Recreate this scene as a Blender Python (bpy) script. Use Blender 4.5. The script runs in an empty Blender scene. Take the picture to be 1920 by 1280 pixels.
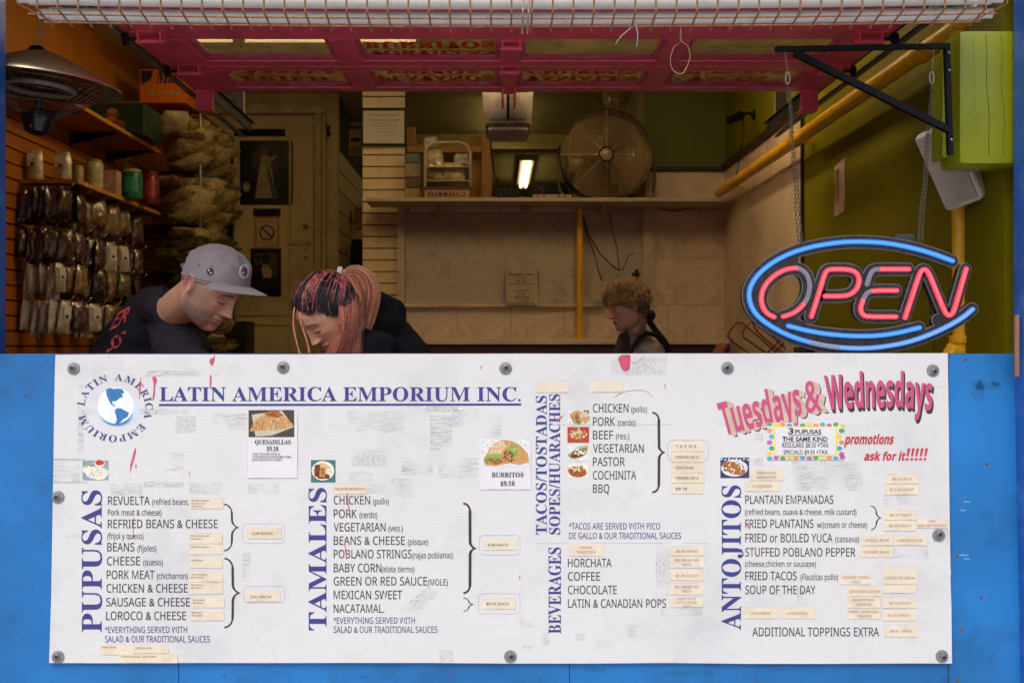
import bpy, bmesh, math, random
from mathutils import Vector, Matrix, noise
import numpy as np
random.seed(7)
PI = math.pi
C = bpy.context
SC = C.scene
COL = SC.collection

# ------------------------------------------------------------------ camera, sky, sun, exposure
EYE = 1.5            # eye height over the pavement
F = 2000.0           # focal length in photo pixels
VX, VY = 930.0, 650.0  # vanishing point of the shop's depth in the photo
cam = bpy.data.cameras.new('camera')
cam.lens = 37.5; cam.sensor_width = 36.0; cam.sensor_fit = 'HORIZONTAL'
cam.shift_x = (960 - VX) / 1920.0
cam.shift_y = -(640 - VY) / 1920.0
cam.clip_start = 0.05; cam.clip_end = 400
cam.dof.use_dof = True; cam.dof.focus_distance = 2.95; cam.dof.aperture_fstop = 7.5
camo = bpy.data.objects.new('camera', cam); COL.objects.link(camo)
camo.location = (0, 0, EYE); camo.rotation_euler = (PI / 2, 0, 0)
SC.camera = camo

world = bpy.data.worlds.new('World'); SC.world = world; world.use_nodes = True
wn = world.node_tree; bg = wn.nodes['Background']
sky = wn.nodes.new('ShaderNodeTexSky'); sky.sky_type = 'NISHITA'; sky.sun_disc = False
SUN_EL, SUN_AZ = math.radians(52), math.radians(200)
sky.sun_elevation = SUN_EL; sky.sun_rotation = SUN_AZ; sky.dust_density = 4.0; sky.air_density = 1.0; sky.ozone_density = 0.6
wn.links.new(sky.outputs[0], bg.inputs[0]); bg.inputs[1].default_value = 0.106
sl = bpy.data.lights.new('sun', 'SUN'); sl.energy = 0.8; sl.angle = math.radians(35); sl.color = (1.0, 0.97, 0.94)
slo = bpy.data.objects.new('sun', sl); COL.objects.link(slo)
_d = Vector((math.sin(SUN_AZ) * math.cos(SUN_EL), math.cos(SUN_AZ) * math.cos(SUN_EL), math.sin(SUN_EL)))
slo.rotation_euler = _d.to_track_quat('Z', 'Y').to_euler(); slo.location = (0, -10, 20)
SC.view_settings.view_transform = 'Standard'; SC.view_settings.look = 'None'
SC.view_settings.gamma = 1.0; SC.view_settings.use_curve_mapping = False
SC.view_settings.exposure = 0.55
try:
    SC.cycles.use_denoising = True
    SC.cycles.max_bounces = 8; SC.cycles.diffuse_bounces = 4; SC.cycles.glossy_bounces = 4
    SC.cycles.transparent_max_bounces = 12; SC.cycles.transmission_bounces = 6
    SC.cycles.sample_clamp_indirect = 6.0
except Exception:
    pass

# ------------------------------------------------------------------ helpers
def P(px, py, y):
    """a photo pixel at depth y metres -> world point"""
    return Vector(((px - VX) / F * y, y, EYE - (py - VY) / F * y))

_L = {}  # world location of everything placed so far
def lin(c):
    return tuple(((v / 12.92) if v <= 0.04045 else ((v + 0.055) / 1.055) ** 2.4) for v in c)
def hexc(h):
    return lin(tuple(int(h[i:i + 2], 16) / 255 for i in (0, 2, 4)))

_M = {}
def mat(name, col, rough=0.6, metal=0.0, var=0.12, scale=8.0, bump=0.0, bscale=60.0, emit=None, estr=0.0,
        trans=0.0, alpha=1.0, spec=0.5, dirt=None, dirt_amt=0.0, dirt_scale=3.0, sheen=0.0, coat=0.0, stretch=None, sub=0.0, vcol=None):
    if name in _M: return _M[name]
    m = bpy.data.materials.new(name); m.use_nodes = True
    nt = m.node_tree; N = nt.nodes; L = nt.links
    b = N['Principled BSDF']
    b.inputs['Roughness'].default_value = rough; b.inputs['Metallic'].default_value = metal
    b.inputs['Specular IOR Level'].default_value = spec
    tc = N.new('ShaderNodeTexCoord'); mp = N.new('ShaderNodeMapping')
    L.new(tc.outputs['Object'], mp.inputs[0])
    if stretch: mp.inputs['Scale'].default_value = stretch
    n1 = N.new('ShaderNodeTexNoise'); n1.inputs['Scale'].default_value = scale; n1.inputs['Detail'].default_value = 6
    L.new(mp.outputs[0], n1.inputs['Vector'])
    mr = N.new('ShaderNodeMapRange'); mr.inputs[1].default_value = 0.3; mr.inputs[2].default_value = 0.7
    mr.inputs[3].default_value = 1 - var; mr.inputs[4].default_value = 1 + var
    L.new(n1.outputs[0], mr.inputs[0])
    mx = N.new('ShaderNodeMix'); mx.data_type = 'RGBA'; mx.blend_type = 'MULTIPLY'; mx.inputs[0].default_value = 1
    mx.inputs[6].default_value = (*col, 1)
    if vcol:
        at = N.new('ShaderNodeAttribute'); at.attribute_name = vcol
        L.new(at.outputs['Color'], mx.inputs[6])
    L.new(mr.outputs[0], mx.inputs[7])
    out = mx.outputs[2]
    if dirt:
        n2 = N.new('ShaderNodeTexNoise'); n2.inputs['Scale'].default_value = dirt_scale; n2.inputs['Detail'].default_value = 9
        n2.inputs['Roughness'].default_value = 0.7
        L.new(mp.outputs[0], n2.inputs['Vector'])
        r2 = N.new('ShaderNodeMapRange'); r2.inputs[1].default_value = 0.5; r2.inputs[2].default_value = 0.72
        r2.inputs[3].default_value = 0; r2.inputs[4].default_value = dirt_amt
        L.new(n2.outputs[0], r2.inputs[0])
        m2 = N.new('ShaderNodeMix'); m2.data_type = 'RGBA'
        L.new(r2.outputs[0], m2.inputs[0]); L.new(out, m2.inputs[6]); m2.inputs[7].default_value = (*dirt, 1)
        out = m2.outputs[2]
    L.new(out, b.inputs['Base Color'])
    rr = N.new('ShaderNodeMapRange'); rr.inputs[1].default_value = 0.3; rr.inputs[2].default_value = 0.7
    rr.inputs[3].default_value = max(0.02, rough - 0.08); rr.inputs[4].default_value = min(1, rough + 0.08)
    L.new(n1.outputs[0], rr.inputs[0]); L.new(rr.outputs[0], b.inputs['Roughness'])
    if bump > 0:
        n3 = N.new('ShaderNodeTexNoise'); n3.inputs['Scale'].default_value = bscale; n3.inputs['Detail'].default_value = 5
        L.new(mp.outputs[0], n3.inputs['Vector'])
        bp = N.new('ShaderNodeBump'); bp.inputs['Strength'].default_value = bump; bp.inputs['Distance'].default_value = 0.004
        L.new(n3.outputs[0], bp.inputs['Height']); L.new(bp.outputs[0], b.inputs['Normal'])
    if emit:
        b.inputs['Emission Color'].default_value = (*emit, 1); b.inputs['Emission Strength'].default_value = estr
    if trans: b.inputs['Transmission Weight'].default_value = trans
    if alpha < 1: b.inputs['Alpha'].default_value = alpha
    if sheen: b.inputs['Sheen Weight'].default_value = sheen
    if coat: b.inputs['Coat Weight'].default_value = coat
    if sub:
        b.inputs['Subsurface Weight'].default_value = sub; b.inputs['Subsurface Radius'].default_value = (0.012, 0.005, 0.003)
        b.inputs['Subsurface Scale'].default_value = 0.6
    _M[name] = m
    return m

class MB:
    """collects shapes (world coordinates); build() links ONE mesh object"""
    def __init__(s): s.v = []; s.f = []; s.mi = []; s.k = 0
    def add(s, vs, fs, k=None):
        o = len(s.v); s.v += [tuple(v) for v in vs]
        s.f += [tuple(i + o for i in f) for f in fs]; s.mi += [s.k if k is None else k] * len(fs)
        return s
    def box(s, x0, x1, y0, y1, z0, z1, R=None, k=None, bev=0.0):
        if bev > 0:
            bm = bmesh.new(); bmesh.ops.create_cube(bm, size=1)
            bmesh.ops.scale(bm, vec=(abs(x1 - x0), abs(y1 - y0), abs(z1 - z0)), verts=bm.verts)
            bmesh.ops.bevel(bm, geom=bm.edges[:], offset=bev, segments=2, profile=0.6, affect='EDGES')
            c = Vector(((x0 + x1) / 2, (y0 + y1) / 2, (z0 + z1) / 2))
            vs = [v.co.copy() + (c if R is None else Vector()) for v in bm.verts]
            if R is not None: vs = [R @ (v + c) for v in vs]
            bm.verts.index_update()
            s.add(vs, [[v.index for v in f.verts] for f in bm.faces], k); bm.free(); return s
        vs = [Vector(p) for p in ((x0, y0, z0), (x1, y0, z0), (x1, y1, z0), (x0, y1, z0), (x0, y0, z1), (x1, y0, z1), (x1, y1, z1), (x0, y1, z1))]
        if R is not None: vs = [R @ v for v in vs]
        return s.add(vs, [(0, 3, 2, 1), (4, 5, 6, 7), (0, 1, 5, 4), (1, 2, 6, 5), (2, 3, 7, 6), (3, 0, 4, 7)], k)
    def tube(s, pts, r, n=8, k=None, cap=True, closed=False):
        pts = [Vector(p) for p in pts]; m = len(pts)
        rs = r if isinstance(r, (list, tuple)) else [r] * m
        ref = None; vs = []
        for i, p in enumerate(pts):
            if closed: t = pts[(i + 1) % m] - pts[i - 1]
            else: t = pts[min(i + 1, m - 1)] - pts[max(i - 1, 0)]
            if t.length < 1e-9: t = Vector((0, 0, 1))
            t.normalize()
            if ref is None:
                ref = t.cross(Vector((0, 0, 1)) if abs(t.z) < 0.9 else Vector((1, 0, 0)))
            ref = ref - t * ref.dot(t)
            if ref.length < 1e-6: ref = t.cross(Vector((0, 1, 0.1)))
            ref.normalize(); bn = t.cross(ref)
            for j in range(n):
                a = 2 * PI * j / n
                vs.append(p + (ref * math.cos(a) + bn * math.sin(a)) * rs[i])
        fs = []
        for i in range(m if closed else m - 1):
            i2 = (i + 1) % m
            for j in range(n):
                j2 = (j + 1) % n
                fs.append((i * n + j, i * n + j2, i2 * n + j2, i2 * n + j))
        if cap and not closed:
            fs.append(tuple(range(n - 1, -1, -1))); fs.append(tuple((m - 1) * n + j for j in range(n)))
        return s.add(vs, fs, k)
    def lathe(s, prof, origin, axis='z', n=32, k=None, R=None):
        """prof: list of (radius, height along the axis)"""
        o = Vector(origin); vs = []
        for r, h in prof:
            for j in range(n):
                a = 2 * PI * j / n; c_, s_ = r * math.cos(a), r * math.sin(a)
                v = Vector((c_, s_, h)) if axis == 'z' else (Vector((c_, h, s_)) if axis == 'y' else Vector((h, c_, s_)))
                if R is not None: v = R @ v
                vs.append(o + v)
        fs = []
        for i in range(len(prof) - 1):
            for j in range(n):
                j2 = (j + 1) % n
                fs.append((i * n + j, i * n + j2, (i + 1) * n + j2, (i + 1) * n + j))
        return s.add(vs, fs, k)
    def poly(s, pts, k=None): return s.add(pts, [tuple(range(len(pts)))], k)
    def prism(s, pts, d, k=None):
        """outline pts extruded by vector d"""
        n = len(pts); pts = [Vector(p) for p in pts]; d = Vector(d)
        vs = pts + [p + d for p in pts]
        fs = [tuple(range(n)), tuple(range(2 * n - 1, n - 1, -1))] + [(i, i + n, (i + 1) % n + n, (i + 1) % n) for i in range(n)]
        return s.add(vs, fs, k)
    def build(s, name, mats, parent=None, smooth=False, fix=True):
        o = Vector(_L.get(parent, (0, 0, 0))) if parent else Vector()
        me = bpy.data.meshes.new(name)
        me.from_pydata([(v[0] - o.x, v[1] - o.y, v[2] - o.z) for v in s.v], [], s.f)
        if not isinstance(mats, (list, tuple)): mats = [mats]
        for m in mats: me.materials.append(m)
        if len(mats) > 1: me.polygons.foreach_set('material_index', s.mi)
        if fix:
            bm = bmesh.new(); bm.from_mesh(me); bmesh.ops.recalc_face_normals(bm, faces=bm.faces); bm.to_mesh(me); bm.free()
        if smooth:
            me.polygons.foreach_set('use_smooth', [True] * len(me.polygons))
            if smooth == 'auto':
                try: me.set_sharp_from_angle(angle=math.radians(40))
                except Exception: pass
        me.update()
        return link(name, me, parent)

def link(name, me, parent=None):
    ob = bpy.data.objects.new(name, me); COL.objects.link(ob)
    if parent: ob.parent = parent; _L[ob] = _L[parent]
    else: _L[ob] = Vector()
    return ob

def tag(o, label=None, cat=None, group=None, kind=None):
    if label: o['label'] = label
    if cat: o['category'] = cat
    if group: o['group'] = group
    if kind: o['kind'] = kind
    return o
def thing(name, loc, label, cat, group=None):
    o = bpy.data.objects.new(name, None); COL.objects.link(o); o.empty_display_size = 0.05
    o.location = loc; _L[o] = Vector(loc)
    return tag(o, label, cat, group)
def struct(o, label=None):
    o['kind'] = 'structure'
    if label: o['label'] = label
    return o
def copy_tree(o, loc, rz=0.0, label=None, scale=None):
    def cp(x, par):
        c = x.copy(); COL.objects.link(c); c.parent = par
        for ch in list(x.children): cp(ch, c)
        return c
    c = cp(o, None); c.location = loc; c.rotation_euler = (0, 0, rz)
    if label: c['label'] = label
    if scale: c.scale = scale
    _L[c] = Vector(loc)
    return c

# ---- lettering: real glyph outlines as thin print meshes
def mserif(s):
    r = ''
    for ch in s:
        if 'A' <= ch <= 'Z': r += chr(0x1D400 + ord(ch) - 65)
        elif ch in '$0123456789': r += chr(0x1D7CE + ord(ch) - 48) if ch in '189' else ch
        else: r += ch
    return r
def msans(s):
    r = ''
    for ch in s:
        if 'A' <= ch <= 'Z': r += chr(0x1D5A0 + ord(ch) - 65)
        elif 'a' <= ch <= 'z': r += chr(0x1D5BA + ord(ch) - 97)
        else: r += ch
    return r
def mbold(s):
    r = ''
    for ch in s:
        if ch in 'TW': r += chr(0x1D5D4 + ord(ch) - 65)
        elif ch in 'adefikmnoprstuy': r += chr(0x1D5EE + ord(ch) - 97)
        else: r += ch
    return r
_G = {}; _FT = {}
CHARS = "ABCDEFGHIJKLMNOPQRSTUVWXYZabcdefghijklmnopqrstuvwxyz0123456789()&,./*$%:+-! }"
def _textmesh(body, off, res):
    cu = bpy.data.curves.new('tmp', 'FONT'); cu.body = body; cu.size = 1.0; cu.offset = off; cu.resolution_u = res; cu.space_line = 3
    ob = bpy.data.objects.new('tmp', cu); me = bpy.data.meshes.new_from_object(ob)
    vs = [(v.co.x, v.co.y) for v in me.vertices]; fs = [tuple(p.vertices) for p in me.polygons]
    bpy.data.objects.remove(ob); bpy.data.curves.remove(cu); bpy.data.meshes.remove(me); return vs, fs
def _fonttab(font, off, res):
    """every character's outline and advance, from two text objects"""
    key = (font, off, res)
    if key in _FT: return _FT[key]
    f = {'sans': msans, 'serif': mserif, 'bold': mbold, 'plain': lambda x: x}[font]
    ch = [f(c) for c in CHARS]
    if 'pitch' not in _FT:
        vs, _ = _textmesh('H\nH', 0, 1); ys = sorted(v[1] for v in vs); _FT['pitch'] = ys[-1] - max(y for y in ys if y < 0.1 and y < ys[-1] - 1)
        _FT['bar'] = max(v[0] for v in _textmesh('|', 0, 1)[0])
    pitch, br = _FT['pitch'], _FT['bar']
    if ('adv', font) not in _FT:
        vs, _ = _textmesh('\n'.join(c + '|' for c in ch), 0, 1); adv = {}
        for x, y in vs: k = int(round((0.3 - y) / pitch)); adv[k] = max(adv.get(k, 0), x)
        _FT[('adv', font)] = adv
    adv = _FT[('adv', font)]
    vs, fs = _textmesh('\n'.join(ch), off, res); row = [int(round((0.3 - y) / pitch)) for x, y in vs]; G = {}
    idx = {}
    for i, k in enumerate(row): idx.setdefault(k, []).append(i)
    fr = {}
    for q in fs: fr.setdefault(row[q[0]], []).append(q)
    for k, c in enumerate(CHARS):
        ii = idx.get(k, []); mp_ = {o: n for n, o in enumerate(ii)}
        G[c] = ([(vs[o][0], vs[o][1] + k * pitch) for o in ii], [tuple(mp_[o] for o in q) for q in fr.get(k, [])], adv.get(k, .3) - br)
    if font == 'sans' and off: G['M'] = _fonttab(font, 0, res)['M']
    _FT[key] = G; return G
def glyphs(s, font='sans', off=0.0, res=3):
    res = 2; off = {'sans': .006, 'serif': .012 if off > .008 else .002, 'bold': .025 if off > .015 else .008, 'plain': .01}[font]
    key = (s, font, off, res)
    if key in _G: return _G[key]
    T_ = _fonttab(font, off, res); x = 0; V = []; Fs = []
    for c in s:
        vs, fs, ad = T_[c]; o = len(V); V += [(a + x, b_) for a, b_ in vs]; Fs += [tuple(i + o for i in q) for q in fs]; x += ad
    _G[key] = (V, Fs); return _G[key]
CAP = {'sans': 0.70, 'serif': 0.678, 'bold': 0.70, 'plain': 0.682}
def text(mb, s, x0, x1, base, cap, mapf, font='sans', off=0.0, rot=0, box=False, warp=None, shear=0.0, res=3, k=None):
    """fit string s between x0..x1 on baseline `base` with capital height cap (plane units); rot=1 reads upwards.
    For rot=1 the string runs from y=x0 (bottom) to y=x1 (top), baseline at x=base."""
    vs, fs = glyphs(s, font, off, res)
    if not vs: return
    a0 = min(v[0] for v in vs); a1 = max(v[0] for v in vs)
    b0, b1 = 0.0, CAP[font]
    if box: b0 = min(v[1] for v in vs); b1 = max(v[1] for v in vs)
    out = []
    for a, b in vs:
        u = (a - a0) / (a1 - a0); w = (b - b0) / (b1 - b0)
        if warp: px, py = warp(u, w)
        elif rot: px = base - w * cap; py = x0 + u * (x1 - x0)
        else: px = x0 + u * (x1 - x0) + shear * w * cap; py = base - w * cap
        out.append(mapf(px, py))
    mb.add(out, fs, k)

# ------------------------------------------------------------------ common paints
WHITE = (0.78, 0.78, 0.77)
m_black = mat('black_paint', (0.005, 0.005, 0.006), 0.4, spec=0.2)
m_blue = mat('blue_painted_wood', hexc('1470b8'), 0.5, var=0.2, scale=2.2, bump=0.15, bscale=45, dirt=hexc('0d4878'), dirt_amt=0.6, dirt_scale=5)
m_postblue = mat('blue_post_paint', hexc('2a60b0'), 0.4, var=0.12, scale=5, bump=0.15, bscale=50, dirt=hexc('7ba0d8'), dirt_amt=0.4, dirt_scale=14)
m_pink = mat('pink_gloss_paint', hexc('ea566e'), 0.36, var=0.14, scale=7, bump=0.12, bscale=35, dirt=hexc('6e1c34'), dirt_amt=0.45, dirt_scale=11)
m_rust = mat('rusty_wire', (0.30, 0.13, 0.055), 0.8, 0.1, var=0.5, scale=130, dirt=(0.5, 0.36, 0.24), dirt_amt=0.7, dirt_scale=60)
m_steel = mat('galvanized_steel', (0.42, 0.42, 0.43), 0.4, 0.85, var=0.2, scale=60)
m_chrome = mat('bright_steel', (0.6, 0.58, 0.55), 0.28, 1.0)
m_rubber = mat('black_rubber', (0.02, 0.02, 0.02), 0.7)
m_print_blue = mat('navy_print', hexc('3a3c86'), 0.5, var=0.08, scale=60)
m_print_dark = mat('charcoal_print', hexc('35353b'), 0.5, var=0.1, scale=60)
m_print_navy = mat('dull_navy_print', hexc('45457c'), 0.5, var=0.1, scale=60)
m_yellowpipe = mat('yellow_gas_pipe_paint', hexc('f0b212'), 0.4, var=0.1, scale=4, bump=0.04, dirt=hexc('8a5c0c'), dirt_amt=0.45, dirt_scale=22)
# ------------------------------------------------------------------ the setting
FL = 0.62; CEIL = EYE + 1.9
LX, RX = -2.44, 1.55          # side walls of the shop
BY = 7.2                      # tiled partition at the back
DY = 8.0                      # cream door wall
m_street = mat('asphalt', (0.06, 0.06, 0.062), 0.9, var=0.2, scale=30, bump=0.4, bscale=90)
m_walk = mat('concrete_pavement', (0.58, 0.565, 0.54), 0.85, var=0.12, scale=9, bump=0.3)
m_orange = mat('orange_wall_paint', hexc('c67a10'), 0.6, var=0.1, scale=2.5, dirt=hexc('8c4e08'), dirt_amt=0.3)
m_olive = mat('olive_green_wall_paint', hexc('726c02'), 0.6, spec=0.15, var=0.12, scale=1.8, bump=0.05, dirt=hexc('5f5a0a'), dirt_amt=0.4)
m_green = mat('dark_green_wall_paint', hexc('5a640e'), 0.6, var=0.08, scale=2)
m_ceil = mat('cream_ceiling_paint', hexc('cfc183'), 0.8, var=0.1, scale=1.2, dirt=hexc('6f6428'), dirt_amt=0.5, dirt_scale=1.2)
m_tile = mat('off_white_wall_tile', hexc('d8c2ae'), 0.5, var=0.1, scale=3, dirt=hexc('6d5a40'), dirt_amt=0.5, dirt_scale=2.2)
m_grout = mat('grey_grout', hexc('8f7f66'), 0.8)
m_recess = mat('grey_recess_board', hexc('beb0a6'), 0.6, var=0.16, scale=3.5, bump=0.1, dirt=hexc('4a4038'), dirt_amt=0.6, dirt_scale=3.5)
m_cream = mat('cream_door_paint', hexc('cdb781'), 0.5, var=0.1, scale=3, bump=0.05, dirt=hexc('7a6a3a'), dirt_amt=0.45, dirt_scale=4)
m_floor = mat('brown_floor', hexc('5a4632'), 0.6, var=0.2, scale=5)
m_slat = mat('orange_slat', hexc('b5661c'), 0.45, var=0.14, scale=4, stretch=(6, 0.6, 6), dirt=hexc('5f3008'), dirt_amt=0.5)
m_groove = mat('dark_groove', hexc('2a1506'), 0.8)
m_cslat = mat('cream_slat', hexc('e6cfa4'), 0.5, var=0.08, scale=3, dirt=hexc('9b8055'), dirt_amt=0.45, dirt_scale=6)
m_cgroove = mat('brown_groove', hexc('3a2410'), 0.8)

b = MB(); b.box(-60, 60, -60, -5.4, -0.16, -0.12); struct(b.build('street', m_street))
b = MB(); b.box(-60, 60, -5.5, 60, -0.12, 0.0); struct(b.build('pavement', m_walk))
b = MB(); b.box(LX, 2.4, 3.0, 14.0, FL - 0.1, FL); struct(b.build('floor', m_floor))
b = MB(); b.box(LX - 0.2, 2.6, 3.02, 14.2, CEIL, CEIL + 0.1); b.box(-1.3, 1.7, 9.55, 9.75, CEIL - 0.13, CEIL); struct(b.build('ceiling', m_ceil))

# left wall: orange plaster above, real slats below
wl = MB(); wl.box(LX - 0.1, LX, 3.0, DY, FL, CEIL); wl = struct(wl.build('wall_left', m_orange))
g = MB(); g.box(LX, LX + 0.006, 3.0, DY, FL, EYE + 1.235); g.build('groove_board', m_groove, wl)
PITCH = 0.076
slat0 = None; n = 0; z = EYE + 1.22
sb = MB(); sb.box(LX + 0.006, LX + 0.02, 3.0, DY, -0.033, 0.033)
while z - PITCH > FL:
    if slat0 is None:
        slat0 = sb.build('slat', m_slat, wl); s_ = slat0
    else:
        s_ = slat0.copy(); COL.objects.link(s_); s_.parent = wl
    s_.location = (0, 0, z - PITCH / 2); z -= PITCH
# right wall
wr = MB(); wr.box(RX, RX + 0.1, 2.98, BY + 0.0, FL, CEIL); wr = struct(wr.build('wall_right', m_olive))
p = MB(); p.box(RX - 0.012, RX, 5.95, BY - 0.001, FL, EYE + 1.18); p.box(RX - 0.014, RX, 5.37, 5.946, FL, EYE + 1.18)
p.build('panel', m_tile, wr)
p = MB(); p.box(RX - 0.03, RX, 5.3, BY - 0.002, EYE + 1.181, EYE + 1.225); p.box(RX - 0.018, RX, 5.36, 5.369, FL, EYE + 1.18)
p.build('trim', mat('dark_trim', hexc('33200f'), 0.6), wr)
# back partition
wb = MB()
wb.box(-0.612, RX, BY, BY + 0.1, FL, EYE + 0.93)
wb = struct(wb.build('wall_back', m_grout))
# tiles, each one a piece
tl = None
def tile(x0, x1, z0, z1):
    global tl
    if tl is None:
        t_ = MB(); t_.box(-0.5, 0.5, -0.004, 0, -0.5, 0.5); tl = t_.build('tile', m_tile, wb); o = tl
    else:
        o = tl.copy(); COL.objects.link(o); o.parent = wb
    o.location = ((x0 + x1) / 2, BY - 0.001, (z0 + z1) / 2 + EYE); o.scale = (x1 - x0 - 0.004, 1, z1 - z0 - 0.004)
rowsz = [(-0.88, -0.58), (-0.58, -0.28), (-0.28, 0.045), (0.045, 0.285)]
cx = [-0.606, -0.26, 0.1, 0.46, 0.82, 1.16, 1.546]
for z0, z1 in rowsz:
    for a, c in zip(cx[:-1], cx[1:]): tile(a, c, z0, z1)
for z0, z1 in [(0.285, 0.6), (0.6, 0.925)]:
    tile(1.06, 1.546, z0, z1)
b = MB(); b.box(1.008, RX, BY, BY + 0.1, EYE + 0.93, EYE + 1.19); b.build('white_band', m_tile, wb)
b = MB(); b.box(1.008, RX, BY, BY + 0.1, EYE + 1.193, CEIL); b.build('green_upper_wall', m_green, wb)
b = MB(); b.box(1.008, RX - 0.03, BY - 0.02, BY, EYE + 1.181, EYE + 1.21); b.build('trim', _M['dark_trim'], wb)
# grey recess board with frame and ledge
b = MB(); b.box(-0.61, 1.05, BY - 0.008, BY - 0.001, EYE + 0.29, EYE + 0.925); b.build('recess_board', m_recess, wb)
m_frame = mat('grey_white_frame', hexc('c2b2a4'), 0.5, var=0.12, scale=6, dirt=hexc('4d4034'), dirt_amt=0.4, dirt_scale=8)
b = MB(); b.box(-0.66, -0.612, BY - 0.06, BY - 0.009, EYE + 0.2, EYE + 0.93)
b.build('upright', m_frame, wb)
b = MB(); b.box(0.985, 1.06, BY - 0.05, BY - 0.009, EYE + 0.2, EYE + 0.93); b.build('upright', m_frame, wb)
b = MB(); b.box(-0.66, 0.72, BY - 0.05, BY, EYE + 0.268, EYE + 0.29); b.build('ledge', m_tile, wb)
b = MB(); b.box(-0.5, RX - 0.02, BY - 0.22, BY - 0.005, EYE + 0.015, EYE + 0.05, bev=0.006)
struct_ledge = b.build('chair_rail', m_tile, wb)
b = MB(); b.box(-0.62, RX - 0.02, BY - 0.2, BY - 0.01, EYE - 0.5, EYE + 0.013); b.build('dado', mat('dark_brown_dado', hexc('3c2a26'), 0.7), wb)
# slatted pillar
wp = MB(); wp.box(-0.9, -0.612, BY, BY + 0.12, FL, CEIL); wp = struct(wp.build('pillar', m_cgroove))
z = EYE + 1.88; s0 = None
while z > EYE - 0.1:
    if s0 is None:
        t_ = MB(); t_.box(-0.899, -0.613, -0.014, -0.001, -0.035, 0.035); s0 = t_.build('slat', m_cslat, wp); o = s0
    else: o = s0.copy(); COL.objects.link(o); o.parent = wp
    o.location = (0, BY, z); z -= 0.0785
# cream door wall
b = MB()
b.box(LX, -1.19, DY, DY + 0.1, FL, CEIL)
wd = struct(b.build('wall_cream', m_cream))
# hallway wall with slats, far wall, right wall of the back room
b = MB(); b.box(-1.29, -1.19, DY + 0.1, 13.5, FL, CEIL); wh = struct(b.build('hall_wall', m_cgroove))
z = EYE + 1.4; s0 = None
m_hslat = mat('yellow_cream_slat', hexc('b9a865'), 0.5, var=0.1, scale=3)
while z > FL:
    if s0 is None:
        t_ = MB(); t_.box(-1.189, -1.176, DY - 0.0, 13.4, -0.07, 0.07); s0 = t_.build('slat', m_hslat, wh); o = s0
    else: o = s0.copy(); COL.objects.link(o); o.parent = wh
    o.location = (0, 0, z); z -= 0.152
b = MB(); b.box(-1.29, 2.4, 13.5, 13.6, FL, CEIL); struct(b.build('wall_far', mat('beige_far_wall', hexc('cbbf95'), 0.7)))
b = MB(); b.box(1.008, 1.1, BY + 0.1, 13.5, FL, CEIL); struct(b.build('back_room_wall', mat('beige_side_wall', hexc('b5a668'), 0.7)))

# ------------------------------------------------------------------ facade
def BP(px, py, off=0.0):
    """pixel -> point on the slightly leaning counter front; off = metres in front of the board face"""
    q = (py - VY) / F
    y = (2.9 - off + 0.0412 * 0.019) / (1 + 0.0412 * q)
    return P(px, py, y)
fw = thing('shopfront_wall', (0, 2.95, 0), 'bright blue painted wood shopfront wall below and beside the open shop window', 'wall')
b = MB()
def slab(px0, py0, px1, py1, o0, o1):
    q = [BP(px0, py1, o0), BP(px1, py1, o0), BP(px1, py0, o0), BP(px0, py0, o0)]
    r = [BP(px0, py1, o1), BP(px1, py1, o1), BP(px1, py0, o1), BP(px0, py0, o1)]
    b.add(q + r, [(0, 1, 2, 3), (7, 6, 5, 4), (0, 4, 5, 1), (1, 5, 6, 2), (2, 6, 7, 3), (3, 7, 4, 0)])
xs = [-400, 335, 1068, 1778, 2300]
for i in range(4): slab(xs[i] + 0.6, 663, xs[i + 1] - 0.6, 1670, -0.012, -0.03)
b.build('lower_panel', m_blue, fw)
b = MB(); b.box(-1.34, 1.41, 2.955, 3.2, EYE - 0.06, EYE - 0.0195); b.build('counter_sill', mat('red_brown_sill', hexc('7a2a34'), 0.5), fw)
b = MB(); b.box(-4, -1.52, 2.9, 3.02, 0, 4.6); b.box(1.72, 4, 2.9, 3.02, 0, 4.6); b.box(-1.52, 1.72, 2.93, 3.02, 2.58, 4.6)
b.box(-1.52, 1.72, 2.96, 3.02, 0, EYE - 0.02)
b.build('upper_panel', m_blue, fw)
pl = MB(); pl.box(-1.56, -1.40, 2.87, 3.05, 0.0, 4.0, bev=0.006)
tag(pl.build('window_post', m_postblue), 'worn blue post at the left end of the serving window', 'post')
pr = MB(); pr.box(1.414, 1.72, 2.85, 2.92, 0.0, 4.0, bev=0.008)
tag(pr.build('window_post', m_postblue), 'light blue post at the right end of the serving window', 'post')
w_ = MB(); w_.box(1.392, 1.403, 2.86, 2.868, EYE - 0.08, EYE + 0.085)
tag(w_.build('wood_scrap', mat('bare_wood', hexc('8a6446'), 0.7, var=0.2, scale=20, stretch=(4, 4, 0.4))), 'small strip of bare wood nailed beside the right blue post', 'wood strip')
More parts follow.
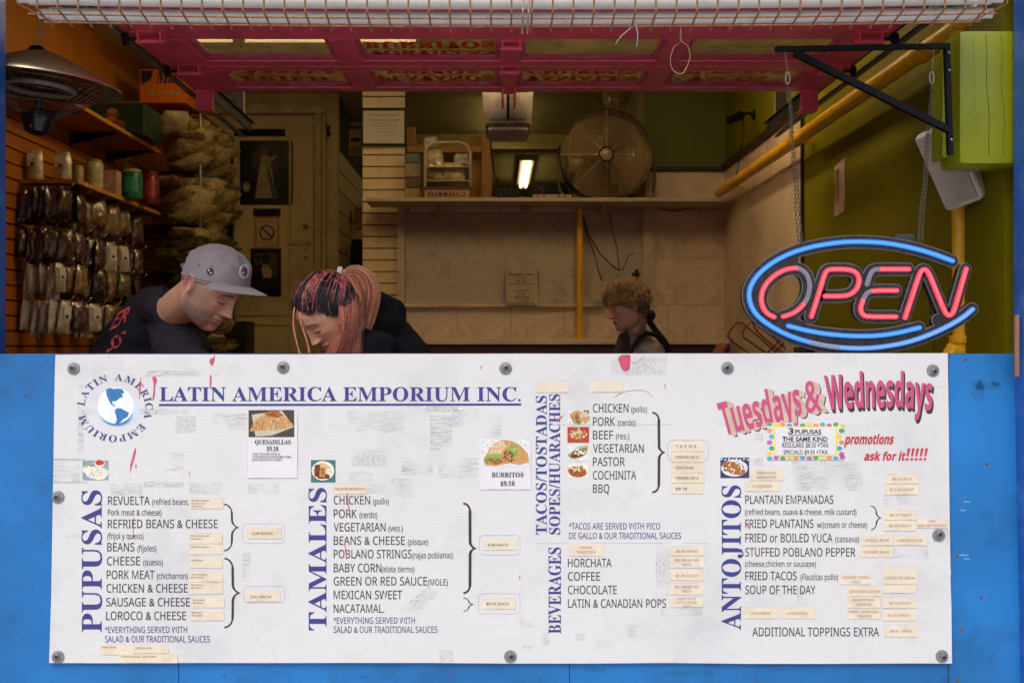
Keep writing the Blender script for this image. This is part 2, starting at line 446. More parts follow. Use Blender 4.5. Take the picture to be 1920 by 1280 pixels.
# screw marks and chips in the blue paint
sc_ = MB()
rr = random.Random(4)
for (px, py) in [(420, 1265), (1160, 1270), (498 + 922, 1257), (1419, 1277), (1600, 1281), (1805, 940), (1795, 1042), (1810, 675), (1803, 1180), (60, 720), (48, 742), (845, 1262), (1013, 1272), (30, 900), (60, 1100), (1850, 870), (1840, 1120), (1795, 1275)]:
    c0 = BP(px, py, -0.0115); r0 = rr.uniform(0.002, 0.0045)
    sc_.lathe([(0.0005, 0.0002), (r0, 0.0), (r0 * 1.2, 0.0006)], c0, 'y', 9)
for k_, (px, py, w, h, m_k) in enumerate([(1848, 722, 34, 9, 0), (1836, 735, 12, 20, 0), (1866, 712, 10, 16, 0), (1812, 940, 9, 1.6, 1), (1806, 956, 6, 1.4, 1), (1808, 1040, 12, 1.6, 1), (1812, 1047, 7, 1.4, 1), (1300, 1262, 60, 6, 0), (700, 1268, 44, 5, 0), (1115, 1254, 20, 5, 0)]):
    q_ = MB(); r_ = random.Random(k_ + 50); q_.poly([BP(px + w * (1 + r_.uniform(-.45, .3)) * math.cos(2 * PI * i / 16), py + h * (1 + r_.uniform(-.45, .3)) * math.sin(2 * PI * i / 16), -.0116) for i in range(16)])
    q_.build('worn_patch', mat('worn_blue_patch', hexc('1268a8'), .6, var=.2, scale=30) if m_k == 0 else mat('pale_scratch', hexc('6aa2d2'), .6), fw, fix=False)
sc_.build('screw_head', mat('pinkish_screw', hexc('6c4a44'), 0.6, 0.3), fw)

# ------------------------------------------------------------------ menu board
mb_mat = mat('corrugated_white_plastic', hexc('dadbde'), 0.42, var=0.025, scale=6, dirt=hexc('b4b6ba'), dirt_amt=0.55, dirt_scale=3.0)
nt = mb_mat.node_tree; N = nt.nodes; L = nt.links
tcn = [x for x in N if x.type == 'TEX_COORD'][0]
wv = N.new('ShaderNodeTexWave'); wv.wave_type = 'BANDS'; wv.bands_direction = 'Z'; wv.inputs['Scale'].default_value = 36; wv.inputs['Distortion'].default_value = 0.15
L.new(tcn.outputs['Object'], wv.inputs[0])
bpn = N.new('ShaderNodeBump'); bpn.inputs['Strength'].default_value = 0.12; bpn.inputs['Distance'].default_value = 0.001
L.new(wv.outputs['Fac'], bpn.inputs['Height']); L.new(bpn.outputs[0], N['Principled BSDF'].inputs['Normal'])
board = thing('menu_board', BP(940, 1240, 0), 'long white corrugated plastic menu board bolted across the blue counter front', 'menu board')
b = MB(); rr = random.Random(11)
top = [(104, 665)] + [(x, 664 - (x > 600) - 0.7 * (x > 1200) + rr.uniform(-.5, .5)) for x in range(200, 1760, 130)] + [(1777, 662)]
rgt = [(1779, 800), (1780, 930), (1782, 1060), (1783, 1075), (1782, 1081), (1784, 1140), (1785, 1243)]
bot = [(x, 1242.5 + (0.8 if x > 1300 else 0) - (0.8 if 500 < x < 900 else 0) + rr.uniform(-.6, .6)) for x in range(1700, 150, -150)] + [(92, 1242)]
lft = [(96, 1120), (99, 935), (100, 880), (101, 800), (103, 690)]
ol = top + rgt + bot + lft
b.prism([BP(x, y, 0) for x, y in ol], BP(900, 900, -0.007) - BP(900, 900, 0))
b.build('panel', mb_mat, board)

def BT(off): return lambda px, py: BP(px, py, off)
T1 = BT(0.0006); T2 = BT(0.0024)
LINES = [  # text, x0, x1, baseline, cap, group
 ('REVUELTA', 202.6, 281, 946, 15.5, 0), ('(refried beans,', 285, 354, 946, 11, 0), ('Pork meat & cheese)', 202, 303, 966, 11, 0),
 ('REFRIED BEANS & CHEESE', 202, 408, 989.4, 15.5, 0), ('(frijol y queso)', 201, 269, 1010, 11, 0), ('BEANS', 201, 252, 1033, 15.5, 0), ('(fijoles)', 257.5, 293, 1033, 11, 0),
 ('CHEESE', 200.5, 262.6, 1059, 15.5, 0), ('(queso)', 268.5, 305.6, 1059, 11, 0), ('PORK MEAT', 200, 289.6, 1084.7, 15.5, 0), ('(chicharron)', 294, 352, 1084.7, 11, 0),
 ('CHICKEN & CHEESE', 199.6, 351.7, 1110, 15.5, 0), ('SAUSAGE & CHEESE', 199, 356, 1136, 15.5, 0), ('LOROCO & CHEESE', 199, 348.7, 1161.6, 15.5, 0),
 ('*EVERYTHING SERVED WITH', 197, 351, 1185.6, 11.5, 1), ('SALAD & OUR TRADITIONAL SAUCES', 196.7, 393.8, 1203.4, 11.8, 1),
 ('CHICKEN', 625.6, 694, 945, 15.5, 0), ('(pollo)', 699.5, 729, 945, 11, 0), ('PORK', 625.6, 669, 970.4, 15.5, 0), ('(cerdo)', 674, 707.6, 970.4, 11, 0),
 ('VEGETARIAN', 625.6, 723, 995.6, 15.5, 0), ('(veg.)', 728, 755.7, 995.6, 11, 0), ('BEANS & CHEESE', 625.6, 759, 1020.8, 15.5, 0), ('(pisque)', 764.6, 803, 1020.8, 11, 0),
 ('POBLANO STRINGS', 625.6, 772, 1046, 15.5, 0), ('(rajas poblanas)', 773, 850, 1046, 11, 0), ('BABY CORN', 625.6, 715, 1072, 15.5, 0), ('(elote tierno)', 716, 777, 1072, 11, 0),
 ('GREEN OR RED SAUCE', 625.6, 800.8, 1096.8, 15.5, 0), ('(MOLE)', 802, 839.7, 1096.8, 11.5, 0), ('MEXICAN SWEET', 625.6, 754, 1122.4, 15.5, 0), ('NACATAMAL.', 625.6, 720.6, 1148, 15.5, 0),
 ('*EVERYTHING SERVED WITH', 625.6, 778, 1168.4, 11.5, 1), ('SALAD & OUR TRADITIONAL SAUCES', 625.6, 820, 1185.6, 11.8, 1),
 ('CHICKEN', 1111.7, 1178.5, 772.7, 15.5, 0), ('(pollo)', 1183.4, 1213, 772.7, 11, 0), ('PORK', 1111.7, 1153, 797.8, 15.5, 0), ('(cerdo)', 1158.6, 1192, 797.8, 11, 0),
 ('BEEF', 1111.7, 1149.7, 822.9, 15.5, 0), ('(res.)', 1154.8, 1179.7, 822.9, 11, 0), ('VEGETARIAN', 1111.7, 1207, 848, 15.5, 0), ('PASTOR', 1111.7, 1171.5, 873, 15.5, 0),
 ('COCHINITA', 1111.7, 1193, 898.3, 15.5, 0), ('BBQ', 1111.7, 1142.6, 923.4, 15.5, 0),
 ('*TACOS ARE SERVED WITH PICO', 1067, 1237.7, 991.8, 11.5, 1), ('DE GALLO & OUR TRADITIONAL SAUCES', 1067, 1277, 1009.6, 11.5, 1),
 ('HORCHATA', 1065, 1146.8, 1062.5, 15.5, 0), ('COFFEE', 1065, 1125.3, 1087.7, 15.5, 0), ('CHOCOLATE', 1065, 1156.4, 1113, 15.5, 0), ('LATIN & CANADIAN POPS', 1065, 1248.9, 1138.5, 15.5, 0),
 ('PLANTAIN EMPANADAS', 1397.5, 1562.6, 944, 15.5, 0), ('(refried beans, guava & cheese, milk custard)', 1397, 1606, 964.7, 10.5, 0),
 ('FRIED PLANTAINS', 1397.5, 1525.5, 989, 15.5, 0), ('w/(cream or cheese)', 1531.7, 1626, 989, 11, 0), ('FRIED or BOILED YUCA', 1397.5, 1561, 1015.8, 15.5, 0), ('(cassava)', 1566, 1611, 1015.8, 11, 0),
 ('STUFFED POBLANO PEPPER', 1397.5, 1603.8, 1042.5, 15.5, 0), ('(cheese,chicken or sausage)', 1397, 1530, 1061.8, 10.5, 0),
 ('FRIED TACOS', 1397.5, 1494, 1086.8, 15.5, 0), ('(Flautitas pollo)', 1500.8, 1571.5, 1086.8, 11, 0), ('SOUP OF THE DAY', 1397.5, 1529, 1113, 15.5, 0),
 ('ADDITIONAL TOPPINGS EXTRA', 1410.6, 1648.4, 1192, 16, 0)]
prev = None; acc = None; cur = 0
def flush():
    global acc
    if acc: acc.build('menu_line', [m_print_dark, m_print_navy][cur], board, fix=False)
    acc = None
for (s, x0, x1, base, cap, g_) in LINES:
    if s.startswith('(') or s.startswith('w/'):
        pass
    else:
        flush()
    if acc is None: acc = MB()
    if s == 'Pork meat & cheese)': pass
    cur = g_
    text(acc, s, x0, x1, base, cap, T1, 'sans', 0.0)
flush()
# headings
def heading(s, *a, **k):
    m_ = MB(); text(m_, s, *a, **k); return m_.build('heading', m_print_blue, board, fix=False)
h = MB(); text(h, 'LATIN AMERICA EMPORIUM INC.', 299, 976.5, 751.7, 26, T1, 'serif', 0.004)
h.poly([T1(298, 757), T1(977, 756), T1(977, 760), T1(298, 761)]); h.build('title', m_print_blue, board, fix=False)
heading('PUPUSAS', 1184.5, 918.5, 190.5, 37, T1, 'serif', rot=1)
heading('TAMALES', 1181, 914, 612, 33, T1, 'serif', rot=1)
heading('TACOS/TOSTADAS', 1001.5, 741.5, 1025, 20, T1, 'serif', rot=1)
heading('SOPES/HUARACHES', 1001.5, 738.5, 1050, 20, T1, 'serif', rot=1)
heading('BEVERAGES', 1187, 1025.5, 1051.7, 23, T1, 'serif', rot=1)
heading('ANTOJITOS', 1180, 909.5, 1389, 35.5, T1, 'serif', rot=1)
# braces
for (x0, x1, y0, y1) in [(420, 448, 943, 1033.6), (420.5, 450.5, 1044, 1177.6), (868.8, 892.5, 940.7, 1113.8), (868.8, 888, 1119, 1146), (1223, 1246.7, 770.6, 925), (1633, 1652.5, 947, 994)]:
    m_ = MB(); w = 1.8 + 0.021 * (y1 - y0)
    xm = x0 + (x1 - x0) * 0.52; ym = (y0 + y1) / 2; rY = min((x1 - x0) * 0.6, (y1 - y0) * .25)
    cl = [(x0, y0 + w / 2)]
    for i in range(1, 7):
        a = PI / 2 * i / 6; cl.append((x0 + (xm - x0) * math.sin(a), y0 + w / 2 + rY * (1 - math.cos(a))))
    for i in range(1, 7):
        a = PI / 2 * i / 6; cl.append((xm + (x1 - xm) * (1 - math.cos(a)), ym - rY * (1 - math.sin(a))))
    cl += [(x, 2 * ym - y) for x, y in cl[-2::-1]]
    vs = []; nC = len(cl)
    for i, (x, y) in enumerate(cl):
        xa, ya = cl[max(0, i - 1)]; xb, yb = cl[min(nC - 1, i + 1)]
        dx, dy = xb - xa, yb - ya; l_ = math.hypot(dx, dy); ww = w * (0.5 if 5 < i < nC - 6 and abs(y - ym) > rY * .4 else 0.34)
        if abs(i - nC // 2) < 2: ww = w * 0.28
        vs += [T1(x - dy / l_ * ww, y + dx / l_ * ww), T1(x + dy / l_ * ww, y - dx / l_ * ww)]
    m_.add(vs, [(2 * i, 2 * i + 1, 2 * i + 3, 2 * i + 2) for i in range(nC - 1)])
    m_.build('brace', m_print_dark, board, fix=False)
# round logo
cxl, cyl = 215.5, 764.5
lg = MB(); word = 'LATIN AMERICA EMPORIUM'
wd_ = {'I': 0.42, ' ': 0.42, 'M': 1.0, 'A': 0.78, 'L': 0.68, 'T': 0.72, 'N': 0.78, 'E': 0.7, 'R': 0.74, 'C': 0.74, 'P': 0.66, 'O': 0.8, 'U': 0.78}
tot = sum(wd_[c] for c in word); ang0 = math.radians(177); span = math.radians(345); acc_ = 0
for ch in word:
    a = ang0 - span * (acc_ + wd_[ch] / 2) / tot; acc_ += wd_[ch]
    if ch == ' ': continue
    half = wd_[ch] * 0.86 / 2 * 14.5
    def mp_(u, w, a=a, half=half):
        cr, sr = math.cos(a), math.sin(a)
        R0 = 57 + w * 14; t_ = (u - 0.5) * 2 * half * 1.55
        return (cxl + cr * R0 * 1.0 + sr * t_, cyl - (sr * R0 - cr * t_) * 0.9)
    text(lg, ch, 0, 1, 0, 1, T1, 'serif', -0.012, warp=mp_)
lg.build('logo_lettering', m_print_navy, board, fix=False)
gl = MB(); gx, gy = 218, 763
def disc(m_, x, y, rx, ry, off, n=28, k=None, a0=0, a1=2 * PI):
    m_.poly([BP(x + rx * math.cos(a0 + (a1 - a0) * i / n), y + ry * math.sin(a0 + (a1 - a0) * i / n), off) for i in range(n if a1 - a0 > 6 else n + 1)], k)
disc(gl, 222, 771, 40, 29, 0.0004, k=0); disc(gl, 219, 778, 30, 21, 0.0006, k=1); disc(gl, 219, 782, 24, 15, 0.0007, k=3)
disc(gl, 217, 760, 34, 34, 0.0008, k=2)
NA = [(199, 730), (206, 727), (212, 729), (220, 728), (229, 729), (233, 735), (228, 739), (231, 743), (224, 746), (219, 751), (214, 752), (210, 752), (212, 758), (217, 760), (214, 762), (207, 757), (203, 748), (200, 741), (199, 735)]
SA = [(219, 765), (226, 765), (234, 769), (242, 774), (239, 781), (232, 785), (226, 791), (219, 797), (216, 795), (219, 786), (217, 777), (215, 770)]
for pl_ in (NA, SA): gl.poly([BP(x, y, 0.0011) for x, y in pl_], 3)
gl.build('logo_globe', [mat('pale_blue_print', hexc('c6dcec'), .5), mat('sky_blue_print', hexc('7fb2d8'), .5), mat('globe_white', hexc('eef3f7'), .5, var=.06, scale=30), mat('continent_blue', hexc('2f78b4'), .5, var=.15, scale=40)], board, fix=False)

# Tuesdays & Wednesdays word art
def lerp_tab(tab, x):
    for (xa, a), (xb, b_) in zip(tab[:-1], tab[1:]):
        if x <= xb: t_ = max(0, (x - xa) / (xb - xa)); return a + (b_ - a) * t_
    return tab[-1][1]
BASE = [(1342, 820), (1400, 805), (1450, 793), (1495, 779), (1540, 769), (1600, 764), (1680, 762), (1751, 769)]
HGT = [(1342, 57), (1500, 60), (1552, 62), (1700, 62), (1751, 62)]
LEAN = [(1342, -17), (1500, -9), (1560, -8), (1620, -2), (1751, 3)]
m_wpink = mat('pink_print', hexc('c4517c'), .5, var=.04); m_wshade = mat('dark_maroon_print', hexc('3c3036'), .5); m_wcream = mat('cream_shade_print', hexc('cdb5a6'), .5, var=.12, scale=30)
wa = MB()
def wart(word, x0, x1, dx, dy, off, k, offw=0.012):
    def wp_(u, w):
        x = x0 + u * (x1 - x0); y = lerp_tab(BASE, x) - w * lerp_tab(HGT, x)
        return (x + lerp_tab(LEAN, x) * w + dx, y + dy)
    text(wa, word, 0, 1, 0, 1, BT(off), 'bold', offw, warp=wp_, k=k)
for word, x0, x1, ex, ey in [('Tuesdays', 1360, 1505, 12, 3), ('&', 1512, 1542, 13, 3), ('Wednesdays', 1553, 1747, 3, 5)]:
    n_ = 7
    for i in range(n_, 0, -1):
        cream = word != 'Wednesdays'
        wart(word, x0, x1, ex * i / n_, ey * i / n_ + (i == n_) * 1.5, 0.0006 + 0.00003 * (n_ - i), 1 if (i >= n_ or not cream) else 2)
    wart(word, x0, x1, 0, 0, 0.001, 0)
wa.build('promotion_heading', [m_wpink, m_wshade, m_wcream], board, fix=False)
pm = MB(); m_red = mat('red_print', hexc('c23c40'), .5)
text(pm, 'promotions', 1584, 1674, 832, 17, T1, 'bold', 0.03, shear=0.22)
text(pm, 'ask for it', 1619.5, 1696, 862.6, 15, T1, 'bold', 0.03, shear=0.22)
for i in range(5):
    x = 1697.5 + i * 8.3
    pm.poly([T1(x + 2.2, 855), T1(x + 6.0, 855), T1(x + 9.5, 840), T1(x + 4.5, 840)]); pm.poly([T1(x + .6, 862.6), T1(x + 5.6, 862.6), T1(x + 6.6, 858.2), T1(x + 1.7, 858.2)])
pm.build('promotion_note', m_red, board, fix=False)

# paper notices
m_paper = mat('white_paper', hexc('e0e0e6'), 0.55, var=0.03, scale=12, bump=0.2, bscale=20)
m_ink = mat('black_ink', (0.02, 0.02, 0.02), 0.6)
def paper(x0, y0, x1, y1, name='paper_notice', m=None, thick=0.0016, jag=0.6):
    m_ = MB(); r_ = random.Random(int(x0 * y0))
    nx = max(2, int((x1 - x0) / 12)); ny = max(2, int((y1 - y0) / 12)); vs = []
    for j in range(ny + 1):
        for i in range(nx + 1):
            x = x0 + (x1 - x0) * i / nx; y = y0 + (y1 - y0) * j / ny
            e = (i in (0, nx)) or (j in (0, ny))
            vs.append(BP(x + (r_.uniform(-jag, jag) if e else 0), y + (r_.uniform(-jag, jag) if e else 0), thick + (r_.uniform(0, .0006) if not e else (0.001 if (j == ny and i in (0, nx)) else 0))))
    W = nx + 1
    m_.add(vs, [(j * W + i, (j + 1) * W + i, (j + 1) * W + i + 1, j * W + i + 1) for j in range(ny) for i in range(nx)])
    e = [BP(x0, y0, 0.0003), BP(x0, y1, 0.0003), BP(x1, y1, 0.0003), BP(x1, y0, 0.0003)]
    m_.add([vs[0], vs[ny * W], vs[-1], vs[nx]] + e, [(0, 4, 5, 1), (1, 5, 6, 2), (2, 6, 7, 3), (3, 7, 4, 0), (7, 6, 5, 4)])
    return m_.build(name, m or m_paper, board, smooth=False, fix=False)
def ell(m_, x, y, rx, ry, off, k, n=16, rot=0, seed=None, jag=0.0):
    r_ = random.Random(seed if seed is not None else int(x * 31 + y * 7)); pts = []
    for i in range(n):
        a = 2 * PI * i / n; q = 1 + r_.uniform(-jag, jag); c_, s_ = math.cos(a) * rx * q, math.sin(a) * ry * q
        pts.append(BP(x + c_ * math.cos(rot) - s_ * math.sin(rot), y + c_ * math.sin(rot) + s_ * math.cos(rot), off))
    m_.poly(pts, k)
def rectp(m_, x0, y0, x1, y1, off, k): m_.poly([BP(x0, y0, off), BP(x0, y1, off), BP(x1, y1, off), BP(x1, y0, off)], k)
FOOD = [mat('food_' + n_, hexc(c_), 0.35, var=0.3, scale=260) for n_, c_ in [('slate', '4a443f'), ('parchment', 'c9bfa8'), ('tortilla', 'c99a62'), ('meat', '6e3b28'), ('lettuce', '8fae52'), ('tomato', 'c0402c'), ('cheese', 'ead9a8'), ('plate', 'dfe3e4'), ('steel_blue', '8ea3ad'), ('teal', '3f7c7c'), ('masa', 'd9bd92'), ('cream', 'f0eadb'), ('navy', '34406e'), ('crust', 'b0682f')]]
SL, PA, TO, ME, LE, TM, CH, PLT, SB, TE, MA, CR, NV, CU = range(14)
def photo(parent_px, draw, parent=None):
    x0, y0, x1, y1 = parent_px; m_ = MB(); draw(m_, x0, y0, x1, y1); return m_.build('food_photo', FOOD, parent or board, fix=False)
def crumbs(m_, x, y, rx, ry, off, cols, n, seed, s=1.6):
    r_ = random.Random(seed)
    for i in range(n):
        a = r_.uniform(0, 2 * PI); q = math.sqrt(r_.random())
        ell(m_, x + rx * q * math.cos(a), y + ry * q * math.sin(a), r_.uniform(.5, 1) * s * 1.4, r_.uniform(.4, 1) * s, off + 0.00002 * i, r_.choice(cols), 6, r_.uniform(0, 3), jag=.3)
# quesadillas
qn = paper(464, 768, 557.5, 895.5)
def dq(m_, x0, y0, x1, y1):
    o = 0.0026; rectp(m_, x0, y0, x1, y1, o, SL)
    m_.poly([BP(x, y, o + .0002) for x, y in [(472, 777), (528, 769), (551, 800), (510, 816), (479, 818)]], PA)
    for pts, c_ in [([(468, 808), (478, 788), (494, 778), (501, 776), (500, 807)], TO), ([(500, 779), (512, 772), (520, 782), (508, 808), (501, 800)], TO), ([(512, 806), (521, 783), (532, 780), (550, 795), (536, 803)], TO), ([(495, 776), (505, 770), (522, 770), (532, 779), (520, 783), (502, 779)], CU)]:
        m_.poly([BP(x, y, o + .0004) for x, y in pts], c_)
    crumbs(m_, 486, 796, 13, 9, o + .0006, [ME, CU, CU, MA], 26, 1, 1.3); crumbs(m_, 516, 790, 9, 10, o + .0006, [ME, TM, LE, CH, CH], 30, 2, 1.3); crumbs(m_, 534, 795, 10, 5, o + .0006, [TM, LE, CU, CH], 20, 3, 1.2)
photo((466, 768.5, 551.5, 819), dq, qn)
t_ = MB(); T3 = BT(0.0032)
text(t_, 'QUESADILLAS', 478, 545, 832.4, 8.2, T3, 'serif'); text(t_, '$9.18', 500, 522, 845, 8.2, T3, 'serif')
for s, x1, y in [('-WHEAT OR CORN TORTILLA', 525, 852.7), ('-CHEESE/BEANS,CHICKEN,BEEF, PORK', 546, 858.1), ('-(WITH OR WITHOUT CHEESE )', 529, 863.6)]:
    text(t_, s, 472, x1, y, 3.6, T3, 'sans')
t_.build('lettering', m_ink, qn, fix=False)
bn = paper(899.5, 822.8, 995.5, 916.5)
def db(m_, x0, y0, x1, y1):
    o = 0.0026; rectp(m_, x0, y0, x1, y1, o, PLT)
    m_.poly([BP(x, y, o + .0002) for x, y in [(906, 862), (918, 840), (926, 831), (944, 824), (958, 826), (972, 832), (990, 850), (992, 866), (975, 871), (955, 868), (930, 873), (910, 872)]], TO)
    m_.poly([BP(x, y, o + .0003) for x, y in [(925, 832), (944, 826), (950, 835), (940, 850), (915, 851)]], MA)
    ell(m_, 962, 845, 8, 12, o + .0004, LE, 14, -.5, jag=.15); ell(m_, 924, 858, 16, 7, o + .0004, LE, 14, -.3, jag=.15)
    crumbs(m_, 954, 855, 12, 11, o + .0005, [ME, ME, ME, TM], 44, 5, 1.6); crumbs(m_, 926, 864, 17, 6, o + .0005, [ME, ME, TM, LE, CU], 50, 6, 1.5); crumbs(m_, 964, 840, 6, 8, o + .0008, [LE, LE, CH], 14, 7, 1.5)
photo((903.7, 823.8, 993, 874), db, bn)
t_ = MB(); text(t_, 'BURRITOS', 922, 981.4, 893.9, 8.6, T3, 'serif'); text(t_, '$9.18', 938.4, 965, 910, 8.2, T3, 'serif'); t_.build('lettering', m_ink, bn, fix=False)
# promo card
pc = paper(1438.5, 792, 1582.5, 861.5)
m_ = MB(); o = 0.0026; dots = MB(); pal = [mat('dot_' + n_, hexc(c_), .5) for n_, c_ in [('green', '4fae5a'), ('pink', 'c768b0'), ('blue', '4fb0d8'), ('orange', 'ee9a5c'), ('yellow', 'f0d24e')]]
pos = []
for i in range(12):
    pos.append((1443 + i * 12.4, 795.0 + (i % 2) * 1.8)); pos.append((1443 + i * 12.4, 858.8 - (i % 2) * 2))
for i in range(5):
    pos += [(1443 + (i % 2) * 4, 807 + i * 11), (1578 - (i % 2) * 4, 807 + i * 11)]
for i, (x, y) in enumerate(pos): ell(dots, x, y, 5.2, 3.4 if y < 797 or y > 857 else 4.3, o, i * 7 % 5, 12)
dots.build('dot', pal, pc, fix=False)
m_ = MB(); m_.k = 0; rectp(m_, 1451.5, 799, 1569.5, 854.5, 0.0029, 0); rectp(m_, 1453.8, 800.8, 1567, 852.8, 0.0031, 1); m_.build('card_centre', [mat('card_yellow', hexc('f2d95a'), .5), m_paper], pc, fix=False)
t_ = MB(); T4 = BT(0.0035)
text(t_, '3', 1478, 1488, 813, 11, T4, 'bold', .02); text(t_, 'PUPUSAS', 1491, 1540, 813, 8, T4, 'bold', .02); text(t_, 'THE SAME KIND', 1467, 1552, 827, 8.6, T4, 'bold', .02)
text(t_, 'REGULARS: $8.50 +TAX', 1466.5, 1554, 838.8, 8, T4, 'plain', .008); text(t_, 'SPECIALS: $9.50 +TAX', 1469, 1552.5, 851, 7.6, T4, 'plain', .008)
rectp(t_, 1478, 814.8, 1541, 815.8, 0.0035, 0); rectp(t_, 1467, 828.8, 1552, 829.6, 0.0035, 0)
t_.build('lettering', m_ink, pc, fix=False)
# small food pictures
def d1(m_, x0, y0, x1, y1):
    o = .0008; rectp(m_, x0, y0, x1, y1, o, SB); ell(m_, 182, 886, 22, 12, o + .0002, PLT, 20); ell(m_, 186.5, 868, 10, 7, o + .0003, CR, 16); ell(m_, 186.5, 867, 8.5, 5, o + .0004, TM, 14, jag=.08)
    ell(m_, 168, 882, 13, 8, o + .0004, CR, 16, .2, jag=.04); ell(m_, 188, 892, 13, 7, o + .0005, CR, 16, -.15, jag=.04); crumbs(m_, 180, 886, 17, 9, o + .0007, [CR, MA, TM, MA, CH], 30, 9, 1.2); crumbs(m_, 163, 873, 6, 4, o + .0007, [LE, CH, CR], 12, 10, 1.2)
photo((155, 863, 203, 899.5), d1)
def d2(m_, x0, y0, x1, y1):
    o = .0008; rectp(m_, x0, y0, x1, y1, o, TE); ell(m_, 605.5, 882, 22.5, 19.5, o + .0002, SL, 24); ell(m_, 605.5, 882, 21.3, 18.3, o + .0003, CR, 24); ell(m_, 604, 883, 18, 15, o + .0004, MA, 20)
    rectp(m_, 590, 871, 600, 893, o + .0005, ME); rectp(m_, 596, 888, 618, 897, o + .0005, ME); m_.poly([BP(x, y, o + .0006) for x, y in [(600, 874), (611, 876), (609, 894), (599, 893)]], TO)
    rectp(m_, 601.5, 877, 608.5, 891, o + .0007, CU); ell(m_, 618, 884, 6, 6, o + .0007, CR, 12); crumbs(m_, 618, 884, 4, 4, o + .0008, [LE, CH], 8, 12, 1.2)
photo((583, 862, 629, 904), d2)
def d3(m_, x0, y0, x1, y1):
    o = .0008; rectp(m_, x0, y0, x1, y1, o, PLT); rectp(m_, 1094, y0, x1, 776, o + .0001, TE); ell(m_, 1083, 782, 15, 12, o + .0002, TO, 14, .4, jag=.1); crumbs(m_, 1083, 784, 12, 8, o + .0003, [LE, ME, ME, NV], 34, 13, 1.6); ell(m_, 1094, 777, 9, 4, o + .0012, MA, 10, -.5); ell(m_, 1100, 786, 4, 8, o + .0012, TO, 10, .6)
photo((1065, 769, 1104.5, 795), d3)
def d4(m_, x0, y0, x1, y1):
    o = .0008; rectp(m_, x0, y0, x1, y1, o, TM); ell(m_, 1084, 815, 17, 10, o + .0002, CU, 14, jag=.1); crumbs(m_, 1084, 813, 16, 9, o + .0003, [CR, CH, CR, LE, MA], 60, 14, 1.6); crumbs(m_, 1082, 803, 6, 2, o + .0016, [LE], 8, 15, 1.6)
photo((1064, 800, 1104.6, 829.5), d4)
def d5(m_, x0, y0, x1, y1):
    o = .0008; rectp(m_, x0, y0, x1, y1, o, SB if 0 else PLT); ell(m_, 1085, 848, 20, 11, o + .0002, PA, 14, -.45); ell(m_, 1085, 849, 17, 8, o + .0003, ME, 14, -.4, jag=.06); crumbs(m_, 1085, 846.5, 14, 5.5, o + .0004, [CR, CR, CH], 44, 16, 1.7); ell(m_, 1068, 853, 3, 4, o + .0006, LE, 8); ell(m_, 1100, 838, 3, 3, o + .0006, LE, 8)
photo((1064, 833.7, 1105.6, 863.4), d5)
def d6(m_, x0, y0, x1, y1):
    o = .0008; rectp(m_, x0, y0, x1, y1, o, CR); ell(m_, 1083, 884, 18, 10, o + .0002, CU, 16, .15, jag=.05); crumbs(m_, 1083, 885, 16, 8, o + .0003, [TM, TM, ME, CU], 44, 17, 1.6); crumbs(m_, 1083, 878, 14, 5, o + .0014, [CR, CH, LE], 34, 18, 1.6)
photo((1065, 868.6, 1102.5, 895), d6)
def d7(m_, x0, y0, x1, y1):
    o = .0008; rectp(m_, x0, y0, x1, y1, o, NV); ell(m_, 1377, 877, 25, 16, o + .0002, PLT, 20); ell(m_, 1376, 878, 22, 11, o + .0003, CU, 16, .35, jag=.12); crumbs(m_, 1377, 877, 20, 10, o + .0004, [CU, CR, ME, CR, TO], 70, 19, 1.9)
    for i in range(8): ell(m_, 1353 + i * 7, 860 + (i % 2) * 1.5, 2, 1.8, o + .0001, PLT, 8)
photo((1350.7, 857.5, 1404.6, 895.7), d7)

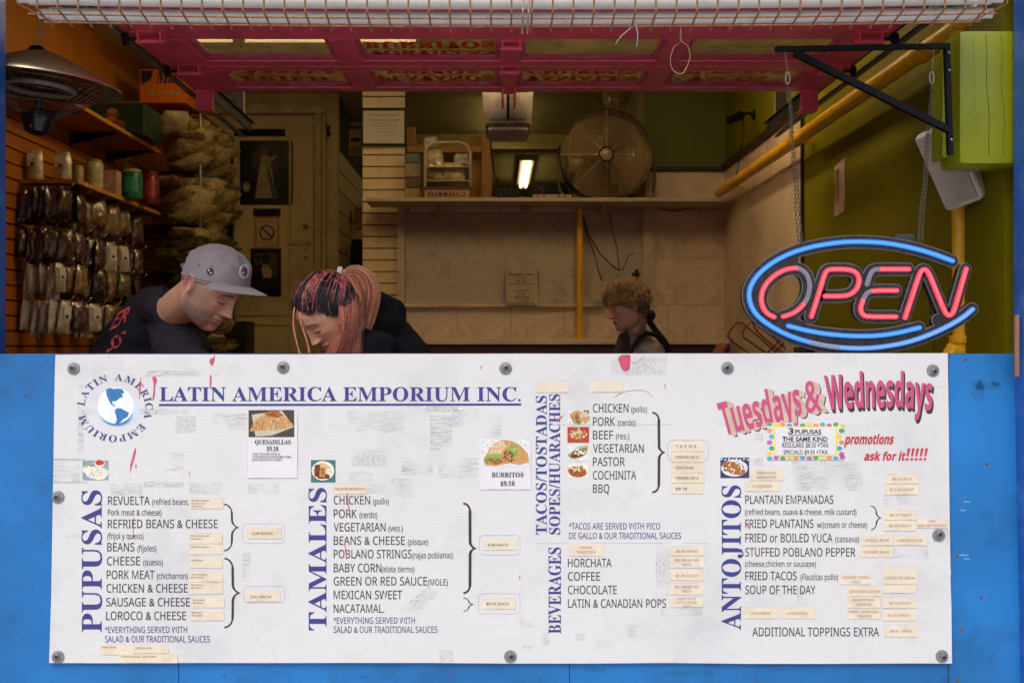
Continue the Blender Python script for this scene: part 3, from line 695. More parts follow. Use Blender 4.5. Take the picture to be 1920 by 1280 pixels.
# price stickers
m_stk = mat('cream_label_tape', hexc('e2d8c4'), 0.5, var=0.05, scale=22, bump=0.15, bscale=30, dirt=hexc('c6b89e'), dirt_amt=0.5, dirt_scale=25)
m_stkt = mat('faded_brown_print', hexc('7c5f55'), .6); m_stkf = mat('faded_pink_print', hexc('b89488'), .6)
ST = [
 (356, 932.7, 418.5, 952.5, ['60% Refried beans', '20% pork meat', '20% cheese'], 's'), (354.6, 998.6, 417, 1018.8, ['50% Refried beans', '50% cheese'], 's'), (354.6, 1019.4, 417, 1038.7, ['100% Refried beans'], 's'),
 (356, 1044.6, 417, 1064, ['100% cheese'], 's'), (355.5, 1071, 417.6, 1090, ['100% chicharron', '(pork meat)'], 's'), (355.5, 1090.6, 417.6, 1112.6, ['50% chicken', '50% cheese'], 's'),
 (358.5, 1119, 421, 1138, ['50% sausage', '50% cheese'], 's'), (357, 1142.6, 420, 1162.5, ['50% loroco', '50% cheese'], 's'),
 (464, 989, 527.7, 1009.3, ['3.24 EACH'], 'd'), (461.5, 1108.7, 525.4, 1127, ['3.51 EACH'], 'd'), (189, 1207.5, 252, 1226.6, ['BEEF & CHEESE'], 's'), (252.6, 1209, 316.6, 1224, ['CACTUS & CHEESE'], 's'),
 (224, 1225, 332.4, 1242, ['JALAPENO & CHEESE   PORK & CHEESE'], 's'), (625.6, 906, 688, 925.6, ['SALSA VERDE & POLLO'], 'm'), (906.5, 1010.5, 967.4, 1030.6, ['3.58 EACH'], 'd'), (903.8, 1121, 966.8, 1141, ['$9.72 EACH'], 'd'),
 (1004.6, 716, 1066, 735.5, [], 's'), (1106.5, 714, 1167.5, 734.5, [], 's'), (1259, 826.5, 1320, 846, ['T A C O S'], 'd'), (1259, 846.8, 1320, 866, ['ORDER OF 2'], 'd'), (1259, 867, 1320, 885.5, ['TOSTADAS'], 'd'),
 (1259, 886, 1320, 905.2, ['ORDER OF 2'], 'd'), (1259, 906, 1320, 925, ['$9.18'], 'd'), (1066, 1017.8, 1130.6, 1041.5, ['CEBADA', 'TAMARINDO'], 'f'), (1256, 1023, 1319.5, 1041, ['$2.50 EACH'], 'f'),
 (1255.8, 1043, 1320, 1063.8, ['$2.50/$3.00', 'EACH'], 'f'), (1256, 1068.9, 1319, 1087.7, ['$1.50 EACH'], 'f'), (1256, 1092.8, 1319.5, 1114, ['$2.50/$3.00', 'EACH'], 'f'), (1256, 1119.3, 1319.5, 1137.4, ['FROM $1.25', 'UP TO $2.85', 'EACH'], 'f'),
 (1406, 880, 1469.7, 900, ['DESAYUNOS', 'BREAKFAST'], 'f'), (1396.8, 901, 1460.6, 920.4, ['ALMUERZOS'], 'f'), (1660, 888, 1721.8, 906, ['$9.72 ACH'], 'f'), (1660, 907.4, 1721.8, 926.5, ['$11.34 EACH'], 'f'),
 (1658.5, 955, 1718.5, 974, ['$2.70 EACH'], 'f'), (1657, 974.8, 1717.5, 994.4, ['$2.70 EACH'], 'f'), (1718.5, 972, 1777, 989, ['ADD', '$0.81 PER TOPPING'], 'f'), (1614.5, 1002.4, 1674.8, 1021.7, ['SMALL $5.94'], 'f'),
 (1675.4, 1002.4, 1736.6, 1021.7, ['LARGE $10.26'], 'f'), (1613, 1024, 1674, 1044, ['CHEESE $4.44'], 'f'), (1656.4, 1062.4, 1718.5, 1094.5, ['', 'ORDER OF 3 $4.86'], 'f'), (1575.3, 1077, 1633, 1094.5, ['VEGGIE FRIED', 'TACO'], 'f'),
 (1590, 1098.3, 1652.5, 1117.3, ['SEAFOOD $13.00'], 'f'), (1588.7, 1118, 1651, 1138.4, ['BEEF/TRIPE', 'SEAFOOD'], 'f'), (1590.8, 1140.5, 1650.5, 1159.8, ['BEEF, CHICKEN,', 'VEGGIES'], 'f'), (1656, 1096, 1718.5, 1111, [], 'f'),
 (1655.5, 1120.6, 1719.3, 1139, ['$9.72 EACH'], 'f'), (1654.6, 1142, 1717, 1162.8, ['$2.70 EACH'], 'f'), (1658.5, 1171, 1720, 1193, ['$0.81 EACH'], 'f'), (1394, 1138.4, 1458, 1159, ['COLOMBIAN'], 'f'), (1463.4, 1139, 1527, 1159, ['EMPANADAS'], 'f')]
for i, (x0, y0, x1, y1, ls, ty) in enumerate(ST):
    s_ = paper(x0, y0, x1, y1, 'price_sticker', m_stk, 0.0008, 0.5)
    if ls:
        t_ = MB(); TT = BT(0.0026); n_ = len(ls); H = y1 - y0; W = x1 - x0
        for j, l_ in enumerate(ls):
            if not l_: continue
            cap = {'s': 2.7, 'd': 4.6, 'm': 3.8, 'f': 4.4}[ty]
            if n_ == 3 and ty == 'f': cap = 3.6
            step = cap * (1.9 if ty != 's' else 2.0); yb = (y0 + H / 2 + cap / 2 + (j - (n_ - 1) / 2) * step) if ty != 's' else y0 + 6.5 + j * step
            wl_ = min(W * 0.92, len(l_) * cap * (0.92 if ty != 's' else 0.75))
            xa = x0 + (W - wl_) / 2 if ty in 'fm' else x0 + (W * 0.13 if ty == 'd' else 2.5)
            text(t_, l_, xa, min(xa + wl_, x1 - 1), yb, cap, TT, 'sans', 0.0, res=1)
        t_.build('lettering', m_stkf if ty == 'f' else m_stkt, s_, fix=False)
# tape residue: see-through grey smears left by old tape
def residue_mat(name, col, dens, sx, sy):
    m = bpy.data.materials.new(name); m.use_nodes = True; nt = m.node_tree; N = nt.nodes; L = nt.links; b_ = N['Principled BSDF']
    b_.inputs['Base Color'].default_value = (*col, 1); b_.inputs['Roughness'].default_value = 0.8
    tc = N.new('ShaderNodeTexCoord'); mp = N.new('ShaderNodeMapping'); mp.inputs['Scale'].default_value = (sx, 1, sy); L.new(tc.outputs['Object'], mp.inputs[0])
    n1 = N.new('ShaderNodeTexNoise'); n1.inputs['Scale'].default_value = 1; n1.inputs['Detail'].default_value = 8; n1.inputs['Roughness'].default_value = .75; L.new(mp.outputs[0], n1.inputs[0])
    mr = N.new('ShaderNodeMapRange'); mr.inputs[1].default_value = 0.44; mr.inputs[2].default_value = 0.66; mr.inputs[3].default_value = 0; mr.inputs[4].default_value = dens; L.new(n1.outputs[0], mr.inputs[0])
    n2 = N.new('ShaderNodeTexNoise'); n2.inputs['Scale'].default_value = 14; n2.inputs['Detail'].default_value = 3; L.new(tc.outputs['Object'], n2.inputs[0])
    mr2 = N.new('ShaderNodeMapRange'); mr2.inputs[1].default_value = 0.38; mr2.inputs[2].default_value = 0.6; L.new(n2.outputs[0], mr2.inputs[0])
    mu = N.new('ShaderNodeMath'); mu.operation = 'MULTIPLY'; L.new(mr.outputs[0], mu.inputs[0]); L.new(mr2.outputs[0], mu.inputs[1]); L.new(mu.outputs[0], b_.inputs['Alpha'])
    return m
m_resh = residue_mat('tape_residue_streaks', (0.32, 0.32, 0.33), 0.5, 25, 300); m_resd = residue_mat('tape_residue_mottled', (0.36, 0.36, 0.37), 0.52, 200, 170)
RES = [(651, 770, 758, 810, 0), (590, 777, 645, 800, 0), (800, 760, 860, 772, 1), (848, 768, 898, 800, 1), (806, 778, 848, 852, 0), (904, 778, 940, 820, 0), (659, 842, 735, 874, 1), (752, 858, 810, 890, 0), (822, 858, 896, 896, 0), (731, 897, 808, 930, 0), (655, 884, 700, 903, 0), (690, 906, 735, 925, 0),
       (203, 664, 232, 697, 1), (272, 694, 410, 706, 0), (155, 765, 355, 777, 1), (330, 780, 368, 812, 1), (400, 775, 466, 806, 0), (305, 848, 345, 882, 0), (208, 906, 267, 928, 0), (270, 903, 345, 914, 0), (355, 904, 416, 926, 1), (464, 906, 523, 925, 0), (146, 720, 157, 850, 0), (100, 860, 150, 905, 0),
       (1145, 670, 1250, 703, 1), (1230, 1016, 1256, 1128, 1), (1240, 1136, 1318, 1155, 0), (975, 1150, 1003, 1175, 0), (1178, 1170, 1196, 1192, 0), (1080, 1186, 1096, 1200, 1), (825, 1218, 850, 1240, 1), (980, 1208, 1000, 1218, 0),
       (1486, 865, 1618, 920, 0), (1414, 813, 1430, 826, 1), (1414, 860, 1430, 873, 1), (1656, 926, 1720, 947, 0), (1674, 1024, 1712, 1046, 1), (1712, 1024, 1740, 1048, 0), (1495, 1100, 1530, 1135, 1), (1750, 990, 1780, 1018, 0), (1700, 1193, 1720, 1202, 0), (1018, 1178, 1030, 1210, 0), (120, 1000, 150, 1010, 0), (455, 1036, 470, 1090, 0)]
for (x0, y0, x1, y1, k) in RES:
    m_ = MB(); s_ = ((x0 * 7) % 5 - 2) * 0.5; m_.poly([BP(x0, y0, .0003), BP(x0 + s_, y1, .0003), BP(x1 + s_, y1, .0003), BP(x1, y0 - s_ * .5, .0003)]); m_.build('tape_residue', m_resd if k else m_resh, board, fix=False)
m_ = MB(); m_.poly([BP(x, y, .0003) for x, y in [(802, 1098), (823, 1112), (775, 1158), (749, 1142)]]); m_.build('tape_residue', m_resd, board, fix=False)
# pink paint drips
DR = [[(1167, 665), (1182, 665), (1182, 678), (1181, 690), (1176, 696), (1170, 696), (1165, 690), (1162, 682), (1159, 674), (1161, 668)],
      [(392.5, 678), (394, 672), (399, 671), (403, 665), (402, 676), (398, 686), (395, 683)], [(393.4, 703), (396.5, 703), (396, 722), (394.5, 731), (393, 720)],
      [(285, 707), (292, 706), (294.5, 714), (291, 722), (290, 742), (287, 751), (285.5, 748), (288, 730), (288, 718)], [(262, 720), (264, 705), (265, 720), (263, 735), (261.4, 750), (260.6, 735)],
      [(251, 846), (254, 838), (255, 846), (251, 862), (247, 874), (243.6, 888), (244.5, 870)], [(254, 868), (256, 872), (255.5, 877), (253.6, 876)], [(355, 882), (356, 882), (355.7, 893), (355.2, 893)],
      [(1246.5, 717), (1248, 722), (1247.4, 729), (1246.3, 728)], [(650, 918), (651.4, 918), (653, 940), (656, 957), (658, 969), (655, 962), (652, 945)], [(646, 1008), (647.2, 1010), (648, 1030), (651, 1048), (649.6, 1048), (646.6, 1030)],
      [(1400, 984), (1402, 979), (1406, 993), (1404, 991)], [(1415, 1024), (1417, 1030), (1419, 1042), (1417, 1040)], [(901.5, 684), (903, 688), (902.4, 693), (901, 690)], [(1046, 785), (1059, 776), (1048, 788), (1044, 792)], [(974, 1078), (975.5, 1080), (975, 1086), (973.5, 1084)], [(250, 970), (251, 970), (249.6, 1008), (249, 1008)]]
for pts in DR:
    m_ = MB(); m_.prism([BP(x, y, .0009) for x, y in pts], (0, 0.0006, 0)); m_.build('paint_drip', mat('pink_drip', hexc('c8506a'), .4, var=.12, scale=40), board, fix=False)
m_ = MB(); m_.tube([BP(x, y, .0006) for x, y in [(1152, 745), (1160, 739), (1175, 733), (1192, 731), (1208, 732), (1216, 736), (1224, 745)]], 0.0005, 4)
m_.tube([BP(x, y, .0006) for x, y in [(1183, 681), (1195, 679), (1203, 672), (1210, 666)]], 0.0004, 4)
m_.build('pen_mark', mat('dull_red_ink', hexc('a8606c'), .6), board, fix=False)
# old rounded label outlines and seams
m_ = MB()
for (x0, y0, x1, y1) in [(455, 981, 533, 1018), (457, 1098, 534, 1129), (899, 1003, 975, 1040), (897, 1112, 975, 1150), (1252, 825, 1328, 863)]:
    pts = []; r_ = 8
    for cx_, cy_, a0 in [(x1 - r_, y0 + r_, -PI / 2), (x1 - r_, y1 - r_, 0), (x0 + r_, y1 - r_, PI / 2), (x0 + r_, y0 + r_, PI)]:
        for i in range(4): a = a0 + PI / 2 * i / 3; pts.append(BP(cx_ + r_ * math.cos(a), cy_ + r_ * math.sin(a), .0004))
    m_ = MB(); m_.tube(pts, 0.0005, 4, closed=True); m_.build('label_outline', mat('old_label_edge', hexc('b0b0b5'), .5), board, fix=False)
m_ = MB()
for x0, y0, x1, y1 in [(101, 860, 158, 862), (101, 903, 165, 905), (1002, 1017.4, 1256, 1018.6), (1002, 795.5, 1260, 796.5), (1345, 796, 1440, 797), (1500, 724, 1776, 725), (1280, 1017.6, 1330, 1018.4)]:
    m_.poly([BP(x0, y0, .0003), BP(x0, y1, .0003), BP(x1, y1, .0003), BP(x1, y0, .0003)])
m_.build('crease', mat('crease_shadow_grey', hexc('bcbdc1'), .5), board, fix=False)
# bolts with washers
m_washer = mat('weathered_washer', (0.3, 0.31, 0.32), 0.5, 0.6, var=.3, scale=120, dirt=(0.12, .12, .12), dirt_amt=.5, dirt_scale=60)
def bolt():
    t_ = thing('bolt', (0, 0, 0), '', 'bolt', 'washered bolts holding the menu board')
    a = MB(); a.lathe([(0.0005, -.0045), (.0105, -.0045), (.0105, -.0035), (.0165, -.0025), (.0172, 0)], (0, 0, 0), 'y', 28); a.build('washer', m_washer, t_, smooth='auto')
    a = MB(); a.lathe([(.0004, -.0085), (.0065, -.0085), (.0085, -.007), (.0088, -.0045)], (-.0015, 0, .0015), 'y', 16); a.build('bolt_head', mat('grey_bolt', (.2, .205, .21), .5, .7), t_, smooth='auto')
    a = MB(); a.lathe([(.0003, -.0092), (.0042, -.0092), (.0046, -.0085)], (-.0018, 0, .0022), 'y', 10); a.build('socket', m_rubber, t_)
    return t_
BL = [(138.3, 691, 'top left corner, above the globe logo'), (531, 689, 'top edge, above the word America'), (948, 690.7, 'top edge, above the end of the blue title'), (1364, 690, 'top edge of the board, left of the pink Tuesdays heading'),
      (1749, 694.6, 'top right corner of the board, above the pink Wednesdays heading'), (109, 932, 'left edge of the board, beside the word Pupusas'), (109, 1231, 'bottom left corner of the menu board'), (957, 1230, 'middle of the bottom edge of the menu board'), (1760, 1003, 'right edge of the board, beside the topping sticker'), (1766, 1229.6, 'bottom right corner of the menu board')]
b0 = None
for i, (x, y, d_) in enumerate(BL):
    o = bolt() if i == 0 else copy_tree(b0, (0, 0, 0)); b0 = b0 or o
    o.location = BP(x, y, 0.0002); o.rotation_euler = (0, [0, .4, 1.1, -.5, 2.9, -.3, .2, 1.6, .8, 2.6][i], 0); o['label'] = 'grey washer bolt at the ' + d_
# ------------------------------------------------------------------ caged fluorescent fixture over the window
m_tube = mat('fluorescent_tube_glass', hexc('d4d1cd'), 0.25, var=0.03, scale=5, dirt=hexc('8f8880'), dirt_amt=0.35, dirt_scale=18)
FX = thing('light_fixture', P(950, -40, 2.74), 'unlit twin tube fluorescent light in a rusty wire cage above the serving window', 'light fixture')
def bow(x): t_ = (x - 0.02) / 1.22; return -0.013 * (1 - t_ * t_)
def rowpts(x0, x1, y, H, n=24): return [(x0 + (x1 - x0) * i / n, y, EYE + H + bow(x0 + (x1 - x0) * i / n)) for i in range(n + 1)]
for (xa, xb, y, H, r) in [(-1.165, 1.235, 2.665, 0.872, 0.0168), (-1.125, 1.225, 2.70, 0.843, 0.0155)]:
    a = MB(); a.tube(rowpts(xa, xb, y, H), r, 16); o = a.build('tube', m_tube, FX, smooth='auto')
    for xe, sg in ((xa, 1), (xb, -1)):
        a = MB(); a.tube([(xe - sg * 0.001, y, EYE + H + bow(xe)), (xe + sg * 0.03, y, EYE + H + bow(xe))], r + 0.0008, 16)
        a.tube([(xe - sg * 0.03, y, EYE + H + bow(xe)), (xe - sg * 0.001, y, EYE + H + bow(xe))], r * 0.8, 14)
        a.build('tube_cap', mat('grey_white_cap', hexc('c9c4be'), .4, dirt=hexc('6b6258'), dirt_amt=.5, dirt_scale=30), o, smooth='auto')
a = MB(); a.box(-1.15, 1.25, 2.66, 2.88, EYE + 0.93, EYE + 0.99, bev=.004)
a.build('housing', mat('dirty_grey_housing', hexc('6d6459'), .6, dirt=hexc('3a3028'), dirt_amt=.6), FX)
gd = MB(); gd.tube([(x, 2.668, z - 0.002 - .045) for x, y, z in rowpts(-1.13, 1.21, 0, 0.86)], 0.0023, 6)
gd.tube([(x, 2.634, z + 0.0) for x, y, z in rowpts(-1.155, 1.235, 0, 0.8225)], 0.0023, 6)
for sg, xe in ((-1, -1.165), (1, 1.245)):
    gd.tube([(xe, 2.597, EYE + .97), (xe, 2.597, EYE + .835), (xe - sg * .03, 2.634, EYE + .8225), (xe - sg * .055, 2.668, EYE + .813)], .002, 6)
gd.tube([(x, 2.598, z) for x, y, z in rowpts(-1.165, 1.245, 0, 0.9)], 0.0016, 6)
guard = gd.build('wire_guard', m_rust, FX)
w0 = None; nW = 47
for i in range(nW):
    x = -1.118 + i * 0.05025
    if w0 is None:
        a = MB(); a.tube([(0, 2.597, EYE + .97), (0, 2.597, EYE + .828), (0, 2.602, EYE + .8235), (0, 2.664, EYE + .8135), (0, 2.69, EYE + .8085)], .0026, 6)
        w0 = a.build('wire', m_rust, guard); o = w0
    else: o = w0.copy(); COL.objects.link(o); o.parent = guard
    o.location = (x, 0, bow(x)) ; o.location.x = x
a = MB()
for x in (0.066, 0.0795): a.tube([(x, 2.595, EYE + .97), (x, 2.595, EYE + .815), (x, 2.60, EYE + .808), (x, 2.7, EYE + .794)], .0027, 6)
a.build('joint_wire', mat('rusty_white_wire', (.4, .33, .27), .8, var=.5, scale=120), guard)

# zip tie and wire loop hanging from the cage
def cage_pt(px, py): return P(px, py, 2.69)
a = MB(); a.tube([P(1191, 40, 2.66), P(1180, 55, 2.665), P(1165, 68, 2.665), P(1154, 83, 2.665)], .0014, 6); a.tube([P(1190, 40, 2.665), P(1193, 50, 2.66), P(1196, 65, 2.66), P(1194, 88, 2.66)], .0015, 6)
a.tube([P(1180, 50, 2.66), P(1187, 38, 2.655), P(1194, 36, 2.66), P(1192, 47, 2.665), P(1184, 52, 2.663)], .0014, 6)
tag(a.build('zip_tie', mat('grey_white_plastic', hexc('aaa2a4'), .5), smooth=True), 'loose knotted white tie dangling from the rusty wire cage', 'tie')
a = MB(); pts = [(1276, 52), (1277, 62), (1276, 76), (1279, 79), (1289, 85), (1293, 97), (1294, 108), (1289, 124), (1281, 138), (1272, 139), (1262, 133), (1257, 120), (1257, 108), (1262, 92), (1265, 87), (1276, 80)]
a.tube([P(x, y, 2.69) for x, y in pts], .0012, 6)
a.tube([P(1276 + 1.6 * math.sin(i * 1.9), 60 + i * 1.3, 2.69 + .001 * math.cos(i * 1.9)) for i in range(14)], .0012, 5)
tag(a.build('wire_loop', mat('pale_copper_wire', hexc('b08c72'), .4, .7), smooth=True), 'thin twisted wire bent into an open loop hanging from the cage', 'wire loop')

# ------------------------------------------------------------------ pink sectional door, folded up overhead
DZ = EYE + 1.0
door = thing('overhead_door', (0.03, 3.6, DZ), 'pink sectional glass overhead door slid open flat under the ceiling', 'door')
XC = [(-1.18, -1.012), (-0.552, -0.463), (0.012, 0.085), (0.56, 0.643), (1.133, 1.27)]
for (y0, y1) in [(3.02, 3.478), (3.745, 3.809), (3.812, 3.876), (4.125, 4.19)]:
    a = MB(); a.box(-1.18, 1.27, y0, y1, DZ, DZ + 0.045, bev=0.006); a.build('rail', m_pink, door)
for (y0, y1) in [(3.479, 3.744), (3.877, 4.124)]:
    for (x0, x1) in XC:
        a = MB(); a.box(x0, x1, y0 - .006, y1 + .006, DZ - 0.0015, DZ + 0.043, bev=0.008); a.build('stile', m_pink, door)
m_pane = mat('dirty_glass_painted_backlight', hexc('e6d078'), 0.16, var=0.2, scale=6, alpha=0.62, dirt=hexc('6d6436'), dirt_amt=.6, dirt_scale=9, spec=0.5)  # pale yellow film stands in for the lit ceiling behind the dirty glass
m_bead = mat('pink_bead', hexc('c2405f'), .35, var=.1, dirt=hexc('a39a98'), dirt_amt=.6, dirt_scale=20)
m_sred = mat('red_sign_paint', hexc('c02a14'), .5, var=.15, scale=30); m_sgold = mat('gold_sign_paint', hexc('d8a428'), .5, var=.1, scale=30)
PZ = DZ + 0.02
words = {(0, 1): [('BURRITOS', -.447, -.006, 3.566, .078), ('TORTILLAS', -.44, -.004, 3.672, .068)],
         (1, 0): [('CASSAVA', -1.0, -.59, 3.925, .062), ('FRIED', -.97, -.64, 4.018, .068)], (1, 1): [('FRITOS', -.41, -.063, 3.925, .055), ('PLATANOS', -.45, -.01, 4.012, .075)],
         (1, 2): [('CHURROS', .118, .523, 3.925, .062), ('TAMALES', .11, .535, 4.018, .068)], (1, 3): [('PUPUSAS', .68, 1.07, 3.925, .062), ('TACOS', .73, 1.03, 4.018, .068)]}
for r_, (y0, y1) in enumerate([(3.478, 3.745), (3.876, 4.125)]):
    for c_ in range(4):
        x0, x1 = XC[c_][1], XC[c_ + 1][0]
        a = MB(); a.box(x0 + .001, x1 - .001, y0 + .001, y1 - .001, PZ, PZ + 0.004); pn = a.build('pane', m_pane, door)
        a = MB()
        a.box(x0, x1, y1 - .02, y1 - .001, DZ + .006, PZ - .001); a.box(x0, x1, y0 + .001, y0 + .012, DZ + .006, PZ - .001)
        a.box(x0 + .001, x0 + .012, y0 + .013, y1 - .021, DZ + .006, PZ - .001); a.box(x1 - .012, x1 - .001, y0 + .013, y1 - .021, DZ + .006, PZ - .001)
        a.build('glazing_bead', m_bead, pn)
        if (r_, c_) in words:
            tm = MB()
            for (s, xa, xb, yb, cp) in words[(r_, c_)]:
                text(tm, s, xa + .004, xb + .004, yb + .006, -cp, lambda X, Y: Vector((X, Y, PZ - .0012)), 'serif', 0, k=1)
                text(tm, s, xa, xb, yb, -cp, lambda X, Y: Vector((X, Y, PZ - .002)), 'serif', .012, k=0)
            tm.build('lettering', [m_sred, m_sgold], pn, fix=False)
        if (r_, c_) == (0, 3):
            tm = MB(); q = [Vector((.72 + i * .012, 3.62 + .018 * math.sin(i * 1.7) + .008 * math.sin(i * .6), PZ - .002)) for i in range(28)]
            tm.tube(q, .0014, 4); tm.build('scribble', mat('faint_marker', hexc('8c8440'), .6), pn)
def hinge(x, y, s=1.0, arm=0.0):
    a = MB(); w = .036 * s
    a.box(x - w * 1.6, x + w * 1.6, y - .03, y + .03, DZ - .004, DZ - .001, bev=.001)
    for sx in (-w, w): a.prism([(x + sx - .002, y - .028, DZ - .004), (x + sx - .002, y + .028, DZ - .004), (x + sx - .002, y + .01, DZ - .038 * s), (x + sx - .002, y - .012, DZ - .038 * s)], (.004, 0, 0))
    a.tube([(x - w * 1.3, y, DZ - .027 * s), (x + w * 1.3, y, DZ - .027 * s)], .008, 10)
    h = a.build('hinge', m_pink, door)
    a = MB(); sg = -1 if x < 0 else 1
    if abs(x) > .5: a.tube([(x + sg * w, y, DZ - .02), (x + sg * .085, y, DZ - .02)], .006, 8); a.tube([(x + sg * .075, y, DZ - .02), (x + sg * .088, y, DZ - .02)], .02, 14); a.build('roller', m_black, h)
hinge(-1.1, 3.4); hinge(-1.09, 3.8); hinge(1.19, 3.4); hinge(1.19, 3.8); hinge(.05, 3.5, .8); hinge(.05, 3.81, .8)
for x in (-1.13, 1.215):
    a = MB(); a.box(x - .033, x + .033, 4.13, 4.15, DZ - .085, DZ - .002, bev=.002); a.box(x - .033, x + .033, 4.151, 4.2, DZ - .085, DZ - .081, bev=.001); a.build('corner_plate', m_pink, door)
a = MB(); a.box(.02, .078, 3.9, 4.2, DZ - .006, DZ - .0025); a.box(.022, .03, 4.1, 4.22, DZ - .06, DZ - .006); a.box(.068, .076, 4.1, 4.22, DZ - .06, DZ - .006); a.build('operator_bracket', m_pink, door)
# tracks
m_trk = mat('dull_track_steel', hexc('8d8480'), .45, .6, var=.2, scale=20)
for (xa, lab) in ((-1.21, 'left'), (1.335, 'right')):
    t_ = thing('door_track', (xa, 3.0, DZ), 'horizontal steel door track running back along the %s side of the pink door' % lab, 'door track')
    sg = 1 if xa < 0 else -1
    a = MB(); a.box(*sorted((xa, xa + sg * .006)), 3.0, 5.05, DZ - .006, DZ + .012); a.box(*sorted((xa, xa + sg * .02)), 3.0, 5.05, DZ - .009, DZ - .006); a.build('flange', m_trk, t_)
    a = MB(); a.box(*sorted((xa + sg * .006, xa + sg * .075)), 3.0, 5.03, DZ + .05, DZ + .056); a.box(*sorted((xa + sg * .06, xa + sg * .066)), 3.0, 5.0, DZ + .0, DZ + .049); a.build('channel', m_black, t_)
    a = MB(); a.box(*sorted((xa, xa + sg * .05)), 4.9, 4.93, DZ + .057, CEIL); a.build('hanger_strap', m_trk, t_)
a = MB(); a.box(-1.24, -1.0, 5.05, 5.08, DZ - .0, DZ + .03)
tag(a.build('track_brace', m_black), 'short black brace across the inner end of the left door track', 'brace')

# opener hanging behind the door
op = thing('door_opener', P(952, 215, 5.4), 'dusty grey ceiling mounted door opener hanging behind the pink door', 'door opener')
c0 = P(952, 215, 5.4); X, Z = c0.x, c0.z
m_opn = mat('grey_plastic_cover', hexc('9f9590'), .5, var=.1, scale=8, bump=.05)
a = MB(); cols = 10; rows_ = 7; vs = []
for j in range(rows_ + 1):
    for i in range(cols + 1):
        u = i / cols * 2 - 1; v = j / rows_
        w = .128 - .012 * v; zz = Z + .1 - .16 * v - .02 * (1 - u * u) * (v < .1)
        vs.append((X + u * w, 5.28 + .05 * abs(u) ** 3 + .03 * (2 * v - 1) ** 2 * (1 if v > .5 else .3), zz))
a.add(vs, [(j * (cols + 1) + i, j * (cols + 1) + i + 1, (j + 1) * (cols + 1) + i + 1, (j + 1) * (cols + 1) + i) for j in range(rows_) for i in range(cols)])
a.box(X - .115, X + .115, 5.34, 5.62, Z - .06, Z + .1, bev=.01); a.build('cover', m_opn, op, smooth='auto')
a = MB(); a.box(X - .112, X + .112, 5.3, 5.6, Z - .085, Z - .062, bev=.006); a.build('lens', mat('smoky_lens', hexc('4a3c28'), .3), op)
a = MB(); a.box(X - .1, X + .1, 5.29, 5.58, Z - .105, Z - .087, bev=.01); a.build('under_cover', m_opn, op)
a = MB()
for i in range(9):
    a.box(X - .08 + i * .02 - .004, X - .08 + i * .02 + .004, 5.268, 5.29, Z - .055, Z - .048)
    a.box(X - .07 + i * .0175 - .003, X - .07 + i * .0175 + .003, 5.281, 5.2895, Z - .1, Z - .094)
a.build('vent_slot', m_black, op)
a = MB(); a.box(X - .006, X + .006, 4.2, 5.26, Z + .09, Z + .105); a.box(X - .007, X + .007, 5.25, 5.27, Z - .06, Z + .12); a.build('rail', m_black, op)
a = MB(); a.box(X - .1, X + .1, 5.35, 5.5, Z + .102, CEIL); a.build('hanger', m_black, op)

# ------------------------------------------------------------------ gas pipes
t_ = thing('gas_pipe', (1.45, 5, EYE + 1.0), 'long yellow gas pipe running back along the top of the right wall', 'pipe')
a = MB(); a.tube([(1.452, 3.15, EYE + 1.005), (1.452, 5, EYE + 1.0), (1.45, 6.95, EYE + 1.0)], .031, 18); a.build('pipe_run', m_yellowpipe, t_, smooth='auto')
for y in (3.62, 5.2, 6.6):
    a = MB(); a.tube([(1.451, y - .03, EYE + 1.002), (1.451, y + .03, EYE + 1.002)], .037, 18); a.box(1.48, 1.548, y - .012, y + .012, EYE + .99, EYE + 1.01); a.build('clamp', m_yellowpipe, t_)
t_ = thing('gas_riser', (1.43, 3.3, EYE), 'upright yellow gas pipe with a valve standing behind the open sign', 'pipe')
a = MB(); a.tube([P(1798, 60, 3.3), P(1799, 350, 3.3), P(1801, 632, 3.3)], .0235, 18); a.build('pipe_run', m_yellowpipe, t_, smooth='auto')
c0 = P(1801, 640, 3.3)
a = MB(); a.tube([c0 + Vector((0, 0, .02)), c0 + Vector((0, 0, -.005))], .034, 18); a.tube([c0 + Vector((0, 0, -.005)), c0 + Vector((0, 0, -.05))], .029, 18)
a.tube([c0 + Vector((.02, 0, -.04)), c0 + Vector((-.03, -.005, -.03)), c0 + Vector((-.045, -.01, -.06))], [.028, .027, .026], 16); a.build('elbow', m_yellowpipe, t_, smooth='auto')
a = MB(); a.tube([c0 + Vector((.03, -.02, -.02)), c0 + Vector((.04, -.03, -.06))], .02, 12); a.build('valve', m_yellowpipe, t_, smooth='auto')
a = MB(); a.tube([P(x, y, 3.32) for x, y in [(1818, 600), (1823, 630), (1825, 665)]], .002, 6)
tag(a.build('white_cable', mat('white_cable_jacket', hexc('b9b2a8'), .5)), 'thin white cable beside the yellow pipe at the right', 'cable')
a = MB(); a.tube([P(x, y, 3.35) for x, y in [(1735, 465), (1742, 560), (1749, 620), (1752, 665)]], .0018, 6)
tag(a.build('sign_cable', m_rubber), 'thin black power cable dropping behind the open sign', 'cable')
t_ = thing('gas_pipe', P(1087, 640, 7.05), 'upright yellow gas pipe against the tiled back wall', 'pipe')
a = MB(); a.tube([P(1087, 392, 7.08), P(1087, 640, 7.08)], .021, 14); a.build('pipe_run', m_yellowpipe, t_, smooth='auto')

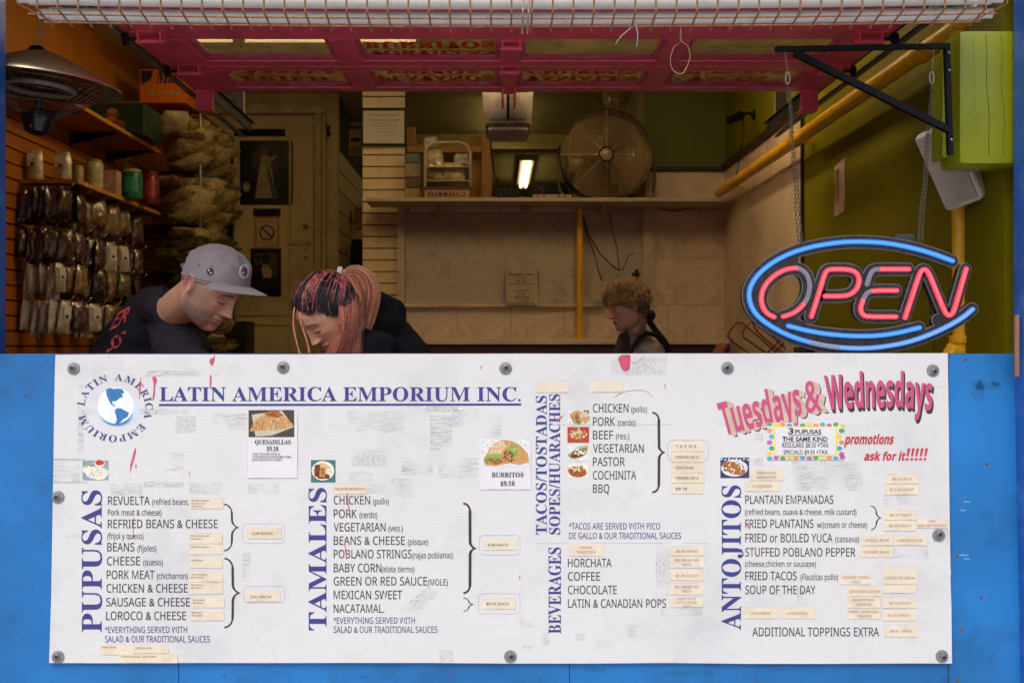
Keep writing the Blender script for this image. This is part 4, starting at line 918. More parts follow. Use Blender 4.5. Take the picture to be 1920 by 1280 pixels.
# ------------------------------------------------------------------ green box post, bracket, speaker
m_lime = mat('lime_green_gloss_paint', hexc('838b10'), .32, var=.16, scale=5, bump=.25, bscale=22, dirt=hexc('5f6a08'), dirt_amt=.35, dirt_scale=5)
t_ = thing('green_block', (1.36, 3.0, EYE + .5), 'thick lime green painted wooden block on the wall by the right blue post', 'wooden block')
a = MB(); a.box(1.272, 1.47, 2.93, 3.07, EYE + .5, EYE + .872, bev=.022); a.build('block', m_lime, t_, smooth='auto')
m_crack = mat('crack_shadow', hexc('2a2c08'), .8)
for (px, am) in ((1848, 1.4), (1876, 2.2), (1824, .8)):
    a = MB(); a.tube([P(px + am * math.sin(i * .9) + i * .6, 66 + i * 17.5, 2.9298) for i in range(14)], .0005 if px != 1848 else .0008, 4); a.build('crack', m_crack if px != 1824 else m_lime, t_)
a = MB(); a.box(1.252, 1.271, 2.99, 3.07, EYE + .53, EYE + .83, bev=.004); a.build('side_board', m_lime, t_)
jb = MB(); jb.box(1.44, RX - .001, 3.021, 3.3, FL, EYE + 1.9); tag(jb.build('wall_pier', m_olive), 'olive green pier at the right end of the shop wall', 'pier')
br = thing('sign_bracket', P(1780, 90, 2.92), 'black steel corner bracket holding up the chains of the open sign', 'bracket')
a = MB(); yb = 2.905
def bar(m_, p, q, w, d): # flat bar between two points in the x-z plane
    p, q = Vector(p), Vector(q); t__ = (q - p).normalized(); n_ = Vector((-t__.z, 0, t__.x)) * w / 2
    m_.prism([p + n_, q + n_, q - n_, p - n_], (0, d, 0))
bar(a, P(1456, 91, yb), P(1782, 85, yb), .012, .02); a.build('arm', m_black, br)
a = MB(); bar(a, P(1490, 97, yb - .003), P(1783, 243, yb - .003), .017, .02); a.build('brace', m_black, br)
a = MB(); bar(a, P(1777, 82, yb + .001), P(1784, 290, yb + .001), .013, .018); a.build('plate', m_black, br)
for (x, y) in [(1779, 99), (1780, 132), (1784, 262)]:
    a = MB(); p_ = P(x, y, yb - .001); a.lathe([(.0003, -.003), (.003, -.002), (.0035, 0)], p_, 'y', 10); a.build('screw', m_steel, br)

sp = thing('speaker', P(1795, 300, 3.2), 'small off white wall speaker tilted below the green block', 'speaker')
m_spk = mat('off_white_plastic', hexc('ece2d4'), .45, var=.05)
R = Matrix.Translation(P(1800, 303, 3.22)) @ Matrix.Rotation(math.radians(-24), 4, 'Y') @ Matrix.Rotation(math.radians(-50), 4, 'Z') @ Matrix.Diagonal((1.15, 1.55, 1.28, 1))
a = MB()
vs = [Vector(v) for v in [(-.055, -.06, -.1), (.055, -.06, -.1), (.035, .07, -.085), (-.035, .07, -.085), (-.055, -.06, .1), (.055, -.06, .1), (.035, .07, .085), (-.035, .07, .085)]]
bm = bmesh.new(); bv = [bm.verts.new(v) for v in vs]
for f in [(0, 3, 2, 1), (4, 5, 6, 7), (0, 1, 5, 4), (1, 2, 6, 5), (2, 3, 7, 6), (3, 0, 4, 7)]: bm.faces.new([bv[i] for i in f])
bmesh.ops.bevel(bm, geom=bm.edges[:], offset=.016, segments=4, profile=.5, affect='EDGES'); bm.verts.index_update()
a.add([R @ v.co for v in bm.verts], [[v.index for v in f.verts] for f in bm.faces]); bm.free(); a.build('cabinet', m_spk, sp, smooth='auto')
a = MB(); a.box(-.045, .045, -.0625, -.059, -.088, .088, R=R, bev=.0); a.build('grille', mat('speaker_grille', hexc('b5a89a'), .6, bump=.6, bscale=900), sp)
a = MB(); a.box(-.006, .006, -.0645, -.063, -.08, -.07, R=R); a.build('badge', m_steel, sp)
a = MB(); a.box(-.02, .06, .07, .1, -.02, .02, R=R); a.build('mount', m_spk, sp)

# ------------------------------------------------------------------ OPEN sign
SY = 2.98
sg_ = thing('open_sign', P(1612, 450, SY), 'oval open sign with red neon style letters in a broken blue ring, hanging on chains', 'sign')
m_back = mat('black_acrylic_back', (0.022, 0.02, 0.026), .3, var=.2, scale=30, dirt=(.07, .07, .08), dirt_amt=.3, dirt_scale=60)
m_edge = mat('clear_acrylic_edge', hexc('8d8890'), .25)
def emat(n_, c_, s_): return mat(n_, tuple(v * .5 for v in c_), .35, var=0.0, emit=c_, estr=s_)
m_nr = emat('red_led_glow', (1.0, .048, .085), .8); m_nb = emat('blue_led_glow', (.035, .22, 1.0), .68); m_nb2 = emat('pale_blue_led_glow', (.1, .3, .85), .5)
m_core = None
m_off = mat('unlit_silicone_strip', hexc('8a8894'), .5); m_noff = mat('half_lit_strip', hexc('8a8fa8'), .5, emit=(.15, .25, .5), estr=.25)
OUT = [(1785, 489.4), (1745.5, 474.8), (1705.6, 464), (1663, 456), (1626, 453.5), (1593, 453.2), (1560, 456), (1519.6, 463), (1482.8, 474), (1449.8, 490.6), (1424, 510.8), (1409, 531), (1403, 549.4), (1405.7, 569.6), (1416.7, 589.8), (1438.8, 608), (1471.8, 626.5), (1508.5, 639.3), (1545, 648), (1582, 652), (1618.7, 653), (1652.5, 650.4), (1695, 643), (1732, 631.5), (1772, 614), (1803.9, 595.6), (1822.5, 579.7)]
INN = [(1477.3, 610.9), (1508.5, 619), (1545, 625.6), (1582, 629), (1612, 630.3), (1645, 629.3), (1679, 624.8), (1723, 614.2)]
OO = [(1468, 593.4), (1488, 587), (1504.9, 573), (1515, 554.9), (1518, 532.8), (1512, 514.5), (1499.4, 503.4), (1482.8, 502.5), (1462.6, 509), (1442.4, 523.6), (1429.6, 542), (1426, 560.4), (1429.6, 577), (1438.8, 588.8), (1450.7, 594.3)]
PP = [(1520.5, 593.4), (1531, 562), (1541, 528), (1546, 512.6), (1551, 506.5), (1560, 504.6), (1591.4, 505.3), (1604.7, 510.6), (1611, 523.9), (1607, 539.8), (1596.7, 550.5), (1583.4, 555.2), (1546, 555.2)]
E1 = [(1624.6, 533.2), (1631, 513), (1637.9, 505.3), (1650, 504.8), (1703, 504.8)]
E2 = [(1680.4, 544.6), (1634, 544.6), (1623, 550.5), (1616.6, 563.7), (1612, 579.7), (1616.6, 590.3), (1626, 593.7), (1679, 593.7)]
NN = [(1696, 595.6), (1710, 553), (1724, 510.6), (1730.8, 504), (1738.8, 508), (1754, 545), (1769.3, 582.3), (1776, 591.6), (1782.6, 590.3), (1788, 582.3), (1800, 540), (1810.5, 504)]
def smooth_path(p, it=2):
    for _ in range(it):
        q = [p[0]]
        for a_, b_ in zip(p[:-1], p[1:]): q += [(a_[0] * .75 + b_[0] * .25, a_[1] * .75 + b_[1] * .25), (a_[0] * .25 + b_[0] * .75, a_[1] * .25 + b_[1] * .75)]
        q.append(p[-1]); p = q
    return p
def ribbon(m_, path, w, yf, yb, k=None, dome=0.0):
    """rounded flat bar following a pixel path at the sign's plane; front at yf, back at yb"""
    pts = [P(x, y, SY) for x, y in path]; n_ = len(pts); s_ = SY / F; W = w * s_; L_, R_ = [], []
    for i, p in enumerate(pts):
        t__ = (pts[min(i + 1, n_ - 1)] - pts[max(i - 1, 0)]); t__.y = 0; t__.normalize(); nn = Vector((-t__.z, 0, t__.x)) * W
        L_.append(p + nn); R_.append(p - nn)
    def cap_(p, t__, nn):
        return [p + nn * math.cos(a_) + t__ * W * math.sin(a_) for a_ in [PI * j / 8 for j in range(1, 8)]]
    t1 = (pts[-1] - pts[-2]); t1.normalize(); n1 = (L_[-1] - pts[-1]); t0_ = (pts[0] - pts[1]); t0_.normalize(); n0 = (R_[0] - pts[0])
    ring = L_ + cap_(pts[-1], t1, n1) + R_[::-1] + cap_(pts[0], t0_, n0)
    N_ = len(ring)
    vf = [Vector((p.x, yf, p.z)) for p in ring]; vb = [Vector((p.x, yb, p.z)) for p in ring]
    f_ = [(i, (i + 1) % N_, (i + 1) % N_ + N_, i + N_) for i in range(N_)]
    # front as quads strip + cap fans
    nC = 7; fl = [(i, N_ - nC - 1 - i, N_ - nC - 2 - i, i + 1) for i in range(n_ - 1)]
    fl.append(tuple([n_ - 1] + list(range(n_, n_ + nC)) + [n_ + nC])); fl.append(tuple([N_ - nC - 1] + list(range(N_ - nC, N_)) + [0]))
    m_.add(vf + vb, f_ + fl, k)
allp = [OUT, INN, OO, PP, E1, E2, NN, [(1486, 485), (1458, 498), (1435, 516), (1418, 540), (1416, 560), (1422, 578)], [(1462, 598), (1478, 604), (1500, 612)], [(1760, 600), (1782, 604)], [(1455, 607), (1490, 622), (1540, 636), (1620, 642), (1690, 634), (1715, 625)]]
a = MB(); e = MB()
for i, p in enumerate(allp):
    w = 11.5 if i != 6 else 10.5
    ribbon(a, smooth_path(p), w, SY - .0 - .0001 * i, SY + .03 + .0001 * i)
    ribbon(e, smooth_path(p), w + 1.0, SY + .0012 + .0001 * i, SY + .0035 + .0001 * i)
a.build('backing', m_back, sg_); e.build('acrylic_edge', m_edge, sg_)
def seg(path, x_from, x_to, by): pass
CORE = {'red_led_glow': emat('red_led_core', (1.0, .13, .15), .8), 'blue_led_glow': emat('blue_led_core', (.09, .33, 1.0), .68), 'pale_blue_led_glow': emat('pale_blue_core', (.2, .42, .95), .55)}
def tubep(name, path, m_, w=4.3, yo=0.0):
    a = MB(); ribbon(a, path, w, SY - .006 - yo, SY - .001); ribbon(a, path, w * .42, SY - .0075 - yo, SY - .0061 - yo, k=1); return a.build(name, [m_, CORE.get(m_.name, m_)], sg_, smooth=False)
so = smooth_path(OUT, 1); k1 = min(range(len(so)), key=lambda i: math.hypot(so[i][0] - 1525, so[i][1] - 643)); k2 = min(range(len(so)), key=lambda i: math.hypot(so[i][0] - 1568, so[i][1] - 651))
tubep('blue_strip', so[:k1 + 1], m_nb); tubep('blue_strip', so[k1:k2 + 1], m_noff, yo=.0003); tubep('blue_strip', so[k2:], m_nb2)
tubep('blue_strip', smooth_path(INN, 1), m_nb)
s_ = smooth_path(OO, 1); tubep('letter_stroke', s_[:6], m_nr); tubep('letter_stroke', s_[5:14], m_off, yo=.0003)['label'] = 'unlit grey part of the letter O'; tubep('letter_stroke', s_[13:], m_nr)
tubep('letter_stroke', smooth_path(PP, 1), m_nr)
s_ = smooth_path(E1, 1); tubep('letter_stroke', s_[:7], m_off, yo=.0003); tubep('letter_stroke', s_[6:], m_nr)
s_ = smooth_path(E2, 1); tubep('letter_stroke', s_[:4], m_nr); tubep('letter_stroke', s_[3:7], m_off, yo=.0003); tubep('letter_stroke', s_[6:], m_nr)
tubep('letter_stroke', smooth_path(NN, 1), m_nr)
a = MB(); c0 = P(1697, 447, SY + .03); a.box(c0.x - .028, c0.x + .028, c0.y, c0.y + .03, c0.z - .012, c0.z + .012, bev=.003); a.build('power_box', mat('grey_power_box', hexc('3d4148'), .5), sg_)
a = MB()
for x, y in [(1502, 462), (1724, 458)]: a.tube([P(x - 5, y + 8, SY + .01), P(x - 3, y - 2, SY + .01), P(x + 2, y - 2, SY + .01), P(x + 4, y + 8, SY + .01)], .0014, 6)
a.build('hook', m_steel, sg_)
# chains: real links
def chain(m_, p0, p1, pitch=.0115, r=.00085, w=.0036, sway=0.0):
    p0, p1 = Vector(p0), Vector(p1); d = p1 - p0; n_ = max(2, int(d.length / pitch)); t__ = d.normalized(); s1 = t__.cross(Vector((0, 1, 0))).normalized(); s2 = t__.cross(s1)
    for i in range(n_):
        c_ = p0 + d * ((i + .5) / n_) + s1 * sway * math.sin(i * .35); sd = (s1 if i % 2 else s2); q = []
        for j in range(8):
            a_ = 2 * PI * j / 8; q.append(c_ + t__ * math.cos(a_) * pitch * .72 + sd * math.sin(a_) * w)
        m_.tube(q, r, 4, closed=True)
for (lab, pts, clip) in [('left', [(1472, 93), (1477, 140), (1478, 162), (1500, 458)], (1477, 147)), ('right', [(1752, 86), (1748, 130), (1747, 158), (1724, 455)], (1747, 146))]:
    ch = thing('sign_chain', P(pts[0][0], pts[0][1], 2.92), 'thin steel chain hanging from the bracket to the %s side of the open sign' % lab, 'chain')
    q = [P(x, y, 2.93 + i * .016) for i, (x, y) in enumerate(pts)]
    a = MB(); a.tube([q[0], q[1]], .0008, 5); a.build('tie_wire', m_steel, ch)
    a = MB(); c_ = P(*clip, 2.945); a.tube([c_ + Vector((.006 * math.cos(t__), 0, .0165 * math.sin(t__))) for t__ in [2 * PI * j / 16 for j in range(16)]], .0016, 6, closed=True); a.build('quick_link', m_chrome, ch, smooth=True)
    for off in (-.004, .0065):
        a = MB(); chain(a, q[2] + Vector((off * .3, 0, 0)), q[3] + Vector((off, 0, 0)), sway=.0012); a.build('chain_strand', mat('dull_chain', (.2, .17, .13), .4, .8), ch, smooth=True)
# ------------------------------------------------------------------ lit ceiling lamps (seen through the glass door and in the back room, plus two unseen added ones)
m_lit = mat('added_lamp_tube', (.9, .8, .6), .4, var=0, emit=(1.0, 0.76, 0.42), estr=23.0)  # glow of the two added lamps
m_lit2 = mat('lit_back_room_tube', (.9, .8, .6), .4, var=0, emit=(1.0, 0.78, 0.42), estr=2.4)
m_lamp = mat('cream_lamp_tray', hexc('cfc6a4'), .5)
def tray(x, y0, y1, lab, z=CEIL):
    t_ = thing('ceiling_light', (x, (y0 + y1) / 2, z), lab, 'ceiling light')
    a = MB(); a.box(x - .07, x + .07, y0, y1, z - .05, z - .001); a.build('tray', m_lamp, t_)
    for s in ((-.04, .04) if y0 < 9 else (-.026, .026)):
        a = MB(); a.tube([(x + s, y0 + .03, z - .075), (x + s, y1 - .03, z - .075)], .014 if y0 < 9 else .018, 10); a.box(x + s - .01, x + s + .01, y0 + .02, y0 + .035, z - .08, z - .05); a.build('tube', m_lit if y0 < 7 else m_lit2, t_, smooth='auto')
    return t_
tray(-.45, 4.4, 5.6, 'unseen lit twin tube ceiling light added above the left half of the glass door')  # lamp put in to brighten the shop, hidden by the door
tray(0.75, 4.6, 5.8, 'unseen lit twin tube ceiling light added above the right half of the glass door')  # second added lamp, brightens the right side of the shop
tray(0.31, 10.6, 12.2, 'lit twin tube ceiling light at the far end of the back room')
tray(0.04, 8.1, 9.45, 'lit twin tube ceiling light half hidden above the door opener')
m_lit3 = mat('lit_warm_tube', (.8, .6, .3), .4, var=0, emit=(1.0, 0.72, 0.34), estr=2.6)
t_ = thing('ceiling_light', (-1.2, 6.33, CEIL), 'lit ceiling light running sideways in front of the cream door', 'ceiling light')
a = MB(); a.box(-1.95, -.45, 6.26, 6.4, CEIL - .05, CEIL - .001); a.build('tray', m_lamp, t_)
for s in (-.03, .03): a = MB(); a.tube([(-1.92, 6.33 + s, CEIL - .07), (-.48, 6.33 + s, CEIL - .07)], .016, 10); a.build('tube', m_lit3, t_, smooth='auto')

# ------------------------------------------------------------------ heat lamp at the left
HLc = P(75, 157, 3.3)
hl = thing('heat_lamp', HLc, 'round stainless patio heater hanging on a chain at the left of the window', 'heater')
m_shade = mat('brushed_heater_steel', (.62, .5, .34), .36, .9, var=.12, scale=4)
R = Matrix.Rotation(math.radians(4), 3, 'Y')
r0 = .242
a = MB(); a.lathe([(.03, .098), (.05, .092), (.09, .075), (.15, .048), (.21, .02), (r0, 0), (r0 + .002, -.008)], HLc, 'z', 64, R=R); a.build('shade', m_shade, hl, smooth=True)
a = MB(); a.lathe([(r0 - .001, -.008), (.215, -.004), (.17, .012), (.11, .03), (.06, .045), (.01, .05)], HLc, 'z', 64, R=R); a.build('reflector', mat('dark_reflector', (.12, .09, .07), .25, .8, var=.3, scale=9), hl, smooth=True)
a = MB()
for i in range(7):
    rr_ = .2 - .14 * (i / 6) ; zz = -.012 - .085 * (i / 6)
    a.tube([HLc + R @ Vector((rr_ * math.cos(t__), rr_ * math.sin(t__), zz)) for t__ in [2 * PI * j / 40 for j in range(40)]], .0007, 4, closed=True)
for i in range(40):
    t__ = 2 * PI * i / 40; c_, s_ = math.cos(t__), math.sin(t__)
    a.tube([HLc + R @ Vector((.222 * c_, .222 * s_, -.004)), HLc + R @ Vector((.2 * c_, .2 * s_, -.012)), HLc + R @ Vector((.058 * c_, .058 * s_, -.1))], .0006, 4)
a.build('grille', mat('grille_wire', (.3, .25, .21), .4, .9), hl)['kind'] = 'stuff'
a = MB(); a.tube([HLc + R @ Vector((.1 * math.cos(t__), .1 * math.sin(t__), -.015)) for t__ in [2 * PI * j / 32 for j in range(32)]], .009, 8, closed=True); a.build('heating_tube', mat('quartz_tube', (.25, .22, .2), .2, var=.1), hl, smooth=True)
a = MB(); a.lathe([(.001, -.05), (.012, -.05), (.014, -.08), (.05, -.1), (.05, -.112), (.041, -.135), (.036, -.15), (.018, -.16), (.0005, -.161)], HLc, 'z', 32, R=R); cap_ = a.build('end_cap', mat('black_cap', (.012, .012, .014), .3), hl, smooth='auto')
a = MB(); p_ = HLc + R @ Vector((0.0, -.045, -.14)); a.lathe([(.0004, -.004), (.004, -.003), (.005, 0)], p_, 'y', 10); a.build('indicator', mat('red_indicator', (.5, .02, .02), .3), cap_)
a = MB(); a.lathe([(.0005, .115), (.02, .113), (.028, .1), (.03, .095)], HLc + Vector((-.01, 0, 0)), 'z', 20); a.build('top_cap', m_black, hl, smooth='auto')
a = MB(); chain(a, HLc + Vector((0, 0, .1)), HLc + Vector((0.002, 0, .4)), pitch=.016, r=.0014, w=.0045); chain(a, HLc + Vector((0.002, 0, .4)), (HLc.x, HLc.y, CEIL), pitch=.05, r=.002, w=.008); a.build('chain', m_steel, hl)

# ------------------------------------------------------------------ left wall shelves
m_shelf = mat('orange_laminate_shelf', hexc('a8641e'), .4, var=.1, scale=6, stretch=(1, .3, 1)); m_shelfe = mat('amber_shelf_edge', hexc('d08c2a'), .35)
for (H, lab, ya) in [(.847, 'lower orange shelf carrying jars on the left slatted wall', 5.41), (1.235, 'upper orange shelf on the left slatted wall, above the jars', 5.2)]:
    s_ = thing('wall_shelf', (-2.3, 6, EYE + H), lab, 'shelf')
    a = MB(); a.box(LX + .022, -2.126, ya, 6.73, EYE + H - .018, EYE + H); a.build('board', m_shelf, s_)
    a = MB(); a.box(-2.1255, -2.118, ya, 6.73, EYE + H - .019, EYE + H + .001); a.build('edge_strip', m_shelfe, s_)
    for y in (5.5, 6.05, 6.62):
        a = MB(); a.prism([(LX + .022, y - .004, EYE + H - .02), (-2.15, y - .004, EYE + H - .02), (-2.15, y - .004, EYE + H - .03), (LX + .022, y - .004, EYE + H - .09)], (0, .008, 0)); a.build('shelf_bracket', m_black, s_)
        a = MB(); a.box(-2.117, -2.112, y - .01, y + .01, EYE + H - .022, EYE + H + .003); a.build('clip', mat('brass_clip', hexc('e8c878'), .3, .5), s_)

def bagmesh(w, h, d, seed, seal=True, nx=9, nz=12, lean=0.0, crinkle=.009):
    """puffed pouch: local x width, z height from 0, y depth"""
    r_ = random.Random(seed); vs = []; fs = []
    for side in (-1, 1):
        for j in range(nz + 1):
            for i in range(nx + 1):
                u = i / nx * 2 - 1; v = j / nz
                pf = max(0, 1 - abs(u) ** 2.6) ** .6 * max(0, 1 - abs(2 * v - 1) ** 4) ** .7
                x = u * w / 2 * (.72 + .28 * min(1, (1 - v) * 3.2)) * (1 - .05 * math.sin(PI * v)); 
                n_ = (noise.noise(Vector((u * 3 + seed, v * 4, side * 2.0))) + .6 * noise.noise(Vector((u * 7 + seed, v * 9, side * 5.0)))) * crinkle
                y = side * (d / 2 * pf + (n_ if 0 < i < nx and 0 < j < nz else 0)) + lean * v * v
                z = v * h + noise.noise(Vector((u * 2, v * 2, seed * 1.3))) * crinkle
                vs.append((x, y, z))
    W = nx + 1; o = W * (nz + 1)
    for j in range(nz):
        for i in range(nx):
            q = (j * W + i, j * W + i + 1, (j + 1) * W + i + 1, (j + 1) * W + i)
            fs.append(q); fs.append(tuple(k_ + o for k_ in q[::-1]))
    return vs, fs
def printed(name, base, spots, var=.3, scale=26, rough=.25):
    return mat(name, base, rough, var=var, scale=scale, dirt=spots, dirt_amt=.95, dirt_scale=scale * .8, spec=.8, coat=.6, bump=.5, bscale=45)
BAGM = {
 'chile': printed('dark_chile_bag_film', hexc('3c1c14'), hexc('8a6a50'), .5, 30), 'seed': printed('brown_seed_bag_film', hexc('8a6a4a'), hexc('c9b8a0'), .35, 40), 'purple': printed('clear_bag_purple_beans', hexc('5a3a44'), hexc('c2b2ac'), .4, 34),
 'chip': printed('yellow_snack_bag_film', hexc('a88c44'), hexc('f4ecc8'), .45, 30), 'pale': printed('pale_snack_bag_film', hexc('d2c08a'), hexc('f2ecd2'), .3, 18), 'white': printed('white_packet_film', hexc('c9beb0'), hexc('efe8e0'), .2, 30),
 'greenb': printed('olive_leaf_bag_film', hexc('6a6030'), hexc('b5a870'), .5, 30), 'silver': mat('silver_foil', (.6, .55, .42), .25, .8, var=.4, scale=20, bump=.5, bscale=30)}
m_tag = mat('white_product_label', hexc('e2ded6'), .5, var=.05, scale=30)
_bm = {}
def bag(mk, w, h, d, seed, x, y, z, rz=0, tilt=0, label='', group=None, tagged=False, name='snack_bag', cat='bag', roll=0):
    key = (mk, w, h, d, seed, tagged)
    if key not in _bm:
        vs, fs = bagmesh(w, h, d, seed)
        m_ = MB(); m_.add(vs, fs); o = m_.build(name, BAGM[mk], None, smooth=True)
        if tagged:
            t_ = MB(); t_.box(-w * .3, w * .3, -d / 2 - .003, -d / 2 - .001, h * .45, h * .85); t_.build('product_label', m_tag, o); t_ = MB(); t_.box(-w * .12, w * .12, -d / 2 - .004, -d / 2 - .0032, h * .47, h * .56); t_.build('barcode', m_ink, o)
        _bm[key] = o
    else:
        o = copy_tree(_bm[key], (0, 0, 0))
    o.name = name
    o.location = (x, y, z); o.rotation_euler = (tilt, roll, rz)
    tag(o, label, cat, group); return o
# pegs with rows of hanging bags
ROWS = [('top', .81, 'ccsssp'), ('second', .60, 'cpcwwp'), ('third', .43, 'wscsgc'), ('bottom', .24, 'wpwsgs')]
ROWS = [(n_, h_, [(5.4 + i * .225, {'c': 'chile', 's': 'seed', 'p': 'purple', 'w': 'white', 'g': 'greenb'}[k_], {'c': 7, 's': 6, 'p': 6, 'w': 5, 'g': 5}[k_]) for i, k_ in enumerate(ks)]) for n_, h_, ks in ROWS]
ordn = ['nearest', 'second', 'third', 'fourth', 'fifth', 'farthest']
m_peg = mat('chrome_peg', (.6, .56, .5), .25, .9)
what = {'chile': 'dark bag of dried chiles', 'seed': 'clear bag of brown seeds', 'chip': 'yellow snack bag', 'purple': 'clear bag of purplish beans', 'white': 'white paper packet of spices', 'greenb': 'bag of dried green leaves'}
rr = random.Random(21)
for rn, H, hooks in ROWS:
    for hi, (y, mk, cnt) in enumerate(hooks):
        pg = MB(); pg.tube([(LX + .02, y, EYE + H), (LX + .29, y, EYE + H - .004), (LX + .305, y, EYE + H + .02)], .003, 6)
        tag(pg.build('peg_hook', m_peg, None, smooth=True), 'steel peg on the %s hook row, %s from the window, on the slatted wall' % (rn, ordn[hi]), 'hook')
        for i in range(cnt):
            w, h = {'chile': (.1, .17), 'seed': (.095, .15), 'chip': (.1, .14), 'purple': (.09, .15), 'white': (.075, .17), 'greenb': (.1, .14)}[mk]; w *= rr.uniform(.85, 1.15); h = round(h * rr.choice([.9, 1, 1.1]), 3); w = round(w, 2)
            x = LX + .06 + i * (.23 / cnt) + rr.uniform(-.004, .004)
            bag(mk, w, h, .034, rr.choice([1, 2, 3, 7]), x, y + rr.uniform(-.01, .01), EYE + H - h - .004, rz=PI / 2 + rr.uniform(-.4, .4) - .45, tilt=0, roll=rr.uniform(-.16, .16),
                label='%s, %s from the wall, %s peg, %s row' % (what[mk], ['first', 'second', 'third', 'fourth', 'fifth', 'sixth', 'seventh'][i], ordn[hi], rn), group='bags on the %s peg of the %s row' % (ordn[hi], rn), tagged=(i == cnt - 1 and mk == 'white'), name='hanging_bag')
o = bag('silver', .2, .26, .05, 5, P(210, 560, 6.6).x, 6.6, P(210, 562, 6.6).z, label='silver packet with a red and white header card hanging on the left wall', name='header_card_bag')
a = MB(); a.box(-.1, .1, -.012, -.002, .22, .3); hc = a.build('header_card', mat('red_header_card', hexc('a82a22'), .5), o); hc.parent = o
a = MB(); a.box(-.098, .098, -.015, -.0125, .255, .295); a.build('header_band', m_tag, o)
# shelf goods
def jar(x, y, z, r, h, col, lab, lid=None, lcol=None, labcol=None, name='jar', cat='jar'):
    t_ = thing(name, (x, y, z), lab, cat)
    m_ = mat('jar_' + lab.replace(' ', '_')[:28], col, .3, var=.25, scale=30)
    a = MB(); a.lathe([(.001, 0), (r * .95, 0), (r, .008), (r, h * .85), (r * .92, h * .9), (r * .8, h * .92), (.001, h * .92)], (x, y, z), 'z', 24); a.build('body', m_, t_, smooth='auto')
    a = MB(); a.lathe([(r * .82, h * .915), (r * .84, h * .93), (r * .84, h), (.001, h)], (x, y, z), 'z', 20); a.build('lid', mat('lid_' + lab.replace(' ', '_')[:28], lcol or col, .4), t_, smooth='auto')
    if labcol:
        a = MB(); n_ = 12; vs = []
        for i in range(n_ + 1):
            t__ = -PI / 2 - .15 + (i / n_ - .5) * 2.2
            for zz in (h * .2, h * .72): vs.append((x + (r + .001) * math.cos(t__), y + (r + .001) * math.sin(t__), z + zz))
        a.add(vs, [(2 * i, 2 * i + 2, 2 * i + 3, 2 * i + 1) for i in range(n_)]); a.build('paper_label', mat('plab_' + lab.replace(' ', '_')[:26], labcol, .5, var=.2, scale=60), t_, smooth=True, fix=False)
    return t_
SH = EYE + .849
def packs(px0, px1, y, h, mk, d, seed, lab, name='pack', **k):
    x0, x1 = (px0 - VX) / F * y, (px1 - VX) / F * y
    return bag(mk, x1 - x0, h, d, seed, (x0 + x1) / 2, y, SH, label=lab, name=name, cat='packet', **k)
packs(50, 82, 5.47, .16, 'pale', .06, 11, 'upright bag with a white label, first on the orange jar shelf', tagged=True)
packs(100, 135, 5.5, .155, 'pale', .06, 12, 'upright bag with a white label, second on the orange jar shelf', tagged=True)
jar(P(146, 0, 5.66).x, 5.66, SH, .03, .12, hexc('9a8c4a'), 'narrow olive jar between labelled bag and wrapped roll', lcol=hexc('6a5a2a'))
jar(P(176, 0, 5.8).x, 5.8, SH, .048, .165, hexc('b9b083'), 'pale green wrapped roll standing on the orange jar shelf', lcol=hexc('9c9a60'), labcol=hexc('a3a06a'))
a = MB(); a.box(P(192, 0, 6.0).x, P(222, 0, 6.0).x, 5.97, 6.05, SH, SH + .14, bev=.004); tag(a.build('carton', mat('pinkish_carton', hexc('c09a7c'), .5, var=.3, scale=30)), 'small pinkish printed carton beside the green jars on the shelf', 'box')
jar(P(231, 0, 6.12).x, 6.2, SH, .035, .15, hexc('2c6a52'), 'slim green jar partly hidden behind the large green jar', lcol=hexc('8a8a5a'))
jar(P(251, 0, 6.15).x, 6.12, SH, .058, .165, hexc('1c6e4c'), 'large green jar with pale lid on the orange shelf', lcol=hexc('c8b88a'), labcol=hexc('2f8a62'))
jar(P(287, 0, 6.4).x, 6.35, SH, .05, .19, hexc('7c1a1e'), 'tall red bottle at the far end of the orange shelf', lcol=hexc('6a1418'), labcol=hexc('9c3a34'))
# green carton on the upper shelf
x0, x1 = P(166, 0, 6.2).x, P(268, 0, 6.2).x; zb = EYE + 1.237
gc = thing('green_carton', ((x0 + x1) / 2, 6.35, zb), 'dark green carton with an orange emblem lying on the upper orange shelf', 'box')
a = MB(); a.box(x0, x1, 6.2, 6.55, zb, zb + .185, bev=.003); a.build('box', mat('dark_green_carton', hexc('123a1e'), .4), gc)
a = MB(); cx_ = (x0 + x1) / 2 - .02
for k_, (dx, dz, rx, rz_) in enumerate([(0, .13, .03, .018), (0, .107, .044, .01), (-.005, .08, .034, .022), (.035, .06, .04, .022), (-.04, .055, .03, .014), (.02, .045, .06, .012)]):
    a.poly([(cx_ + dx + rx * math.cos(2 * PI * j / 14), 6.198 - k_ * .0002, zb + dz + rz_ * math.sin(2 * PI * j / 14)) for j in range(14)], k_ % 2)
a.box(x0, x1, 6.1985, 6.1995, zb + .18, zb + .185, k=2)
a.build('emblem', [mat('orange_emblem', hexc('c87838'), .5), mat('brown_emblem', hexc('8c5628'), .5), mat('tan_carton_edge', hexc('9a8648'), .5)], gc, fix=False)
